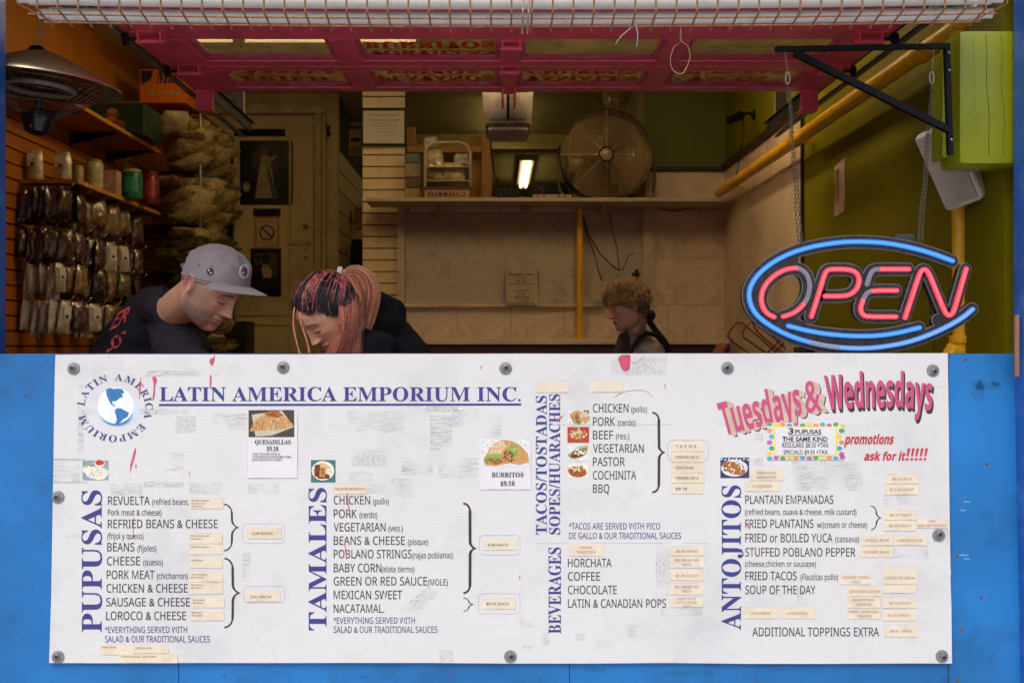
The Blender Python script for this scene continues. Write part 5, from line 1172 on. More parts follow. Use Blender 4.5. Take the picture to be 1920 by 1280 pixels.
# orange carton on the rack
y_ = 6.75; x0, x1 = P(262, 0, y_).x, P(350, 0, y_).x; z0, z1 = P(0, 193, y_).z, P(0, 130, y_).z
oc = thing('orange_carton', ((x0 + x1) / 2, y_, z0), 'bright orange carton with black script lettering on top of the wire rack', 'box')
a = MB(); a.box(x0, x1, y_, y_ + .35, z0, z1, bev=.003); a.build('box', mat('orange_carton', hexc('e0701a'), .45), oc)
a = MB(); text(a, 'Matu', x0 + .1, x0 + .27, z0 + .125, -.075, lambda X, Z: Vector((X, y_ - .002, Z)), 'serif', .01, shear=-.25)
a.poly([(x0 + .01, y_ - .0015, z1 - .01), (x0 + .085, y_ - .0015, z1 - .01), (x0 + .075, y_ - .0015, z1 - .06), (x0 + .01, y_ - .0015, z1 - .105)]); a.build('lettering', m_ink, oc, fix=False)
a = MB(); 
for (dx, w) in ((.045, .045), (.115, .018), (.15, .1)): a = MB(); a.box(x0 + dx, x0 + dx + w, y_ - .003, y_ - .001, z0 + .045, z0 + .07); a.build('small_print', mat('pale_olive_print', hexc('b09a50'), .5, var=.4, scale=90), oc)

# wire rack with piles of bags
rk = thing('wire_rack', (-2.1, 7.3, FL), 'tall black wire rack piled with snack bags beside the cream door', 'rack')
m_wire = mat('black_wire', (.03, .028, .026), .4, .5)
RX0, RX1, RY0, RY1 = -2.38, -1.9, 6.85, 7.75
for x in (RX0, RX1):
    for y in (RY0, RY1): a = MB(); a.tube([(x, y, FL), (x, y, EYE + 1.52)], .011, 10); a.build('post', mat('dull_chrome_post', (.3, .26, .2), .35, .8), rk, smooth='auto')
levels = [1.5, 1.12, .78, .47, .16, -.15]
for H in levels:
    a = MB(); z = EYE + H
    for x in (RX0, RX1): a.tube([(x, RY0, z), (x, RY1, z)], .005, 5)
    for y in (RY0, RY1): a.tube([(RX0, y, z), (RX1, y, z)], .005, 5); a.tube([(RX0, y, z - .03), (RX1, y, z - .03)], .004, 5)
    for i in range(1, 14): a.tube([(RX0, RY0 + i * (RY1 - RY0) / 14, z + .005), (RX1, RY0 + i * (RY1 - RY0) / 14, z + .005)], .0025, 4)
    a.build('wire_shelf', m_wire, rk)
a = MB(); a.tube([(RX0 + .0, RY0 + .3, EYE + 1.52), (RX0 + .0, RY0 + .3, EYE + 1.8)], .004, 5)
for i in range(6): a.tube([(LX + .03, 5.2 + .02, EYE + 1.3), (LX + .03, 5.2, EYE + 1.3)], .001, 4)
rr = random.Random(5); nm = ['top', 'upper', 'middle', 'lower', 'low', 'bottom']
for li, H in enumerate(levels[1:], 1):
    for k_ in range(35):
        mk = rr.choice(['chip', 'chip', 'chip', 'pale', 'pale', 'greenb', 'seed'] if li < 4 else ['chip', 'seed', 'greenb', 'pale', 'chile', 'seed'])
        lay = k_ // 7
        bag(mk, rr.choice([.19, .23]), .23, .055, rr.choice([4, 5, 6]), RX1 - .14 + rr.uniform(-.04, .06), RY0 - .02 + (k_ % 7) * .12 + rr.uniform(-.03, .03), EYE + H + .03 + lay * .05,
            rz=.8 + rr.uniform(-.8, .8), tilt=rr.uniform(.95, 1.45), roll=rr.uniform(-.12, .12), label='snack bag, %s layer of the %s rack shelf, %s from the front' % (['bottom', 'second', 'third', 'fourth', 'fifth'][lay], nm[li], ['first', 'second', 'third', 'fourth', 'fifth', 'sixth', 'seventh'][k_ % 7]), group='snack bags on the %s rack shelf' % nm[li])
for k_ in range(16):
    p_ = P(rr.uniform(398, 432), rr.uniform(270, 470), 7.8)
    bag(rr.choice(['chile', 'greenb']), .1, .16, .05, 4, p_.x, p_.y, p_.z, rz=rr.uniform(-.5, .5), label='dark bag hanging at the end of the wire rack by the cream door', group='dark bags hanging at the rack end')
# dark shelf unit under the door poster
a = MB(); a.box(*sorted((P(425, 0, 7.7).x, P(468, 0, 7.7).x)), 7.6, 7.85, FL, P(0, 602, 7.6).z); tag(a.build('dark_cabinet', mat('dark_cabinet_wood', hexc('241812'), .5)), 'low dark cabinet between the wire rack and the cream door', 'cabinet')

# ------------------------------------------------------------------ cream door with its posters
dr = thing('cream_door', (P(510, 0, DY - .05).x, DY - .05, FL), 'cream painted panel door with posters taped to it at the back left', 'door')
def W(px, y): return (px - VX) / F * y
def Zp(py, y): return EYE - (py - VY) / F * y
yD = DY - .045; xl, xr = -2.15, W(588, yD); zt = Zp(227, yD)
a = MB(); a.box(xl, xr, yD, DY - .002, FL + .01, zt); a.build('leaf', m_cream, dr)
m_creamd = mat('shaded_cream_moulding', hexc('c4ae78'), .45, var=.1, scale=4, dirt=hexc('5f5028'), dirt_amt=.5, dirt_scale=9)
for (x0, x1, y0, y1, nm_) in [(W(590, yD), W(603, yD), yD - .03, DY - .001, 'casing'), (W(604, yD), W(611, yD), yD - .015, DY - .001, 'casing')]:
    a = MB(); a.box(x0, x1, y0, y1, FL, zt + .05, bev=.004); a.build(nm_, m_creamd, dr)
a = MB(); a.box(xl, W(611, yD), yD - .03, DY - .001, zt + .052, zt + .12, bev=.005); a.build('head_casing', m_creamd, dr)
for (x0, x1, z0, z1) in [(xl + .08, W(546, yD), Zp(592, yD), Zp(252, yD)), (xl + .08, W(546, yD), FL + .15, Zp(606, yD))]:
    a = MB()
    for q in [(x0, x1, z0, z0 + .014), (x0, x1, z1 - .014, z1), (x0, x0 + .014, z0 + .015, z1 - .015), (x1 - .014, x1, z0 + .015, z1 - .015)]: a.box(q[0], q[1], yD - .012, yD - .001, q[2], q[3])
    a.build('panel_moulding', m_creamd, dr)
m_brass = mat('tarnished_brass', hexc('7a6434'), .4, .8)
a = MB(); a.lathe([(.0005, -.025), (.012, -.022), (.016, -.006), (.02, 0)], (W(573, yD), yD, Zp(425, yD)), 'y', 16); a.build('deadbolt', m_brass, dr, smooth='auto')
a = MB(); a.box(W(541, yD), W(584, yD), yD - .018, yD - .001, Zp(459, yD), Zp(452, yD), bev=.003); a.build('latch_bar', mat('painted_latch', hexc('b3a06c'), .4), dr)
a = MB(); a.lathe([(.0005, -.003), (.008, -.002), (.009, 0)], (W(573, yD), yD, Zp(468, yD)), 'y', 10); a.lathe([(.0005, -.006), (.012, -.004), (.013, 0)], (W(573, yD), yD, Zp(483, yD)), 'y', 10); a.build('keyhole', m_brass, dr)
def flat(name, px0, py0, px1, py1, y, m_, label=None, cat='poster', th=.004, parent=None):
    a = MB(); a.box(W(px0, y), W(px1, y), y, y + th, Zp(py1, y), Zp(py0, y)); o = a.build(name, m_, parent); 
    if label: tag(o, label, cat)
    return o
def ov(m_, px, py, rx, ry, y, k=0, n=16, rot=0):
    s_ = y / F; c_ = P(px, py, y)
    m_.poly([c_ + Vector(((rx * math.cos(t__) * math.cos(rot) - ry * math.sin(t__) * math.sin(rot)) * s_, 0, (rx * math.cos(t__) * math.sin(rot) + ry * math.sin(t__) * math.cos(rot)) * s_)) for t__ in [2 * PI * j / n for j in range(n)]], k)
m_dkp = mat('near_black_poster', hexc('14100c'), .35, var=.3, scale=14)
yp = yD - .006
o = flat('figure_poster', 450, 264, 549, 384, yp, m_dkp, 'large dark poster of a pale robed figure taped high on the cream door')
fm = [mat('pale_robe_print', hexc('9c8a62'), .5, var=.3, scale=20), mat('brown_halo_print', hexc('4a3418'), .5, var=.4, scale=20), mat('skin_print', hexc('8a6038'), .5), mat('blue_ray_print', hexc('3c4a52'), .5, var=.3)]
a = MB(); ov(a, 498, 300, 26, 32, yp - .001, 1); a.poly([P(x, y, yp - .002) for x, y in [(490, 292), (504, 292), (512, 330), (518, 372), (478, 372), (484, 330)]], 0)
ov(a, 497, 284, 5, 7, yp - .003, 2); a.poly([P(x, y, yp - .003) for x, y in [(502, 300), (516, 290), (518, 294), (506, 308)]], 0); a.poly([P(x, y, yp - .0035) for x, y in [(499, 306), (512, 340), (524, 370), (510, 372)]], 3)
ov(a, 462, 350, 7, 10, yp - .002, 0); ov(a, 462, 344, 4, 4, yp - .003, 2); a.build('printed_figure', fm, o, fix=False)
o = flat('no_smoking_sign', 477, 407, 524, 464, yp, mat('orange_sign_card', hexc('c87a26'), .5), 'orange bordered no smoking sign in the middle of the cream door', 'sign')
a = MB(); a.box(W(482, yp), W(519, yp), yp - .002, yp - .0005, Zp(461, yp), Zp(410, yp)); a.build('sign_panel', mat('cream_sign_panel', hexc('c2ae86'), .5), o)
a = MB(); rp = MB(); s_ = yp / F; c_ = P(500.5, 436, yp - .004)
a.tube([c_ + Vector((13 * s_ * math.cos(t__), 0, 13 * s_ * math.sin(t__))) for t__ in [2 * PI * j / 24 for j in range(24)]], .006, 4, closed=True); a.tube([c_ + Vector((-9 * s_, -.003, 9 * s_)), c_ + Vector((9 * s_, -.003, -9 * s_))], .005, 4)
text(a, 'THIS IS A', 488, 512, 414, 2.2, lambda X, Y: P(X, Y, yp - .003), 'bold'); text(a, 'SMOKE FREE AREA', 484, 517, 418, 2.2, lambda X, Y: P(X, Y, yp - .003), 'bold'); text(a, 'NO SMOKING PLEASE', 484, 517, 456, 2.4, lambda X, Y: P(X, Y, yp - .003), 'bold')
a.build('no_smoking_mark', mat('dark_red_print', hexc('7c2a1e'), .5), o, fix=False)
flat('dark_header_sign', 475, 391, 526, 406, yp, m_dkp, 'narrow black strip sign just above the no smoking sign', 'sign')
o = flat('framed_photo', 470, 466, 527, 556, yp, m_dkp, 'dark framed photo of a man in a pale shirt low on the cream door', 'picture')
a = MB(); a.box(W(478, yp), W(520, yp), yp - .002, yp - .0005, Zp(520, yp), Zp(474, yp), k=0); ov(a, 499, 485, 8, 9, yp - .003, 1); a.poly([P(x, y, yp - .004) for x, y in [(494, 496), (502, 496), (510, 508), (508, 521), (494, 521), (490, 505)]], 2); ov(a, 484, 484, 4, 5, yp - .003, 1); a.poly([P(x, y, yp - .0035) for x, y in [(478, 498), (490, 495), (492, 520), (478, 520)]], 1)
a.poly([P(x, y, yp - .0045) for x, y in [(494, 497), (498, 499), (502, 497), (502, 501), (498, 499.5), (494, 501)]], 1)
a.build('printed_man', [mat('dim_room_print', hexc('4c3c28'), .5, var=.4, scale=20), mat('black_figure_print', hexc('100c0a'), .5), mat('pale_shirt_print', hexc('b39a78'), .5)], o, fix=False)
a = MB(); a.tube([P(x, y, DY - .02) for x, y in [(613, 236), (617, 240), (614, 246), (618, 252), (614, 255)]], .012, 8); tag(a.build('keys', m_black, None, smooth=True), 'small dark bundle hanging on the wall right of the cream door', 'keys')

# hallway things
a = MB(); a.box(W(636, 8.6), W(690, 8.6), 8.6, 8.62, Zp(291, 8.6), Zp(274, 8.6)); o = tag(a.build('caution_sign', mat('yellow_caution_card', hexc('b89a28'), .5)), 'yellow caution sign in the passage left of the slatted pillar', 'sign')
a = MB(); text(a, 'CAUTION', 637, 686, 288, 11, lambda X, Y: P(X, Y, 8.597), 'bold', .01); a.build('lettering', m_ink, o, fix=False)
o = flat('yellow_card', 654, 243, 690, 274, 8.62, mat('yellow_picture_card', hexc('c8a83a'), .5), 'yellow picture card just above the caution sign', 'card')
a = MB(); ov(a, 668, 262, 9, 4, 8.615, 0); a.poly([P(x, y, 8.614) for x, y in [(658, 258), (664, 262), (658, 266)]], 0); a.build('printed_fish', mat('dark_blue_fish', hexc('2c3a44'), .5), o, fix=False)
a = MB(); a.box(W(640, 8.7), W(690, 8.7), 8.68, 8.9, Zp(237, 8.7), Zp(231, 8.7)); tag(a.build('passage_shelf', m_cream), 'short cream shelf above the yellow picture card', 'shelf')
a = MB(); a.box(W(664, 8.6), W(686, 8.6), 8.6, 8.75, Zp(418, 8.6), Zp(388, 8.6), bev=.004); a.box(W(666, 8.6), W(684, 8.6), 8.61, 8.7, Zp(430, 8.6), Zp(418.5, 8.6)); tag(a.build('wall_box', mat('orange_wall_box', hexc('a87020'), .5)), 'small orange box on the passage wall left of the pillar', 'box')
a = MB(); a.tube([P(632, 510, 8.7), P(645, 460, 8.75), P(655, 413, 8.8)], .022, 8); tag(a.build('carved_pole', mat('yellow_black_pole', hexc('8a6f2c'), .5, var=.5, scale=50), None, smooth=True), 'mottled yellow pole leaning in the passage', 'pole')
a = MB(); a.add(*[(lambda v, f: ([Vector(q) + P(670, 505, 8.5) for q in v], f))(*bagmesh(.12, .24, .08, 9))][0]); tag(a.build('hanging_jacket', mat('black_cloth', (.02, .02, .02), .9), None, smooth=True), 'black jacket hanging low in the passage left of the pillar', 'jacket')

# certificate
yc = BY - .05; cf = thing('certificate', P(719, 239, yc), 'framed white certificate hanging on the slatted pillar', 'certificate')
a = MB(); a.box(W(677, yc), W(762, yc), yc, yc + .02, Zp(273, yc), Zp(204, yc), bev=.003); a.build('frame', m_black, cf)
a = MB(); a.box(W(681, yc), W(758, yc), yc - .002, yc - .0005, Zp(269, yc), Zp(208, yc)); a.build('paper', mat('certificate_paper', hexc('cfc6ba'), .5, var=.06), cf)
a = MB(); mp2 = lambda X, Y: P(X, Y, yc - .003)
text(a, 'Food Handler Certificate', 694, 744, 218, 4, mp2, 'serif'); text(a, 'This certificate is presented', 690, 749, 227, 3.4, mp2, 'sans')
for i, yy in enumerate([233, 237.5, 243, 249, 256]): text(a, 'for successful completion of the course', 698 - i % 2 * 4, 742 + i % 2 * 5, yy, 1.8, mp2, 'sans', res=1)
text(a, 'signed', 707, 728, 265, 2.5, mp2, 'serif'); a.build('lettering', mat('grey_print', hexc('6a625c'), .6), cf, fix=False)

# ------------------------------------------------------------------ back shelf and what stands on it
m_wsh = mat('greyish_white_laminate', hexc('b5a596'), .45, var=.08, scale=5, dirt=hexc('5f5244'), dirt_amt=.35, dirt_scale=5)
a = MB(); a.box(-.835, RX - .03, 6.82, 7.139, EYE + .93, EYE + .953); a.box(-.61, RX - .03, 7.14, 7.65, EYE + .931, EYE + .953)
tag(a.build('back_shelf', m_wsh), 'long greyish white shelf running across the back wall under the fan', 'shelf')
SZ = EYE + .954
a = MB(); a.box(W(770, 7.1), W(1077, 7.1), 7.09, 7.13, EYE + .902, EYE + .929); s_ = tag(a.build('light_bar', mat('white_enamel_bar', hexc('d8d0c8'), .35, var=.1, scale=20)), 'unlit white metal light bar fixed under the back shelf', 'light bar')
a = MB()
for x in (780, 810, 855, 905, 940, 975, 1020, 1070): a.lathe([(.0005, -.002), (.004, -.001), (.005, 0)], (W(x, 7.089), 7.089, EYE + .914), 'y', 8)
a.build('screw', m_rubber, s_)
for x, d_ in ((830, 'left'), (985, 'middle'), (1130, 'right')):
    a = MB(); a.lathe([(.001, -.028), (.035, -.028), (.042, -.012), (.042, 0)], (W(x, 7.15), 7.06, EYE + .929), 'z', 20); tag(a.build('puck_light', mat('puck_lens', hexc('a89678'), .3), None, smooth='auto'), 'small round unlit lamp under the back shelf, %s of three' % d_, 'lamp')
# fan
FC = Vector((W(1137, 6.95), 6.95, EYE + 1.252)); fn = thing('floor_fan', (FC.x, 7.0, SZ), 'large round metal drum fan standing on the back shelf', 'fan')
m_fan = mat('fan_metal', (.2, .16, .11), .4, .85, var=.2, scale=20); m_fang = mat('fan_grille_wire', (.5, .4, .27), .35, .8)
a = MB(); 
a.tube([FC + Vector((.298 * math.cos(t__), .0, .298 * math.sin(t__))) for t__ in [2 * PI * j / 56 for j in range(56)]], .005, 6, closed=True)
a.lathe([(.297, .0), (.3, .06), (.3, .16), (.296, .2)], FC, 'y', 56); a.build('drum', m_fan, fn, smooth='auto')
a = MB()
for i in range(21):
    r_ = .055 + i * .0114; yy = -.012 * math.sqrt(max(0, 1 - (r_ / .3) ** 2))
    a.tube([FC + Vector((r_ * math.cos(t__), yy, r_ * math.sin(t__))) for t__ in [2 * PI * j / 44 for j in range(44)]], .0026, 4, closed=True)
a.build('grille_ring', m_fang, fn)['kind'] = 'stuff'
for i in range(8):
    t__ = 2 * PI * i / 8; a = MB(); a.tube([FC + Vector((.05 * math.cos(t__), -.009, .05 * math.sin(t__))), FC + Vector((.295 * math.cos(t__), .002, .295 * math.sin(t__)))], .003, 5); a.build('spoke', m_fang, fn)
a = MB(); a.lathe([(.0005, -.02), (.03, -.019), (.04, -.014), (.042, -.008)], FC, 'y', 24); hb = a.build('badge', mat('fan_badge', hexc('a08a70'), .4, .4), fn, smooth='auto')
a = MB(); text(a, 'ARCTEC', FC.x - .022, FC.x + .022, FC.z - .004, -.008, lambda X, Z: Vector((X, FC.y - .021, Z)), 'bold'); a.build('lettering', m_ink, hb, fix=False)
for i in range(4):
    a = MB(); t0 = PI / 4 + i * PI / 2 + .3; vs = []; n1, n2 = 6, 6
    for j in range(n1 + 1):
        for k_ in range(n2 + 1):
            r_ = .05 + .225 * j / n1; t__ = t0 + (k_ / n2 - .5) * (.75 + .35 * math.sin(PI * j / n1)); vs.append(FC + Vector((r_ * math.cos(t__), .09 + (k_ / n2 - .5) * .09, r_ * math.sin(t__))))
    a.add(vs, [(j * (n2 + 1) + k_, j * (n2 + 1) + k_ + 1, (j + 1) * (n2 + 1) + k_ + 1, (j + 1) * (n2 + 1) + k_) for j in range(n1) for k_ in range(n2)]); a.build('blade', mat('fan_blade', (.3, .22, .16), .45, .4), fn, smooth=True)
a = MB(); a.lathe([(.0005, .03), (.06, .03), (.065, .14), (.0005, .18)], FC, 'y', 20); a.build('motor', m_black, fn, smooth='auto')
for sx in (-1, 1):
    a = MB(); a.tube([FC + Vector((sx * .3, .08, .07)), FC + Vector((sx * .315, .07, 0)), FC + Vector((sx * .318, .03, -.15)), (FC.x + sx * .3, 6.92, SZ + .05), (FC.x + sx * .28, 6.88, SZ + .012)], .01, 10); a.build('leg', m_fan, fn, smooth=True)
a = MB(); a.tube([(FC.x - .28, 6.88, SZ + .012), (FC.x - .27, 7.12, SZ + .012), (FC.x + .27, 7.12, SZ + .012), (FC.x + .28, 6.88, SZ + .012)], .01, 8); a.build('foot_tube', m_fan, fn, smooth=True)
# bread rack with red name plate
br_ = thing('bread_rack', (W(838, 7.0), 7.0, SZ), 'white framed rack of wrapped goods with a red name plate on the back shelf', 'rack')
yr = 6.98; s_ = yr / F
a = MB(); a.tube([P(797, 371, yr), P(797, 290, yr), P(800, 277, yr), P(810, 269, yr), P(830, 267, yr), P(862, 267, yr), P(876, 273, yr), P(882, 288, yr), P(882, 371, yr)], .011, 10); a.build('frame', mat('cream_tube_frame', hexc('b8aa88'), .4), br_, smooth=True)
for yy in (312, 338):
    a = MB(); a.box(W(798, yr), W(881, yr), yr - .01, yr + .18, Zp(yy + 2, yr), Zp(yy, yr)); a.build('tray', mat('cream_tube_frame', WHITE), br_)
a = MB(); a.box(W(790, 6.95), W(886, 6.95), 6.93, 6.95, Zp(372.5, 6.95), Zp(351, 6.95), bev=.004); pn = a.build('name_plate', mat('maroon_plate', hexc('5c0e12'), .35), br_)
a = MB(); a.box(W(796, 6.93), W(880, 6.93), 6.925, 6.929, Zp(370, 6.93), Zp(357, 6.93), bev=.0015); a.build('plate_centre', mat('tan_plate', hexc('a88c58'), .4), pn)
a = MB(); text(a, 'BIMBO', 802, 874, 368, 8.5, lambda X, Y: P(X, Y, 6.9235), 'bold', .03); a.build('lettering', mat('dark_red_letter', hexc('6e120e'), .4), pn, fix=False)
rr = random.Random(8)
for i, (px, py, mk, w, h) in enumerate([(815, 336, 'chip', .13, .14), (850, 336, 'pale', .16, .11), (815, 310, 'pale', .12, .1), (865, 310, 'white', .1, .08), (815, 352, 'greenb', .15, .05), (855, 352, 'pale', .14, .06), (808, 282, 'white', .1, .09)]):
    p_ = P(px, py, 7.06); bag(mk, w, h, .05, 20 + i, p_.x, p_.y, p_.z, label=['yellow bag on the lower tray of the bread rack', 'pale wrapped loaf on the lower tray of the bread rack', 'pale bag on the upper tray of the bread rack', 'white packet at the right of the upper rack tray', 'olive bag at the foot of the bread rack', 'pale bag behind the red name plate', 'crumpled clear bag on top of the bread rack'][i], name='wrapped_bread')
# stack of cartons left of the rack
for i, (y0, y1, c_, d_) in enumerate([(288, 305, '5c6a66', 'grey green carton, topmost of the stack left of the bread rack'), (306, 332, '9c8464', 'tan carton, second from the top left of the bread rack'), (333, 352, '5f5030', 'brown carton, third from the top left of the bread rack'), (353, 371.5, 'a08c4c', 'yellowish carton at the bottom of the stack beside the rack')]):
    a = MB(); a.box(W(760, 7.05), W(787, 7.05), 7.05, 7.3, Zp(y1, 7.05) + .001, Zp(y0, 7.05), bev=.003); tag(a.build('carton', mat('carton_%d' % i, hexc(c_), .6, var=.15)), d_, 'box')
# yellow timber frame
m_pine = mat('yellow_pine', hexc('b8802a'), .5, var=.15, scale=10, stretch=(4, 4, .5)); wf = thing('timber_frame', (W(900, 7.4), 7.4, SZ), 'yellow pine timber frame standing in the opening above the back shelf', 'timber frame')
for q in [(903, 922, 250, 371, 7.42), (757, 902, 273, 286, 7.4), (757, 779, 238, 272, 7.5), (880, 902, 255, 371, 7.55)]:
    a = MB(); a.box(W(q[0], q[4]), W(q[1], q[4]), q[4], q[4] + .05, Zp(q[3], q[4]), Zp(q[2], q[4]), bev=.003); a.build('beam', m_pine, wf)
# electronics and cables on the shelf
el = thing('black_box', (W(1010, 7.1), 7.1, SZ), 'flat black electronics box between the bread rack and the fan', 'electronics')
a = MB(); a.box(W(990, 7.1), W(1066, 7.1), 7.08, 7.4, SZ, SZ + .1, bev=.006); a.build('case', m_black, el); a = MB(); a.box(W(1008, 7.1), W(1060, 7.1), 7.12, 7.35, SZ + .102, SZ + .14, bev=.004); a.build('upper_case', m_black, el)
a = MB(); 
for i in range(5): a.tube([P(940 + 6 * i + 8 * math.cos(t__), 363 - 7 * math.sin(t__), 7.0 + .01 * i) for t__ in [2 * PI * j / 14 for j in range(14)]], .012, 6, closed=True)
tag(a.build('cable_coil', m_rubber, None, smooth=True), 'tangled coil of black cable on the back shelf by the timber frame', 'cable')
a = MB(); a.box(W(999, 6.9), W(1071, 6.9), 6.86, 6.9, SZ, SZ + .025, bev=.003); o = tag(a.build('power_strip', mat('cream_power_strip', hexc('b0986e'), .4)), 'cream power strip lying at the front of the back shelf', 'power strip')
a = MB()
for x in (1006, 1018, 1046, 1056): a.box(W(x, 6.9), W(x + 4, 6.9), 6.857, 6.8595, SZ + .008, SZ + .018)
a.build('socket', m_rubber, o)
a = MB(); a.tube([P(x, y, 6.88) for x, y in [(1000, 352), (1006, 349), (1014, 351), (1018, 358), (1014, 368)]], .004, 6); tag(a.build('red_cable', mat('red_cable', hexc('7a2414'), .5), None, smooth=True), 'short red cable looping over the power strip', 'cable')
a = MB(); a.tube([P(x, y, 7.3) for x, y in [(919, 256), (921, 290), (926, 320), (933, 345), (934, 372)]], .007, 6); tag(a.build('black_cable', m_rubber, None, smooth=True), 'thick black cable hanging down beside the yellow timber post', 'cable')
a = MB(); a.tube([P(x, y, 7.15) for x, y in [(1121, 180), (1130, 195), (1137, 206)]], .004, 5); tag(a.build('fan_cord', m_rubber, None, smooth=True), 'thin dark cord running up from the top of the fan', 'cord')
for i, (px, py, mk_) in enumerate([(1085, 300, 'chip'), (1110, 330, 'greenb'), (1120, 270, 'chip'), (1165, 320, 'pale'), (1190, 290, 'greenb'), (1180, 340, 'chip'), (1095, 350, 'pale')]):
    p_ = P(px, py, 7.7); bag(mk_, .16, .2, .08, 40 + i, p_.x, p_.y, p_.z - .1, label='clear bag of goods seen through the grille of the fan', group='bags behind the fan')
t_ = MB(); t_.box(W(1060, 7.8), W(1205, 7.8), 7.85, 8.3, EYE + .93, Zp(262, 7.8)); tag(t_.build('dark_cabinet', _M['dark_cabinet_wood']), 'dark cabinet in the back room behind the fan', 'cabinet')
bag('chip', .18, .28, .08, 31, W(1150, 7.9), 7.9, Zp(225, 7.9), label='yellow clear bag hanging behind the top of the fan', name='hanging_bag')
a = MB(); a.box(W(1162, 8.0), W(1200, 8.0), 8.0, 8.3, Zp(184, 8), Zp(176, 8)); tag(a.build('cream_box', m_cream), 'cream box in the back room behind the fan', 'box')
a = MB(); a.box(W(1192, 7.9), W(1198, 7.9), 7.9, 8.0, Zp(245, 7.9), Zp(176, 7.9)); tag(a.build('red_folder', mat('dark_red_card', hexc('4c1416'), .5)), 'tall dark red folder upright in the back room behind the fan', 'folder')

# ------------------------------------------------------------------ things on the back and right walls
yk = BY - .075
ks = thing('closing_sign', P(978, 537, yk), 'paper notice with closing times leaning on the ledge of the back wall', 'notice')
a = MB(); a.add([P(948, 504, yk + .03), P(1007, 503, yk + .03), P(1009.5, 571, yk), P(949, 571, yk), P(948, 504, yk + .033), P(1007, 503, yk + .033), P(1009.5, 571, yk + .003), P(949, 571, yk + .003)], [(3, 2, 1, 0), (4, 5, 6, 7), (0, 1, 5, 4), (1, 2, 6, 5), (2, 3, 7, 6), (3, 0, 4, 7)]); a.build('sheet', mat('dull_paper', hexc('b3a08c'), .55), ks)
mk_ = lambda X, Y: P(X, Y, yk + .03 * (571 - Y) / 67 - .002); a = MB(); a2 = MB()
for (s, x0, x1, yy, r) in [('The Kitchen is Closed', 953, 999, 516, 0), ('At 6:00pm', 966, 986, 522, 1), ('Every Day', 967, 986, 528.5, 0), ('La Cocina Esta', 963, 992, 547, 0), ('Cerrada', 968, 985, 553, 0), ('Todos los Dias', 963, 992, 559, 0), ('A las 6:00pm', 965, 991, 564.5, 1)]:
    text(a2 if r else a, s, x0, x1, yy, 4, mk_, 'bold', .01)
for yy in (532, 568): a.poly([mk_(951, yy), mk_(951, yy + 1), mk_(1003, yy + 1), mk_(1003, yy)])
a.build('lettering', m_ink, ks, fix=False); a2.build('lettering', mat('dull_red_ink2', hexc('8a3a2a'), .6), ks, fix=False)
for k_, (pts, c_, lab) in enumerate([([(1092, 400), (1100, 440), (1112, 470), (1121, 505), (1129, 527)], m_rubber, 'black cable hanging from the back shelf towards the white tag'),
      ([(1092, 402), (1103, 440), (1125, 475), (1150, 500), (1163, 508)], mat('brown_cable', hexc('3c1810'), .5), 'brown cable sagging across the back wall from the yellow pipe'),
      ([(1142, 392), (1147, 430), (1156, 460), (1160, 490), (1162, 506)], m_rubber, 'thin black cord hanging straight down the back wall'),
      ([(1166, 508), (1173, 492), (1179, 478), (1190, 474)], _M['brown_cable'], 'short brown cord looping up to the socket on the back wall'),
      ([(1240, 390), (1252, 395), (1270, 396), (1292, 390)], _M['brown_cable'], 'brown cord drooping under the right part of the back shelf')]):
    a = MB(); a.tube([P(x, y, 7.12) for x, y in pts], .005 if k_ < 2 else .0035, 6); tag(a.build('cable', c_, None, smooth=True), lab, 'cable')
a = MB(); a.add([P(1120, 528, 7.08), P(1133, 534, 7.08), P(1122, 568, 7.08), P(1107, 561, 7.08)] + [P(1120, 528, 7.084), P(1133, 534, 7.084), P(1122, 568, 7.084), P(1107, 561, 7.084)], [(3, 2, 1, 0), (4, 5, 6, 7), (0, 1, 5, 4), (1, 2, 6, 5), (2, 3, 7, 6), (3, 0, 4, 7)]); tag(a.build('paper_tag', _M['dull_paper']), 'small white tag tilted on a cable beside the old woman', 'tag')
a = MB(); a.box(W(1186, 7.1), W(1199, 7.1), 7.09, 7.14, Zp(517, 7.1), Zp(511, 7.1)); a.box(W(1192, 7.1), W(1197, 7.1), 7.1, 7.14, Zp(560, 7.1), Zp(505, 7.1)); tag(a.build('plug', m_rubber), 'black plug in the frame right of the old woman', 'plug')
sc2 = thing('security_camera', P(1415, 220, 6.4), 'small black security camera on the right wall near the back', 'camera')
a = MB(); a.tube([P(1366, 226, 6.2), P(1390, 216, 6.25)], [.022, .026], 14); a.build('body', m_black, sc2, smooth='auto'); a = MB(); a.tube([P(1389, 216, 6.25), P(1400, 212, 6.3), P(1414, 216, 6.4)], .009, 8); a.build('arm', m_black, sc2, smooth=True)
a = MB(); a.lathe([(.0005, -.012), (.03, -.01), (.036, 0)], (RX - .001, 6.4, Zp(216, 6.4)), 'x', 16); a.build('mount', m_black, sc2, smooth='auto')
a = MB(); a.tube([P(1393, 222, 6.3), P(1395, 250, 6.35), P(1389, 280, 6.5), P(1383, 320, 6.7), P(1376, 352, 6.9)], .0035, 6); tag(a.build('camera_cable', m_rubber, None, smooth=True), 'thin black wire trailing down from the security camera', 'cable')
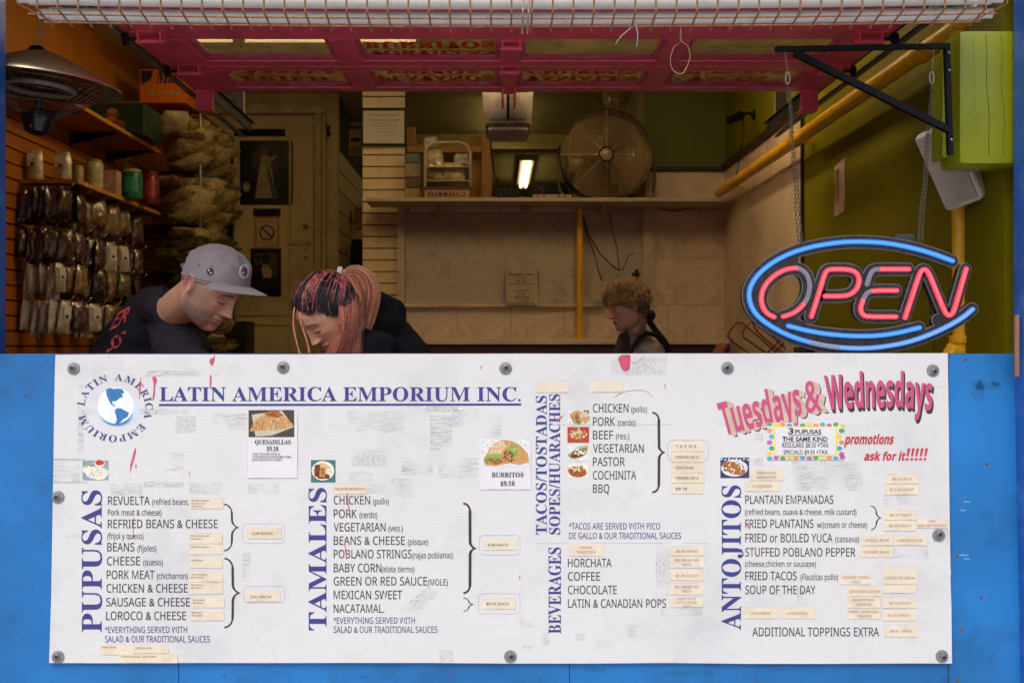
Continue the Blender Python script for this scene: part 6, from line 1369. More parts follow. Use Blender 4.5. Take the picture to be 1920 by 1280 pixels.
# paper strip on the green wall
ps = thing('paper_strip', (RX - .004, 4.8, EYE + .7), 'narrow white printed paper strip pasted on the green right wall', 'poster')
a = MB(); a.prism([(RX - .001, 4.73, EYE + .84), (RX - .001, 4.87, EYE + .82), (RX - .001, 4.86, EYE + .72), (RX - .001, 4.88, EYE + .59), (RX - .001, 4.74, EYE + .6), (RX - .001, 4.73, EYE + .7)], (-.003, 0, 0)); a.build('sheet', mat('pinkish_paper', hexc('b99a8c'), .6, var=.1), ps)
a = MB(); text(a, 'BIENVENIDOS', EYE + .80, EYE + .63, 4.82, .045, lambda Y, Z: Vector((RX - .0055, Y, Z)), 'bold', rot=0, warp=lambda u, w: (4.85 - w * .05, EYE + .8 - u * .15)); a.build('lettering', m_ink, ps, fix=False)
# red wire rack, box
m_redw = mat('dark_red_wire', hexc('7a1a1c'), .4); rw = thing('red_wire_rack', P(1420, 660, 5.6), 'dark red bent wire rack leaning behind the left end of the open sign', 'rack')
for k_, pts in enumerate([[(1460, 665), (1428, 636), (1393, 606), (1382, 604), (1369, 620), (1364, 630), (1375, 642), (1405, 663)], [(1475, 668), (1440, 640), (1420, 622), (1410, 603), (1400, 612), (1392, 622), (1393, 632), (1440, 664)], [(1410, 603), (1450, 632), (1480, 660)], [(1438, 662), (1478, 622), (1484, 628), (1450, 664)], [(1440, 663), (1500, 662)], [(1477, 640), (1478, 664)], [(1484, 640), (1486, 664)]]):
    a = MB(); a.tube([P(x, y, 5.6 + .03 * k_) for x, y in pts], .0045, 6); a.build('rod', m_redw, rw, smooth=True)
a = MB(); a.add([P(1336, 660, 5.4), P(1352, 660, 5.4), P(1365, 643, 5.6), P(1346, 643, 5.6), P(1338, 664, 5.4), P(1354, 664, 5.4), P(1366, 648, 5.6), P(1348, 648, 5.6)], [(0, 1, 2, 3), (7, 6, 5, 4), (0, 4, 5, 1), (1, 5, 6, 2), (2, 6, 7, 3), (3, 7, 4, 0)]); tag(a.build('small_box', mat('red_white_box', hexc('8c4a3c'), .5, var=.4, scale=60)), 'small red and white packet tilted on the counter behind the window', 'box')
rr = random.Random(3)
for i in range(9):
    x = 1512 + i * 8; c_ = rr.choice(['7c2026', '2c2a38', 'a08878', '3c2a30', 'b0a090']); a = MB(); a.box(W(x, 4.6), W(x + 7, 4.6), 4.6, 4.8, EYE - .25, Zp(649 + rr.uniform(-1, 4), 4.6)); tag(a.build('magazine', mat('mag_' + c_, hexc(c_), .5)), 'magazine standing in the row just under the open sign', 'magazine', 'magazines under the open sign')
b = MB(); b.box(1.0, 1.545, 4.4, 6.2, FL, EYE - .06); tag(b.build('side_counter', mat('brown_counter', hexc('4a3022'), .6)), 'brown side counter along the right wall below the open sign', 'counter')
# seats hidden behind the front counter
for (x, y, d_) in ((-1.05, 3.5, 'behind the counter under the man in the cap'), (-.4, 3.55, 'behind the counter under the woman in the black hoodie'), (.62, 4.7, 'under the old woman at the back')):
    t_ = thing('stool', (x, y, FL), 'wooden stool ' + d_, 'stool')
    a = MB(); a.lathe([(.001, .5), (.16, .5), (.165, .485), (.16, .47), (.001, .47)], (x, y, FL), 'z', 24); a.build('seat', m_pine, t_, smooth='auto')
    for k_ in range(4):
        t__ = PI / 4 + k_ * PI / 2; a = MB(); a.tube([(x + .1 * math.cos(t__), y + .1 * math.sin(t__), FL + .47), (x + .15 * math.cos(t__), y + .15 * math.sin(t__), FL)], .015, 8); a.build('leg', m_pine, t_, smooth=True)
# ------------------------------------------------------------------ people
from mathutils.bvhtree import BVHTree
def tab(t_, z):
    if z >= t_[0][0]: return t_[0][1:]
    for p, q in zip(t_[:-1], t_[1:]):
        if z >= q[0]:
            u = (z - q[0]) / (p[0] - q[0]); return tuple(q[i] + (p[i] - q[i]) * u for i in range(1, len(p)))
    return t_[-1][1:]
def catm(tb):
    """resample a coarse table smoothly"""
    out = []
    for i in range(len(tb) - 1):
        p0, p1, p2, p3 = tb[max(0, i - 1)], tb[i], tb[i + 1], tb[min(len(tb) - 1, i + 2)]
        for k in range(6):
            t = k / 6; out.append(tuple(.5 * (2 * b_ + (-a_ + c_) * t + (2 * a_ - 5 * b_ + 4 * c_ - d_) * t * t + (-a_ + 3 * b_ - 3 * c_ + d_) * t ** 3) for a_, b_, c_, d_ in zip(p0, p1, p2, p3)))
    out.append(tb[-1]); return out
HEADT = catm([(.117, .002, .002, .002), (.114, .026, .028, .036), (.104, .047, .052, .062), (.084, .064, .075, .083), (.058, .0735, .0885, .096), (.03, .0765, .0925, .1), (.01, .076, .0915, .1), (-.01, .0745, .0885, .097), (-.03, .072, .0865, .089), (-.05, .069, .0855, .075), (-.07, .064, .0845, .058), (-.09, .054, .082, .04), (-.104, .041, .077, .02), (-.113, .025, .067, .002), (-.1165, .004, .05, -.02)])
def g2(x, z, cx_, cz_, sx, sz): return math.exp(-((x - cx_) / sx) ** 2 - ((z - cz_) / sz) ** 2)
NOSE = [(.03, .0), (.018, .005), (0, .011), (-.015, .018), (-.025, .0245), (-.03, .026), (-.036, .018), (-.041, .004), (-.046, 0)]
def feat(x, z, P_):
    ax = abs(x); f = 0
    f += P_['brow'] * g2(ax, z, .026, .029, .02, .008) + P_['brow'] * .6 * g2(x, z, 0, .03, .012, .009)
    f -= .0095 * g2(ax, z, .031, .009, .0145, .0115)
    f += .0062 * g2(ax, z, .032, .005, .0105, .0075)
    nh = tab(NOSE, z)[0]; sx = .0062 + .0045 * max(0, min(1, (.02 - z) / .05))
    f += nh * P_['nose'] * math.exp(-(x / sx) ** 2) + nh * .25 * math.exp(-(x / (sx * 2.1)) ** 2)
    f += .0095 * g2(ax, z, .0125, -.0315, .0058, .0058)
    f += .0045 * g2(ax, z, .046, -.014, .016, .013) - P_['hollow'] * g2(ax, z, .042, -.052, .016, .016)
    f -= .003 * g2(ax, z, .024, -.045, .006, .012)
    f += .0068 * g2(x, z, 0, -.0555, .019, .0042) + .0066 * g2(x, z, 0, -.0665, .0165, .0046) - .0052 * math.exp(-((z + .0608 + ax * .03) / .0017) ** 2) * math.exp(-(x / .021) ** 4)
    f += .003 * g2(x, z, 0, -.058, .026, .014)
    if P_.get('old'): f -= .0035 * math.exp(-((ax - .021 - (-.034 - z) * .55) / .0028) ** 2) * g2(0, z, 0, -.05, 1, .016) + .002 * g2(ax, z, .03, -.006, .012, .003); f += .006 * g2(ax, z, .036, -.086, .014, .013)
    f -= .0045 * g2(x, z, 0, -.078, .02, .006) - .0065 * g2(x, z, 0, -.098, .02, .013)
    return f
def front_y(x, z, P_):
    w, yf, yb = tab(HEADT, z); q = max(0, 1 - (x / max(w, .001)) ** 2)
    return yf * q ** .42 + feat(x, z, P_)
def frame(px, py, y, yaw, pitch, face):
    """world matrix of a head: face=+1 looks to the right, -1 to the left; yaw turns towards the camera"""
    ys, p = math.radians(yaw), math.radians(pitch)
    f = Vector((face * math.cos(ys) * math.cos(p), -math.sin(ys) * math.cos(p), -math.sin(p)))
    u = Vector((face * math.cos(ys) * math.sin(p), -math.sin(ys) * math.sin(p), math.cos(p)))
    l = f.cross(u); c_ = P(px, py, y)
    return Matrix(((l.x, f.x, u.x, c_.x), (l.y, f.y, u.y, c_.y), (l.z, f.z, u.z, c_.z), (0, 0, 0, 1)))
def blob(elems, voxel=.01, smooth_it=6, sub=2):
    """one continuous skin over a set of capsules: (p, r) or (p, r, q, r2)"""
    m_ = MB()
    bm0 = bmesh.new(); bmesh.ops.create_icosphere(bm0, subdivisions=sub, radius=1); iv = [v.co.copy() for v in bm0.verts]; bm0.verts.index_update(); fi = [[v.index for v in f.verts] for f in bm0.faces]; bm0.free()
    for e in elems:
        if len(e) == 2: segs = [(Vector(e[0]), e[1])]
        else:
            p, r, q, r2 = Vector(e[0]), e[1], Vector(e[2]), e[3]; n_ = max(1, int((q - p).length / (min(r, r2) * .35))); segs = [(p.lerp(q, i / n_), r + (r2 - r) * i / n_) for i in range(n_ + 1)]
        for c_, r in segs:
            rr_ = r if isinstance(r, (tuple, list)) else (r, r, r)
            m_.add([Vector((c_.x + v.x * rr_[0], c_.y + v.y * rr_[1], c_.z + v.z * rr_[2])) for v in iv], fi)
    me = bpy.data.meshes.new('tmp'); me.from_pydata(m_.v, [], m_.f); ob = bpy.data.objects.new('tmp', me); COL.objects.link(ob)
    md = ob.modifiers.new('r', 'REMESH'); md.mode = 'VOXEL'; md.voxel_size = voxel; md.use_smooth_shade = True
    ms = ob.modifiers.new('s', 'SMOOTH'); ms.iterations = smooth_it; ms.factor = .6
    dg = C.evaluated_depsgraph_get(); me2 = bpy.data.meshes.new_from_object(ob.evaluated_get(dg))
    vs = [v.co.copy() for v in me2.vertices]; ns = [v.normal.copy() for v in me2.vertices]; fs = [tuple(p.vertices) for p in me2.polygons]
    bpy.data.objects.remove(ob); bpy.data.meshes.remove(me); bpy.data.meshes.remove(me2)
    return vs, ns, fs
def cloth(name, elems, m_, parent, folds=.006, voxel=.009, seed=0, dirv=(6, 6, 14), smooth_it=8, extra=None):
    vs, ns, fs = blob(elems, voxel, smooth_it)
    o_ = []
    for v, n_ in zip(vs, ns):
        q = Vector((v.x * dirv[0] + seed, v.y * dirv[1], v.z * dirv[2]))
        d = noise.noise(q) * folds + noise.noise(q * 2.3) * folds * .45
        r = noise.noise(Vector((v.x * 9 + v.z * 5 + seed, v.y * 7, v.z * 9 - v.x * 5))); d -= max(0, .12 - abs(r)) * folds * 5 * .5
        o_.append(v + n_ * d)
    mm = MB(); mm.add(o_, fs); ob = mm.build(name, m_, parent, smooth=True, fix=False)
    return ob, (o_, fs)
def caster(vf):
    bv = BVHTree.FromPolygons(vf[0], vf[1]); o = Vector((0, 0, EYE))
    def cast(px, py, off=.002):
        d = (P(px, py, 1) - o).normalized(); h = bv.ray_cast(o, d)
        return (h[0] + h[1] * off if h[1].dot(d) < 0 else h[0] - h[1] * off) if h[0] else None
    return cast
m_lash = mat('dark_lash', (.012, .009, .008), .6)
def head(parent, M, P_, scale=1.0, neck=None):
    """head, ears and neck as one skin mesh with painted-in complexion"""
    vs = []; cols = []; nu = 120; zs = []
    z = .117
    while z > -.1165: zs.append(z); z -= .0013 if z < .045 else .003
    zs.append(-.1165)
    sk = Vector(P_['skin']); rs = random.Random(3)
    for z in zs:
        w, yf, yb = tab(HEADT, z)
        for i in range(nu):
            t = i / nu * 2 - 1; ph = PI * (t * .62 + .38 * t ** 3)   # denser at the face
            s_, c_ = math.sin(ph), math.cos(ph); x = w * s_
            if c_ > 0:
                q = c_ ** .84; y = yf * q; wt = min(1, c_ * 2.2); y += feat(x, z, P_) * wt
            else: y = yb * c_
            vs.append(Vector((x * P_.get('wide', 1), y, z)))
            c = sk.copy(); ax = abs(x)
            if c_ > 0:
                c = c.lerp(Vector(P_['flush']), .5 * g2(ax, z, .042, -.022, .018, .016) + .5 * g2(x, z, 0, -.03, .014, .01) + .25 * g2(ax, z, .03, .004, .014, .01))
                lip = max(g2(x, z, 0, -.0555, .021, .0045), g2(x, z, 0, -.0665, .018, .0055)); lip = min(1, lip * 1.5) if ax < .025 else 0
                c = c.lerp(Vector(P_['lip']), lip * .85)
                c = c.lerp(sk * .45, .5 * math.exp(-((z + .0608 + ax * .03) / .0018) ** 2) * math.exp(-(x / .022) ** 4))
                arch = P_.get('browz', .027) + .003 * math.sin(min(1, ax / .045) * PI) - .006 * max(0, ax - .035) / .015
                bw = math.exp(-((z - arch) / P_.get('browt', .0042)) ** 2) * (1 / (1 + math.exp(-(ax - .012) / .0015))) * (1 / (1 + math.exp((ax - .047) / .002)))
                c = c.lerp(Vector(P_['browc']), min(1, bw * P_.get('brows', .9)))
                c = c.lerp(sk * .6, .35 * g2(ax, z, .031, .012, .015, .004))
            if P_.get('stubble'):
                sb = 0
                if z < -.03 and y > -.02: sb = min(1, (-.03 - z) / .025) * (.35 + .65 * max(min(1, max(0, ax - .018) / .014), min(1, max(0, -.066 - z) / .008), g2(0, z, 0, -.046, 1, .005))) * min(1, max(0, y + .03) / .03)
                sb = max(sb, .7 * min(1, max(0, ax - .05) / .012) * min(1, max(0, .03 - z) / .02) * min(1, max(0, y + .012) / .015))
                if lip if c_ > 0 else 0: sb *= .2
                c = c.lerp(Vector(P_['stubble']), sb * (.78 + .35 * noise.noise(Vector((x, y, z)) * 400)))
            n_ = noise.noise(Vector((x, y, z)) * 60); c = c * (1 + .06 * n_)
            cols.append(c)
    nR = len(zs); fs = []
    for j in range(nR - 1):
        for i in range(nu): fs.append((j * nu + i, j * nu + (i + 1) % nu, (j + 1) * nu + (i + 1) % nu, (j + 1) * nu + i))
    fs.append(tuple(range(nu - 1, -1, -1))); fs.append(tuple((nR - 1) * nu + i for i in range(nu)))
    for sx in ((-1, 1) if P_.get('ears', 1) else ()):   # ears
        o = len(vs); na, nr = 28, 9
        for j in range(nr):
            for i in range(na):
                a_ = 2 * PI * i / na; r = j / (nr - 1); ez = .031 * (1 + .1 * math.sin(a_)); ey = .0165 * (1 + .22 * math.sin(a_))
                hgt = .004 + .011 * r ** 2 - (.006 * math.exp(-((r - .62) / .16) ** 2)) * (1 if math.sin(a_) > -.75 else .3) + .004 * math.exp(-((r - .9) / .1) ** 2)
                fl = max(0, -math.cos(a_)) * .006 * r
                if j == nr - 1: hgt = .0 + fl * .3
                y_ = -.012 + ey * r * math.cos(a_) - .004 * math.sin(a_) * r; z_ = -.006 + ez * r * math.sin(a_)
                wd = tab(HEADT, z_)[0] * P_.get('wide', 1) * .965
                vs.append(Vector((sx * (wd + hgt + fl), y_, z_))); cols.append(sk.lerp(Vector(P_['flush']), .35 + .4 * math.exp(-((r - .95) / .2) ** 2)) * (.75 if .5 < r < .75 else 1))
        for j in range(nr - 1):
            for i in range(na): fs.append((o + j * na + i, o + j * na + (i + 1) % na, o + (j + 1) * na + (i + 1) % na, o + (j + 1) * na + i))
    S = Matrix.Scale(scale, 4); W_ = [(M @ S @ v) for v in vs]
    if neck:
        nvs, nns, nfs = blob(neck, .006, 5); o = len(W_); W_ += nvs; fs += [tuple(k + o for k in f) for f in nfs]; Mi = (M @ S).inverted()
        for v in nvs:
            l_ = Mi @ v; c = sk * (.93 + .08 * noise.noise(v * 30))
            if P_.get('stubble') and l_.z < -.05 and l_.y > .0: c = c.lerp(Vector(P_['stubble']), .4 * max(0, min(1, (l_.z + .15) / .04)))
            cols.append(c)
    mm = MB(); mm.add(W_, fs)
    ob = mm.build('body', mat('skin_' + P_['name'], P_['skin'], P_.get('rough', .48), var=.05, scale=40, bump=.12, bscale=240, vcol='complexion', sub=.12), parent, smooth=True)
    ca = ob.data.color_attributes.new('complexion', 'FLOAT_COLOR', 'POINT')
    ca.data.foreach_set('color', [k for c in cols for k in (c.x, c.y, c.z, 1.0)])
    # lashes / nearly closed lids
    S2 = M @ S; L_ = MB()
    for sx in (-1, 1):
        pts = []; r_ = []
        for i in range(13):
            u = i / 12 * 2 - 1; x = sx * (.0315 + u * .0145) ; z = .0015 - .0052 * (1 - u * u) + .0015 * u * 0
            pts.append(S2 @ Vector((x * P_.get('wide', 1), front_y(x, z, P_) + .0006, z))); r_.append(scale * (.0003 + P_.get('lash', .0011) * (1 - u * u)))
        L_.tube(pts, r_, 6)
        pts = [S2 @ Vector((sx * (.0315 + u * .014) * P_.get('wide', 1), front_y(.0315 + u * .014, .0115 - .005 * u * u, P_) + .0001, .0115 - .005 * u * u)) for u in [k / 5 - 1 for k in range(11)]]
        L_.tube(pts, .0004 * scale, 5)
    L_.build('eyelashes', m_lash, parent)
    return ob, (W_, fs)
def strands(m_, paths, r0=.0012, k=None, rnd=random):
    for pts in paths:
        n_ = len(pts); m_.tube(pts, [r0 * (1 - .75 * (i / (n_ - 1)) ** 2) for i in range(n_)], 3, k, cap=False)
def hand(root, fwd, side, up, s=1.0, thumb=1):
    """palm and five bent fingers as capsules; fwd = towards the fingertips"""
    e = [(root, .026 * s, root + fwd * .06 * s + side * .018 * s, .017 * s), (root, .026 * s, root + fwd * .06 * s - side * .018 * s, .017 * s)]
    for i, (o, l_) in enumerate([(-.03, .062), (-.011, .074), (.009, .07), (.028, .055)]):
        b0 = root + fwd * .07 * s + side * o * s * 1.05; b1 = b0 + (fwd * .8 - up * .35).normalized() * l_ * .42 * s; b2 = b1 + (fwd * .35 - up * .8).normalized() * l_ * .35 * s; b3 = b2 + (-up).normalized() * l_ * .22 * s
        e += [(root + fwd * .05 * s + side * o * s * .8, .011 * s, b0, .0092 * s), (b0, .0092 * s, b1, .0082 * s), (b1, .0082 * s, b2, .0076 * s), (b2, .0076 * s, b3, .0065 * s)]
    t0 = root + fwd * .015 * s - side * .03 * s * thumb; t1 = t0 + (fwd * .6 - side * .7 * thumb - up * .2) * .034 * s; t2 = t1 + (fwd * .9 - up * .5) * .028 * s
    e += [(root, .018 * s, t0, .014 * s), (t0, .013 * s, t1, .0105 * s), (t1, .0105 * s, t2, .0085 * s)]
    return e

# ---- man in the grey cap
m_tee = mat('washed_black_cotton', hexc('211f26'), .9, var=.16, scale=26, bump=.4, bscale=260, spec=.15)
man = thing('person', (-1.02, 3.55, FL), 'seated man in a grey cap and washed black t-shirt, bent forward and looking down', 'person')
MM = frame(396, 537, 3.15, 25, 38, 1)
PM = dict(name='man', skin=(.50, .27, .175), flush=(.56, .22, .15), lip=(.48, .17, .15), stubble=(.12, .085, .075), browc=(.03, .02, .015), brow=.0045, nose=1.0, hollow=.003, browt=.0046, lash=.0012)
nb = P(322, 590, 3.34)
hd = MM.translation
neck_m = [(MM @ Vector((0, -.03, -.045)), .058, nb + Vector((.0, 0, 0)), .066), (nb, .064, P(306, 625, 3.41), .05),
          (P(306, 625, 3.41), .05, P(345, 700, 3.3), .04), (P(345, 700, 3.3), .04, P(395, 700, 3.2), .042), (P(395, 700, 3.2), .042, P(470, 712, 3.12), .03)]
wr_ = P(470, 712, 3.12); fd = Vector((.9, .0, -.25)).normalized(); upv = Vector((.2, 0, .95)).normalized()
neck_m += [(wr_, .03, wr_ + fd * .04, .027)] + hand(wr_ + fd * .05, fd, Vector((0, 1, 0)), upv)
mh, mhv = head(man, MM, PM, 1.0, neck_m)
tee = [(P(240, 690, 3.52), .14, P(262, 622, 3.5), .105), (P(262, 622, 3.5), .105, P(288, 582, 3.44), .075), (P(238, 830, 3.6), .15, P(258, 700, 3.55), .158), (P(258, 700, 3.55), .158, P(292, 618, 3.46), .105), (P(292, 618, 3.46), .105, P(312, 588, 3.4), .074),
       (P(294, 578, 3.42), .07, P(306, 574, 3.36), .066), (P(300, 574, 3.345), .06, P(344, 622, 3.3), .062), (P(312, 598, 3.4), .072, P(335, 655, 3.27), .082), (P(335, 655, 3.27), .084, P(352, 690, 3.2), .078), (P(352, 690, 3.2), .076, P(385, 700, 3.16), .068),
       (P(300, 600, 3.44), .07, P(330, 630, 3.62), .075), (P(330, 630, 3.62), .075, P(400, 700, 3.62), .066), (P(335, 690, 3.5), .12, P(300, 640, 3.48), .1), (P(340, 620, 3.38), .06, P(372, 672, 3.36), .055)]
ts, tsv = cloth('tshirt', tee, m_tee, man, folds=.013, voxel=.0085, seed=3)
cst = caster(tsv)
a = MB(); q = []
for i in range(28):   # collar rib
    t = 2 * PI * i / 28; cc = MM @ Vector((0, -.045, -.085)); ax1 = Vector((.62, 0, -.6)).normalized(); cen = P(331, 570, 3.34)
    q.append(cen + Vector((.62, 0, -.72)).normalized() * .066 * math.cos(t) + Vector((0, 1, 0)) * .074 * math.sin(t))
a.tube(q, .0085, 8, closed=True); a.build('collar', m_tee, man, smooth=True)
# seam lines and back print that follow the cloth
def drape(px_pts, r, m_, nm, cst_, par, off=.001):
    pts = [cst_(x, y, off) for x, y in px_pts]; pts = [p for p in pts if p is not None]
    if len(pts) > 1: a = MB(); a.tube(pts, r, 5); a.build(nm, m_, par, smooth=True)
def densify(p, n=10):
    o_ = []
    for (x0, y0), (x1, y1) in zip(p[:-1], p[1:]): o_ += [(x0 + (x1 - x0) * i / n, y0 + (y1 - y0) * i / n) for i in range(n)]
    return o_ + [p[-1]]
m_seam = mat('dark_seam', hexc('1e1c24'), .9)
drape(densify([(318, 570), (330, 580), (338, 596), (347, 612), (366, 625)]), .0016, m_seam, 'seam', cst, ts); drape(densify([(288, 660), (300, 640), (320, 622), (344, 613)]), .0014, m_seam, 'seam', cst, ts)
pr_ = MB()
def tprint(s, x0, y0, ux, uy, vx, vy):
    vs, fs = glyphs(s, 'plain', .012, 3); a0 = min(v[0] for v in vs); a1 = max(v[0] for v in vs); ok = {}; out = []
    for i, (a_, b_) in enumerate(vs):
        u = (a_ - a0) / (a1 - a0); w = b_ / .682; jx = noise.noise(Vector((a_ * 9, b_ * 9, 1))) * 2.2; jy = noise.noise(Vector((a_ * 9, b_ * 9, 5))) * 2.2
        p = cst(x0 + u * ux + w * vx + jx, y0 + u * uy + w * vy + jy, .0025); ok[i] = p is not None; out.append(p or Vector())
    pr_.add(out, [f for f in fs if all(ok[i] for i in f)])
tprint('ER', 207, 619, 30, -16, 16, -33); tprint('SS', 199, 662, 26, -13, 14, -30)
pr_.build('back_print', mat('coral_ink', hexc('c84a4e'), .7, var=.2, scale=90), ts, fix=False)
# cap
capM = MM @ Matrix.Translation((0, -.002, .029)) @ Matrix.Rotation(math.radians(25), 4, 'X') @ Matrix.Scale(1.008, 4)
m_cap = mat('grey_cotton_cap', hexc('7d7578'), .85, var=.08, scale=14, bump=.35, bscale=190, sheen=.2)
vs = []; nA, nB = 64, 22
for j in range(nB + 1):
    th = PI / 2 * j / nB
    for i in range(nA):
        ph = 2 * PI * i / nA; cx_, sx_ = math.cos(ph), math.sin(ph)
        box_ = 1 + .05 * math.sin(2 * th) + .03 * max(0, cx_) * math.sin(2 * th)
        rr_ = 1 + (.085 * noise.noise(Vector((cx_ * 2.6, sx_ * 2.6, th * 2.4))) + .05 * noise.noise(Vector((cx_ * 6, sx_ * 6, th * 5)))) * math.sin(2 * th) - .012 * math.exp(-((th - .75) / .12) ** 2) * (.5 + .5 * math.sin(ph * 3 + 1))
        vs.append(capM @ Vector((.0845 * sx_ * math.cos(th) * box_ * rr_, (.107 if cx_ > 0 else .102) * cx_ * math.cos(th) * box_ * rr_, .1 * math.sin(th) * rr_ - .012 * (j == 0))))
fs = [(j * nA + i, j * nA + (i + 1) % nA, (j + 1) * nA + (i + 1) % nA, (j + 1) * nA + i) for j in range(nB) for i in range(nA)]
a = MB(); a.add(vs, fs); cap = a.build('cap', m_cap, man, smooth=True); cvf = (list(a.v), list(a.f)); cvf = ([Vector(v) for v in cvf[0]], cvf[1])
a = MB(); vs = []; nP, nQ = 28, 8
for side in (0, 1):
    for j in range(nQ + 1):
        for i in range(nP + 1):
            ph = (i / nP - .5) * 2 * math.radians(62); r = j / nQ; ext = .066 * max(0, math.cos(ph * PI / 2 / math.radians(62.5))) ** .62
            b0 = Vector((.086 * math.sin(ph), .1085 * math.cos(ph), -.004)); vs.append(capM @ (b0 + Vector((.15 * math.sin(ph) * r * .2, ext * r, -.02 * r * .55 - .008 * (math.sin(ph) ** 2) * r - side * .003))))
Wn = (nP + 1); o = Wn * (nQ + 1)
fs = []
for j in range(nQ):
    for i in range(nP): q = (j * Wn + i, j * Wn + i + 1, (j + 1) * Wn + i + 1, (j + 1) * Wn + i); fs.append(q); fs.append(tuple(k + o for k in q[::-1]))
for i in range(nP): fs.append((nQ * Wn + i, nQ * Wn + i + 1, nQ * Wn + i + 1 + o, nQ * Wn + i + o))
a.add(vs, fs); a.build('brim', m_cap, cap, smooth=True)
a = MB(); a.tube([capM @ Vector((.0858 * math.sin(t), (.1085 if math.cos(t) > 0 else .1035) * math.cos(t), -.004)) for t in [2 * PI * j / 48 for j in range(48)]], .0022, 5, closed=True); a.build('cap_band', m_cap, cap, smooth=True)
cc = caster(cvf)
def decal(nm, items, cst_, par, mats):
    a = MB()
    for (px, py, rx, ry, off, k, n_) in items:
        pts = [cst_(px + rx * math.cos(2 * PI * j / n_), py + ry * math.sin(2 * PI * j / n_), off) for j in range(n_)]; c_ = cst_(px, py, off)
        if c_ is None or any(p is None for p in pts): continue
        a.add([c_] + pts, [(0, j + 1, (j + 1) % n_ + 1) for j in range(n_)], k)
    return a.build(nm, mats, par, fix=False)
pm_ = [mat('white_embroidery', hexc('c9c4c8'), .8), mat('navy_embroidery', hexc('20203c'), .8, var=.4, scale=300), mat('red_embroidery', hexc('8c1c2a'), .8)]
decal('round_patch', [(457, 509, 9, 13, .002, 0, 24), (457, 509, 7.4, 11, .0026, 1, 22), (457, 509, 4.2, 6, .0031, 2, 6), (456, 506, 1.6, 5.2, .0034, 2, 6), (459, 511, 5.2, 1.8, .0034, 2, 6), (455, 512, 1.3, 1.3, .0036, 0, 6)] + [(457 + 5.9 * math.cos(t), 509 + 8.8 * math.sin(t), 1.0, 1.2, .0032, 0, 5) for t in [2 * PI * j / 13 for j in range(13)]], cc, cap, pm_)
decal('pin_badge', [(394.5, 509, 6.4, 6.2, .003, 1, 18), (394, 508, 3.4, 1.2, .0036, 2, 8), (394, 510, 1.2, 3.6, .0036, 2, 8), (396, 512, 2.6, .9, .0038, 0, 6), (392, 507, 1.0, 2.4, .0038, 0, 6)], cc, cap, pm_)
decal('eyelet', [(373, 498, 1.3, 1.8, .0015, 0, 8), (398, 499, 1.3, 1.6, .0015, 0, 8)], cc, cap, [m_black])
a = MB(); a.tube([capM @ Vector((.02, -.1, .006)), capM @ Vector((.01, -.118, .012)), capM @ Vector((-.02, -.116, .012)), capM @ Vector((-.03, -.1, .006))], [.005, .009, .009, .005], 8); a.build('cap_strap', mat('blue_grey_strap', hexc('5a6480'), .7), cap, smooth=True)
a = MB(); a.add([MM @ Vector((w * math.sin(ph) * 1.012, -yb * abs(math.cos(ph)) * 1.012 - .001, z)) for z in [.03 - .01 * j for j in range(6)] for (w, yf, yb) in [tab(HEADT, z)] for ph in [-PI / 2 + PI * i / 20 for i in range(21)]], [(j * 21 + i, j * 21 + i + 1, (j + 1) * 21 + i + 1, (j + 1) * 21 + i) for j in range(5) for i in range(20)])
a.build('cropped_hair', mat('cropped_dark_hair', (.09, .06, .045), .8, var=.4, scale=300), man, smooth=True)
cloth('trousers', [(P(238, 840, 3.6), .15, (-.95, 3.4, FL + .52), .12), ((-1.12, 3.6, FL + .56), .11, (-.82, 3.5, FL + .54), .085), ((-.82, 3.5, FL + .54), .08, (-.8, 3.45, FL + .06), .055), ((-1.1, 3.7, FL + .56), .11, (-.8, 3.75, FL + .54), .085), ((-.8, 3.75, FL + .54), .08, (-.78, 3.75, FL + .06), .055)], mat('dark_denim', hexc('1e2230'), .85, var=.2, scale=40), man, voxel=.014)

# ---- young woman in the black hoodie
wom = thing('person', (-.36, 3.6, FL), 'young woman in a black hoodie with pink streaked ponytail, head bowed over the counter', 'person')
WM = frame(619, 586, 3.16, 36, 45, -1)
PW = dict(name='woman', ears=0, skin=(.62, .36, .235), flush=(.66, .29, .21), lip=(.45, .14, .14), browc=(.05, .035, .03), brow=.002, nose=.78, hollow=.0, browt=.0034, brows=.75, lash=.0014, wide=1.0, rough=.42)
nbw = P(668, 640, 3.3)
wh_ = P(640, 740, 3.08); fw_ = Vector((-.8, -.1, -.3)).normalized()
head(wom, WM, PW, .97, [(WM @ Vector((0, -.03, -.05)), .05, nbw, .055), (nbw, .054, P(700, 690, 3.36), .06), (P(690, 740, 3.15), .035, wh_, .027)] + hand(wh_ + fw_ * .02, fw_, Vector((0, 1, 0)), Vector((-.3, 0, .9)), .92))
m_hood = mat('black_fleece', (.009, .009, .013), .95, var=.2, scale=30, bump=.5, bscale=300, spec=.12)
cloth('hoodie', [(P(745, 850, 3.6), .15, P(738, 740, 3.5), .155), (P(738, 740, 3.5), .15, P(712, 676, 3.4), .12), (P(712, 676, 3.4), .115, P(690, 640, 3.36), .085), (P(700, 650, 3.33), .08, P(692, 664, 3.24), .082), (P(692, 664, 3.24), .08, P(686, 760, 3.15), .068), (P(686, 760, 3.15), .062, P(655, 745, 3.08), .045),
       (P(720, 650, 3.5), .08, P(720, 690, 3.6), .085), (P(750, 690, 3.5), .12, P(745, 680, 3.42), .12), (P(735, 640, 3.42), .085, P(760, 690, 3.46), .1)], m_hood, wom, folds=.013, voxel=.009, seed=9, dirv=(5, 5, 9))
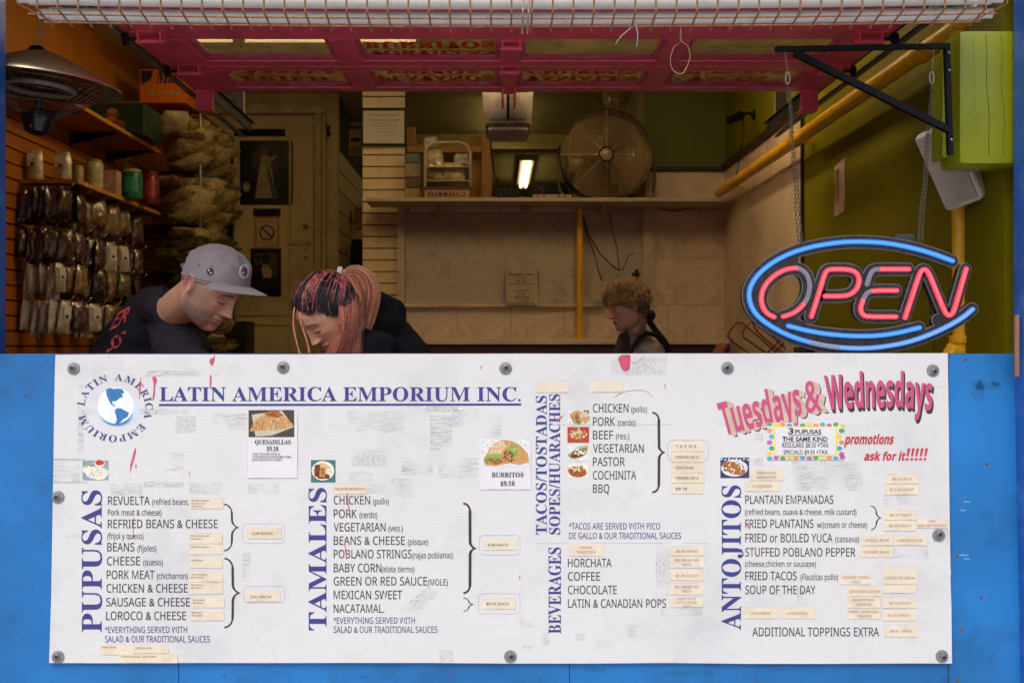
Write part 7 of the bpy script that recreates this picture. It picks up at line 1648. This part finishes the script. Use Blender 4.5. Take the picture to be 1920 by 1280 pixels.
cloth('hood', [(P(672, 612, 3.28), .03, P(690, 575, 3.32), .035), (P(690, 575, 3.32), .036, P(706, 560, 3.38), .03), (P(706, 562, 3.38), .032, P(738, 582, 3.42), .042), (P(738, 582, 3.42), .044, P(744, 606, 3.42), .036), (P(744, 606, 3.4), .038, P(700, 612, 3.3), .045), (P(700, 612, 3.3), .05, P(676, 628, 3.26), .04), (P(712, 590, 3.4), .055, P(720, 610, 3.42), .06), (P(672, 625, 3.24), .035, P(665, 690, 3.2), .04), (P(702, 640, 3.34), .07, P(725, 622, 3.4), .06)], m_hood, wom, folds=.008, voxel=.007, seed=4, dirv=(7, 7, 9), smooth_it=7)
hm = [mat('hair_black', (.010, .008, .012), .35, var=.3, scale=90), mat('hair_magenta', hexc('7a2436'), .38, var=.3, scale=90), mat('hair_pink', hexc('cf7474'), .4, var=.25, scale=90), mat('hair_rose_blond', hexc('d89c76'), .4, var=.25, scale=90), mat('hair_copper', hexc('a8562a'), .38, var=.3, scale=90)]
rr = random.Random(12)
def skull(d, inf=1.0):
    d = d.normalized(); ph = math.atan2(d.x, d.y); s_, c_ = math.sin(ph), math.cos(ph); hz = math.hypot(d.x, d.y); lo, hi = .0, .2
    for _ in range(18):
        r = (lo + hi) / 2; w, yf, yb = tab(HEADT, r * d.z); x = w * s_; y = yf * c_ ** .84 if c_ > 0 else yb * c_
        if r * d.z < .117 and r * hz < math.hypot(x, y): lo = r
        else: hi = r
    return d * (lo + .002) * inf
TD = Vector((0, -.86, .5)).normalized(); Tl = Vector((.0, -.108, .068))
S_ = WM @ Matrix.Scale(.97, 4)
hair = MB()
# dark scalp under the strands
sv = []; nA, nB = 40, 26
for j in range(nB + 1):
    for i in range(nA):
        ph = 2 * PI * i / nA; th = PI * j / nB * .66; d = Vector((math.sin(th) * math.sin(ph), math.sin(th) * math.cos(ph), math.cos(th)))
        # hairline: high at the front, low at the back
        lim = .66 + .0 * ph; fr = max(0, math.cos(ph)); mxz = math.radians(41 + 57 * (1 - fr) + 20 * max(0, -math.cos(ph)) + 3 * max(0, 1 - abs(abs(ph) - 1.25) / .45) + 3 * math.sin(ph * 9)) ; th2 = min(PI * j / nB * .75, mxz) if True else th
        d = Vector((math.sin(th2) * math.sin(ph), math.sin(th2) * math.cos(ph), math.cos(th2))); sv.append(S_ @ skull(d, 1.012))
hair.add(sv, [(j * nA + i, j * nA + (i + 1) % nA, (j + 1) * nA + (i + 1) % nA, (j + 1) * nA + i) for j in range(nB) for i in range(nA)], 0)
for n_ in range(3000):
    ph = rr.uniform(-PI, PI); fr = max(0, math.cos(ph)); th = math.radians(42 + 57 * (1 - fr) + 20 * max(0, -math.cos(ph)) + 3 * max(0, 1 - abs(abs(ph) - 1.25) / .45) + 3 * math.sin(ph * 9) + rr.uniform(-8, 6)) * (rr.uniform(.82, 1.02) if rr.random() < .55 else rr.uniform(.2, 1))
    d0 = Vector((math.sin(th) * math.sin(ph), math.sin(th) * math.cos(ph), math.cos(th)))
    if d0.z < -.15: continue
    cn = noise.noise(Vector((ph * 2.6, th * 1.2, 3.0))) + .5 * noise.noise(Vector((ph * 14, th * 3, 1.0))) + rr.uniform(-.08, .08)
    k0 = 0 if cn < .06 else (2 if cn > .2 else 1); infl = rr.uniform(1.03, 1.085); pts = []
    for i in range(9):
        t = i / 8; d = d0.lerp(TD, t).normalized(); q = skull(d, 1.01 + (infl - 1.01) * math.sin(min(1, t * 1.4) * PI / 2))
        if t > .8: q = q.lerp(Tl + Vector((rr.uniform(-.006, .006), 0, rr.uniform(-.006, .006))), (t - .8) / .2)
        pts.append(S_ @ q)
    ks_ = rr.randint(1, 4); hair.tube(pts[:ks_ + 1], .0009, 3, 0 if (rr.random() < .8 or fr < .3) else k0, cap=False); hair.tube(pts[ks_:6], .0009, 3, k0, cap=False); hair.tube(pts[5:], .0009, 3, k0 if k0 and rr.random() < .5 else (rr.choice([1, 4, 4]) if rr.random() < .7 else 0), cap=False)
def bundle(m_, guide, wid, n_, ks, r=.0006, seed=0, wave=0.0, flat=.5):
    rb = random.Random(seed); G = [Vector(g) for g in guide]; N_ = 14; gl_ = []
    for i in range(N_ + 1):
        t = i / N_ * (len(G) - 1); a_ = min(int(t), len(G) - 2); f = t - a_; p0, p1, p2, p3 = G[max(0, a_ - 1)], G[a_], G[a_ + 1], G[min(len(G) - 1, a_ + 2)]
        gl_.append(.5 * (2 * p1 + (-p0 + p2) * f + (2 * p0 - 5 * p1 + 4 * p2 - p3) * f * f + (-p0 + 3 * p1 - 3 * p2 + p3) * f ** 3))
    for s in range(n_):
        a_ = rb.uniform(0, 2 * PI); q = math.sqrt(rb.random()); L_ = rb.uniform(.86, 1.04); k = ks(a_, q, rb) if callable(ks) else rb.choice(ks); pts = []; phs = rb.uniform(0, 6)
        for i in range(N_ + 1):
            t = i / N_; w = wid(t) if callable(wid) else wid; tg = (gl_[min(i + 1, N_)] - gl_[max(i - 1, 0)]).normalized(); s1 = tg.cross(Vector((0, 1, 0))).normalized(); s2 = tg.cross(s1)
            pts.append(gl_[i] + s1 * (w * q * math.cos(a_) + wave * math.sin(t * 14 + phs)) + s2 * w * flat * q * math.sin(a_))
        m_.tube(pts[:max(4, int((N_ + 1) * min(1, L_)))], r, 3, k, cap=False)
tie = S_ @ Tl; ty = tie.y
bundle(hair, [tie, P(648, 515, ty), P(664, 512, ty + .02), P(682, 524, ty + .03), P(688, 548, ty + .04), P(682, 580, ty + .05), P(672, 612, ty + .04)], lambda t: .009 + .034 * min(1, t * 1.5), 1000, lambda a_, q, rb: (2 if math.cos(a_) < -.2 and rb.random() < .6 else rb.choice([3, 3, 3, 4, 2])), seed=1, flat=.6)
bundle(hair, [tie + Vector((.005, 0, 0)), P(650, 516, ty), P(660, 532, ty), P(666, 556, ty - .01), P(664, 590, ty - .02), P(656, 625, ty - .03)], lambda t: .008 + .022 * t, 420, lambda a_, q, rb: rb.choice([3, 3, 4, 2]), seed=2, flat=.6)
# loose hair behind the ear down to the counter
for sgn, sd_ in ((-1, 5), (1, 6)):
    pass
sdn = min((-1, 1), key=lambda s: (S_ @ Vector((s * .08, 0, 0))).y)
for n_ in range(2600):
    u = rr.random(); ph = math.radians(94 + 56 * u); th = math.radians(rr.uniform(74, 97) + 6 * u - 8 * (u < .15)); d = Vector((sdn * math.sin(th) * math.sin(ph), math.sin(th) * math.cos(ph), math.cos(th)))
    p0 = S_ @ skull(d, 1.02); out = (p0 - S_.translation).normalized(); yy = p0.y - .012
    pe = P(608 + 54 * u + rr.gauss(0, 5), 678, yy - .01 + .03 * rr.random()); p1 = p0 + out * rr.uniform(.008, .02) + Vector((.012 - .004 * u, 0, -.012)); p2 = pe + Vector((.046 * (1 - u) + .012, 0, .07)); N_ = 11
    wv_ = rr.uniform(-.004, .004); pts = []
    for i in range(N_):
        t = i / (N_ - 1); pts.append(p0 * (1 - t) ** 3 + p1 * 3 * t * (1 - t) ** 2 + p2 * 3 * t * t * (1 - t) + pe * t ** 3 + Vector((wv_ * math.sin(t * 5), 0, 0)))
    k = rr.choice([2, 2, 3, 3, 3, 4] if noise.noise(Vector((u * 9, 2, 7))) > -.1 else [2, 2, 1, 3]); r = rr.choice([.0004, .0006, .0007])
    hair.tube(pts[:3], r, 3, 0 if rr.random() < .7 else 1, cap=False); hair.tube(pts[2:], r, 3, k, cap=False)
for n_ in range(90):   # flyaways
    ph = rr.uniform(-PI, PI); th = rr.uniform(.1, 1.5); d = Vector((math.sin(th) * math.sin(ph), math.sin(th) * math.cos(ph), math.cos(th))); q = S_ @ skull(d, 1.05); o_ = (q - S_.translation).normalized(); tg = o_.cross(Vector((rr.uniform(-1, 1), rr.uniform(-1, 1), rr.uniform(-1, 1)))).normalized()
    hair.tube([q, q + o_ * .006 + tg * .012, q + o_ * .01 + tg * .028, q + o_ * .009 + tg * .045], .00035, 3, rr.choice([0, 2, 3, 4]), cap=False)
# two thin locks in front of the face
fy = (S_ @ Vector((0, .1, .05))).y
for pts, sd in (([(552, 576), (550, 600), (553, 628), (560, 655), (566, 672)], 7), ([(559, 570), (562, 595), (570, 622), (578, 648), (581, 675)], 8)):
    bundle(hair, [P(x, y, fy - .01) for x, y in pts], .0022, 16, [3, 3, 2], r=.0009, seed=sd, wave=.0009, flat=1)
hair.build('hair', hm, wom, smooth=True, fix=False)
a = MB(); ax_ = (P(652, 511, ty) - tie).normalized(); s1 = ax_.cross(Vector((0, 1, 0))).normalized(); s2 = ax_.cross(s1)
for k in (-1, 0, 1): a.tube([tie + ax_ * (.005 + k * .0042) + (s1 * math.cos(t) + s2 * math.sin(t)) * (.0145) for t in [2 * PI * j / 20 for j in range(20)]], .0032, 6, closed=True)
a.build('hair_tie', mat('white_hair_tie', hexc('cfc8cc'), .7), wom, smooth=True)
cloth('trousers', [((-.36, 3.62, FL + .58), .14, (-.4, 3.55, FL + .56), .12), ((-.3, 3.55, FL + .56), .1, (-.6, 3.42, FL + .54), .08), ((-.6, 3.42, FL + .54), .075, (-.62, 3.4, FL + .06), .05), ((-.3, 3.7, FL + .56), .1, (-.6, 3.7, FL + .54), .08), ((-.6, 3.7, FL + .54), .075, (-.62, 3.7, FL + .06), .05)], _M['dark_denim'], wom, voxel=.014)

# ---- old woman at the back
old = thing('person', (.66, 4.95, FL), 'old woman at the back with short curly fair hair and a black apron strap', 'person')
OM = frame(1176, 575, 4.9, 10, 15, -1)
PO = dict(name='old_woman', old=1, skin=(.62, .32, .22), flush=(.62, .23, .16), lip=(.26, .08, .07), browc=(.2, .11, .07), brow=.003, nose=1.0, hollow=.0035, browt=.003, brows=.35, lash=.0011, rough=.55)
nbo = P(1190, 632, 4.98)
oh = P(1110, 720, 4.8); fo = Vector((-.8, -.1, -.4)).normalized()
head(old, OM, PO, .9, [(OM @ Vector((0, -.03, -.05)), .05, nbo, .058), (OM @ Vector((0, .02, -.075)), .022, OM @ Vector((0, -.01, -.11)), .03), (nbo, .055, P(1200, 680, 5.0), .06), (P(1150, 730, 4.82), .035, oh, .027)] + hand(oh + fo * .02, fo, Vector((0, 1, 0)), Vector((-.3, 0, .9)), .9))
m_bl = mat('beige_blouse', hexc('8a8078'), .85, var=.3, scale=9, bump=.3, bscale=120)
cloth('blouse', [(P(1212, 800, 5.05), .17, P(1208, 700, 5.02), .15), (P(1208, 700, 5.02), .14, P(1200, 655, 5.0), .085), (P(1200, 650, 4.98), .075, P(1216, 664, 4.86), .075), (P(1216, 664, 4.86), .075, P(1200, 740, 4.8), .07), (P(1200, 740, 4.8), .065, P(1150, 730, 4.82), .05), (P(1205, 655, 5.1), .075, P(1205, 700, 5.15), .08), (P(1175, 660, 4.98), .05, P(1168, 720, 4.96), .07), (P(1235, 680, 5.02), .07, P(1225, 660, 5.0), .06)], m_bl, old, folds=.016, voxel=.01, seed=6)
a = MB(); a.tube([P(1172, 700, 4.86), P(1178, 672, 4.82), P(1186, 650, 4.8), P(1198, 634, 4.83), P(1213, 624, 4.86), P(1230, 628, 4.9), P(1244, 644, 4.94), P(1254, 668, 4.95)], .0115, 8); a.tube([P(1216, 600, 5.02), P(1228, 618, 5.03), P(1246, 640, 5.03), P(1262, 672, 5.03)], .016, 8); a.build('apron_strap', mat('black_apron', (.01, .01, .012), .8), old, smooth=True)
a = MB(); a.lathe([(.0005, .024), (.014, .021), (.023, .01), (.026, 0), (.023, -.012), (.012, -.022), (.0005, -.024)], P(1219, 591, 4.99), 'y', 20); a.build('apron_knot', _M['black_apron'], old, smooth=True)
cloth('collar', [(P(1166, 628, 4.93), .018, P(1160, 664, 4.9), .03), (P(1178, 622, 4.94), .015, P(1172, 660, 4.9), .02)], mat('dark_grey_collar', hexc('3a332f'), .9), old, folds=.004, voxel=.006)
oh_ = MB(); rr = random.Random(31); So = OM @ Matrix.Scale(.9, 4); sv = []
for j in range(nB + 1):
    for i in range(nA):
        ph = 2 * PI * i / nA; fr = max(0, math.cos(ph)); mxz = math.radians(50 + 72 * (1 - fr)) * (1 if math.cos(ph) < -.3 else min(1, 82 / (50 + 72 * (1 - fr)))); th2 = min(PI * j / nB * .75, mxz)
        d = Vector((math.sin(th2) * math.sin(ph), math.sin(th2) * math.cos(ph), math.cos(th2))); sv.append(So @ skull(d, 1.03))
oh_.add(sv, [(j * nA + i, j * nA + (i + 1) % nA, (j + 1) * nA + (i + 1) % nA, (j + 1) * nA + i) for j in range(nB) for i in range(nA)], 1)
for n_ in range(2300):
    ph = rr.uniform(-PI, PI); fr = max(0, math.cos(ph)); th = math.radians(52 + 70 * (1 - fr)) * math.sqrt(rr.uniform(.0, 1.03))
    d = Vector((math.sin(th) * math.sin(ph), math.sin(th) * math.cos(ph), math.cos(th))); base = skull(d, 1.03)
    if abs(d.x) > .55 and d.z < .12 and d.y > -.38: continue
    cl_ = Vector((noise.noise(d * 4.2), noise.noise(d * 4.2 + Vector((9, 0, 0))), noise.noise(d * 4.2 + Vector((0, 9, 0)))))
    dr_ = (Vector((0, -.5, -.25)) + cl_ * 2.4); dr_ = (dr_ - d * dr_.dot(d)).normalized(); sd_ = d.cross(dr_).normalized(); ln = rr.uniform(.03, .05) * (1 if d.z > .1 else .5); lift = rr.uniform(.012, .026) * (1.25 if d.z > 0 else .7); pts = []
    for i in range(7):
        t = i / 6; pts.append(So @ (base + dr_ * ln * math.sin(t * 2.3) * .8 + d * lift * math.sin(t * PI * .85) + sd_ * .008 * math.sin(t * 5 + cl_.x * 6)))
    k = 0 if d.z > .1 or rr.random() < .35 else 1
    if rr.random() < .12: k = 2
    oh_.tube(pts, [.0013, .0013, .0013, .0012, .001, .0008, .0004], 3, k, cap=False)
oh_.build('hair', [mat('fair_hair', hexc('c09866'), .5, var=.25, scale=60), mat('mousy_hair', hexc('80624a'), .55, var=.3, scale=60), mat('grey_hair', hexc('b09a80'), .5)], old, smooth=True, fix=False)
cloth('skirt', [((.66, 5.0, FL + .6), .16, (.6, 4.95, FL + .5), .15), ((.6, 4.85, FL + .52), .1, (.35, 4.85, FL + .5), .09), ((.35, 4.85, FL + .5), .085, (.33, 4.85, FL + .08), .06), ((.6, 5.05, FL + .52), .1, (.35, 5.05, FL + .5), .09), ((.35, 5.05, FL + .5), .085, (.33, 5.05, FL + .08), .06)], _M['dark_denim'], old, voxel=.014)
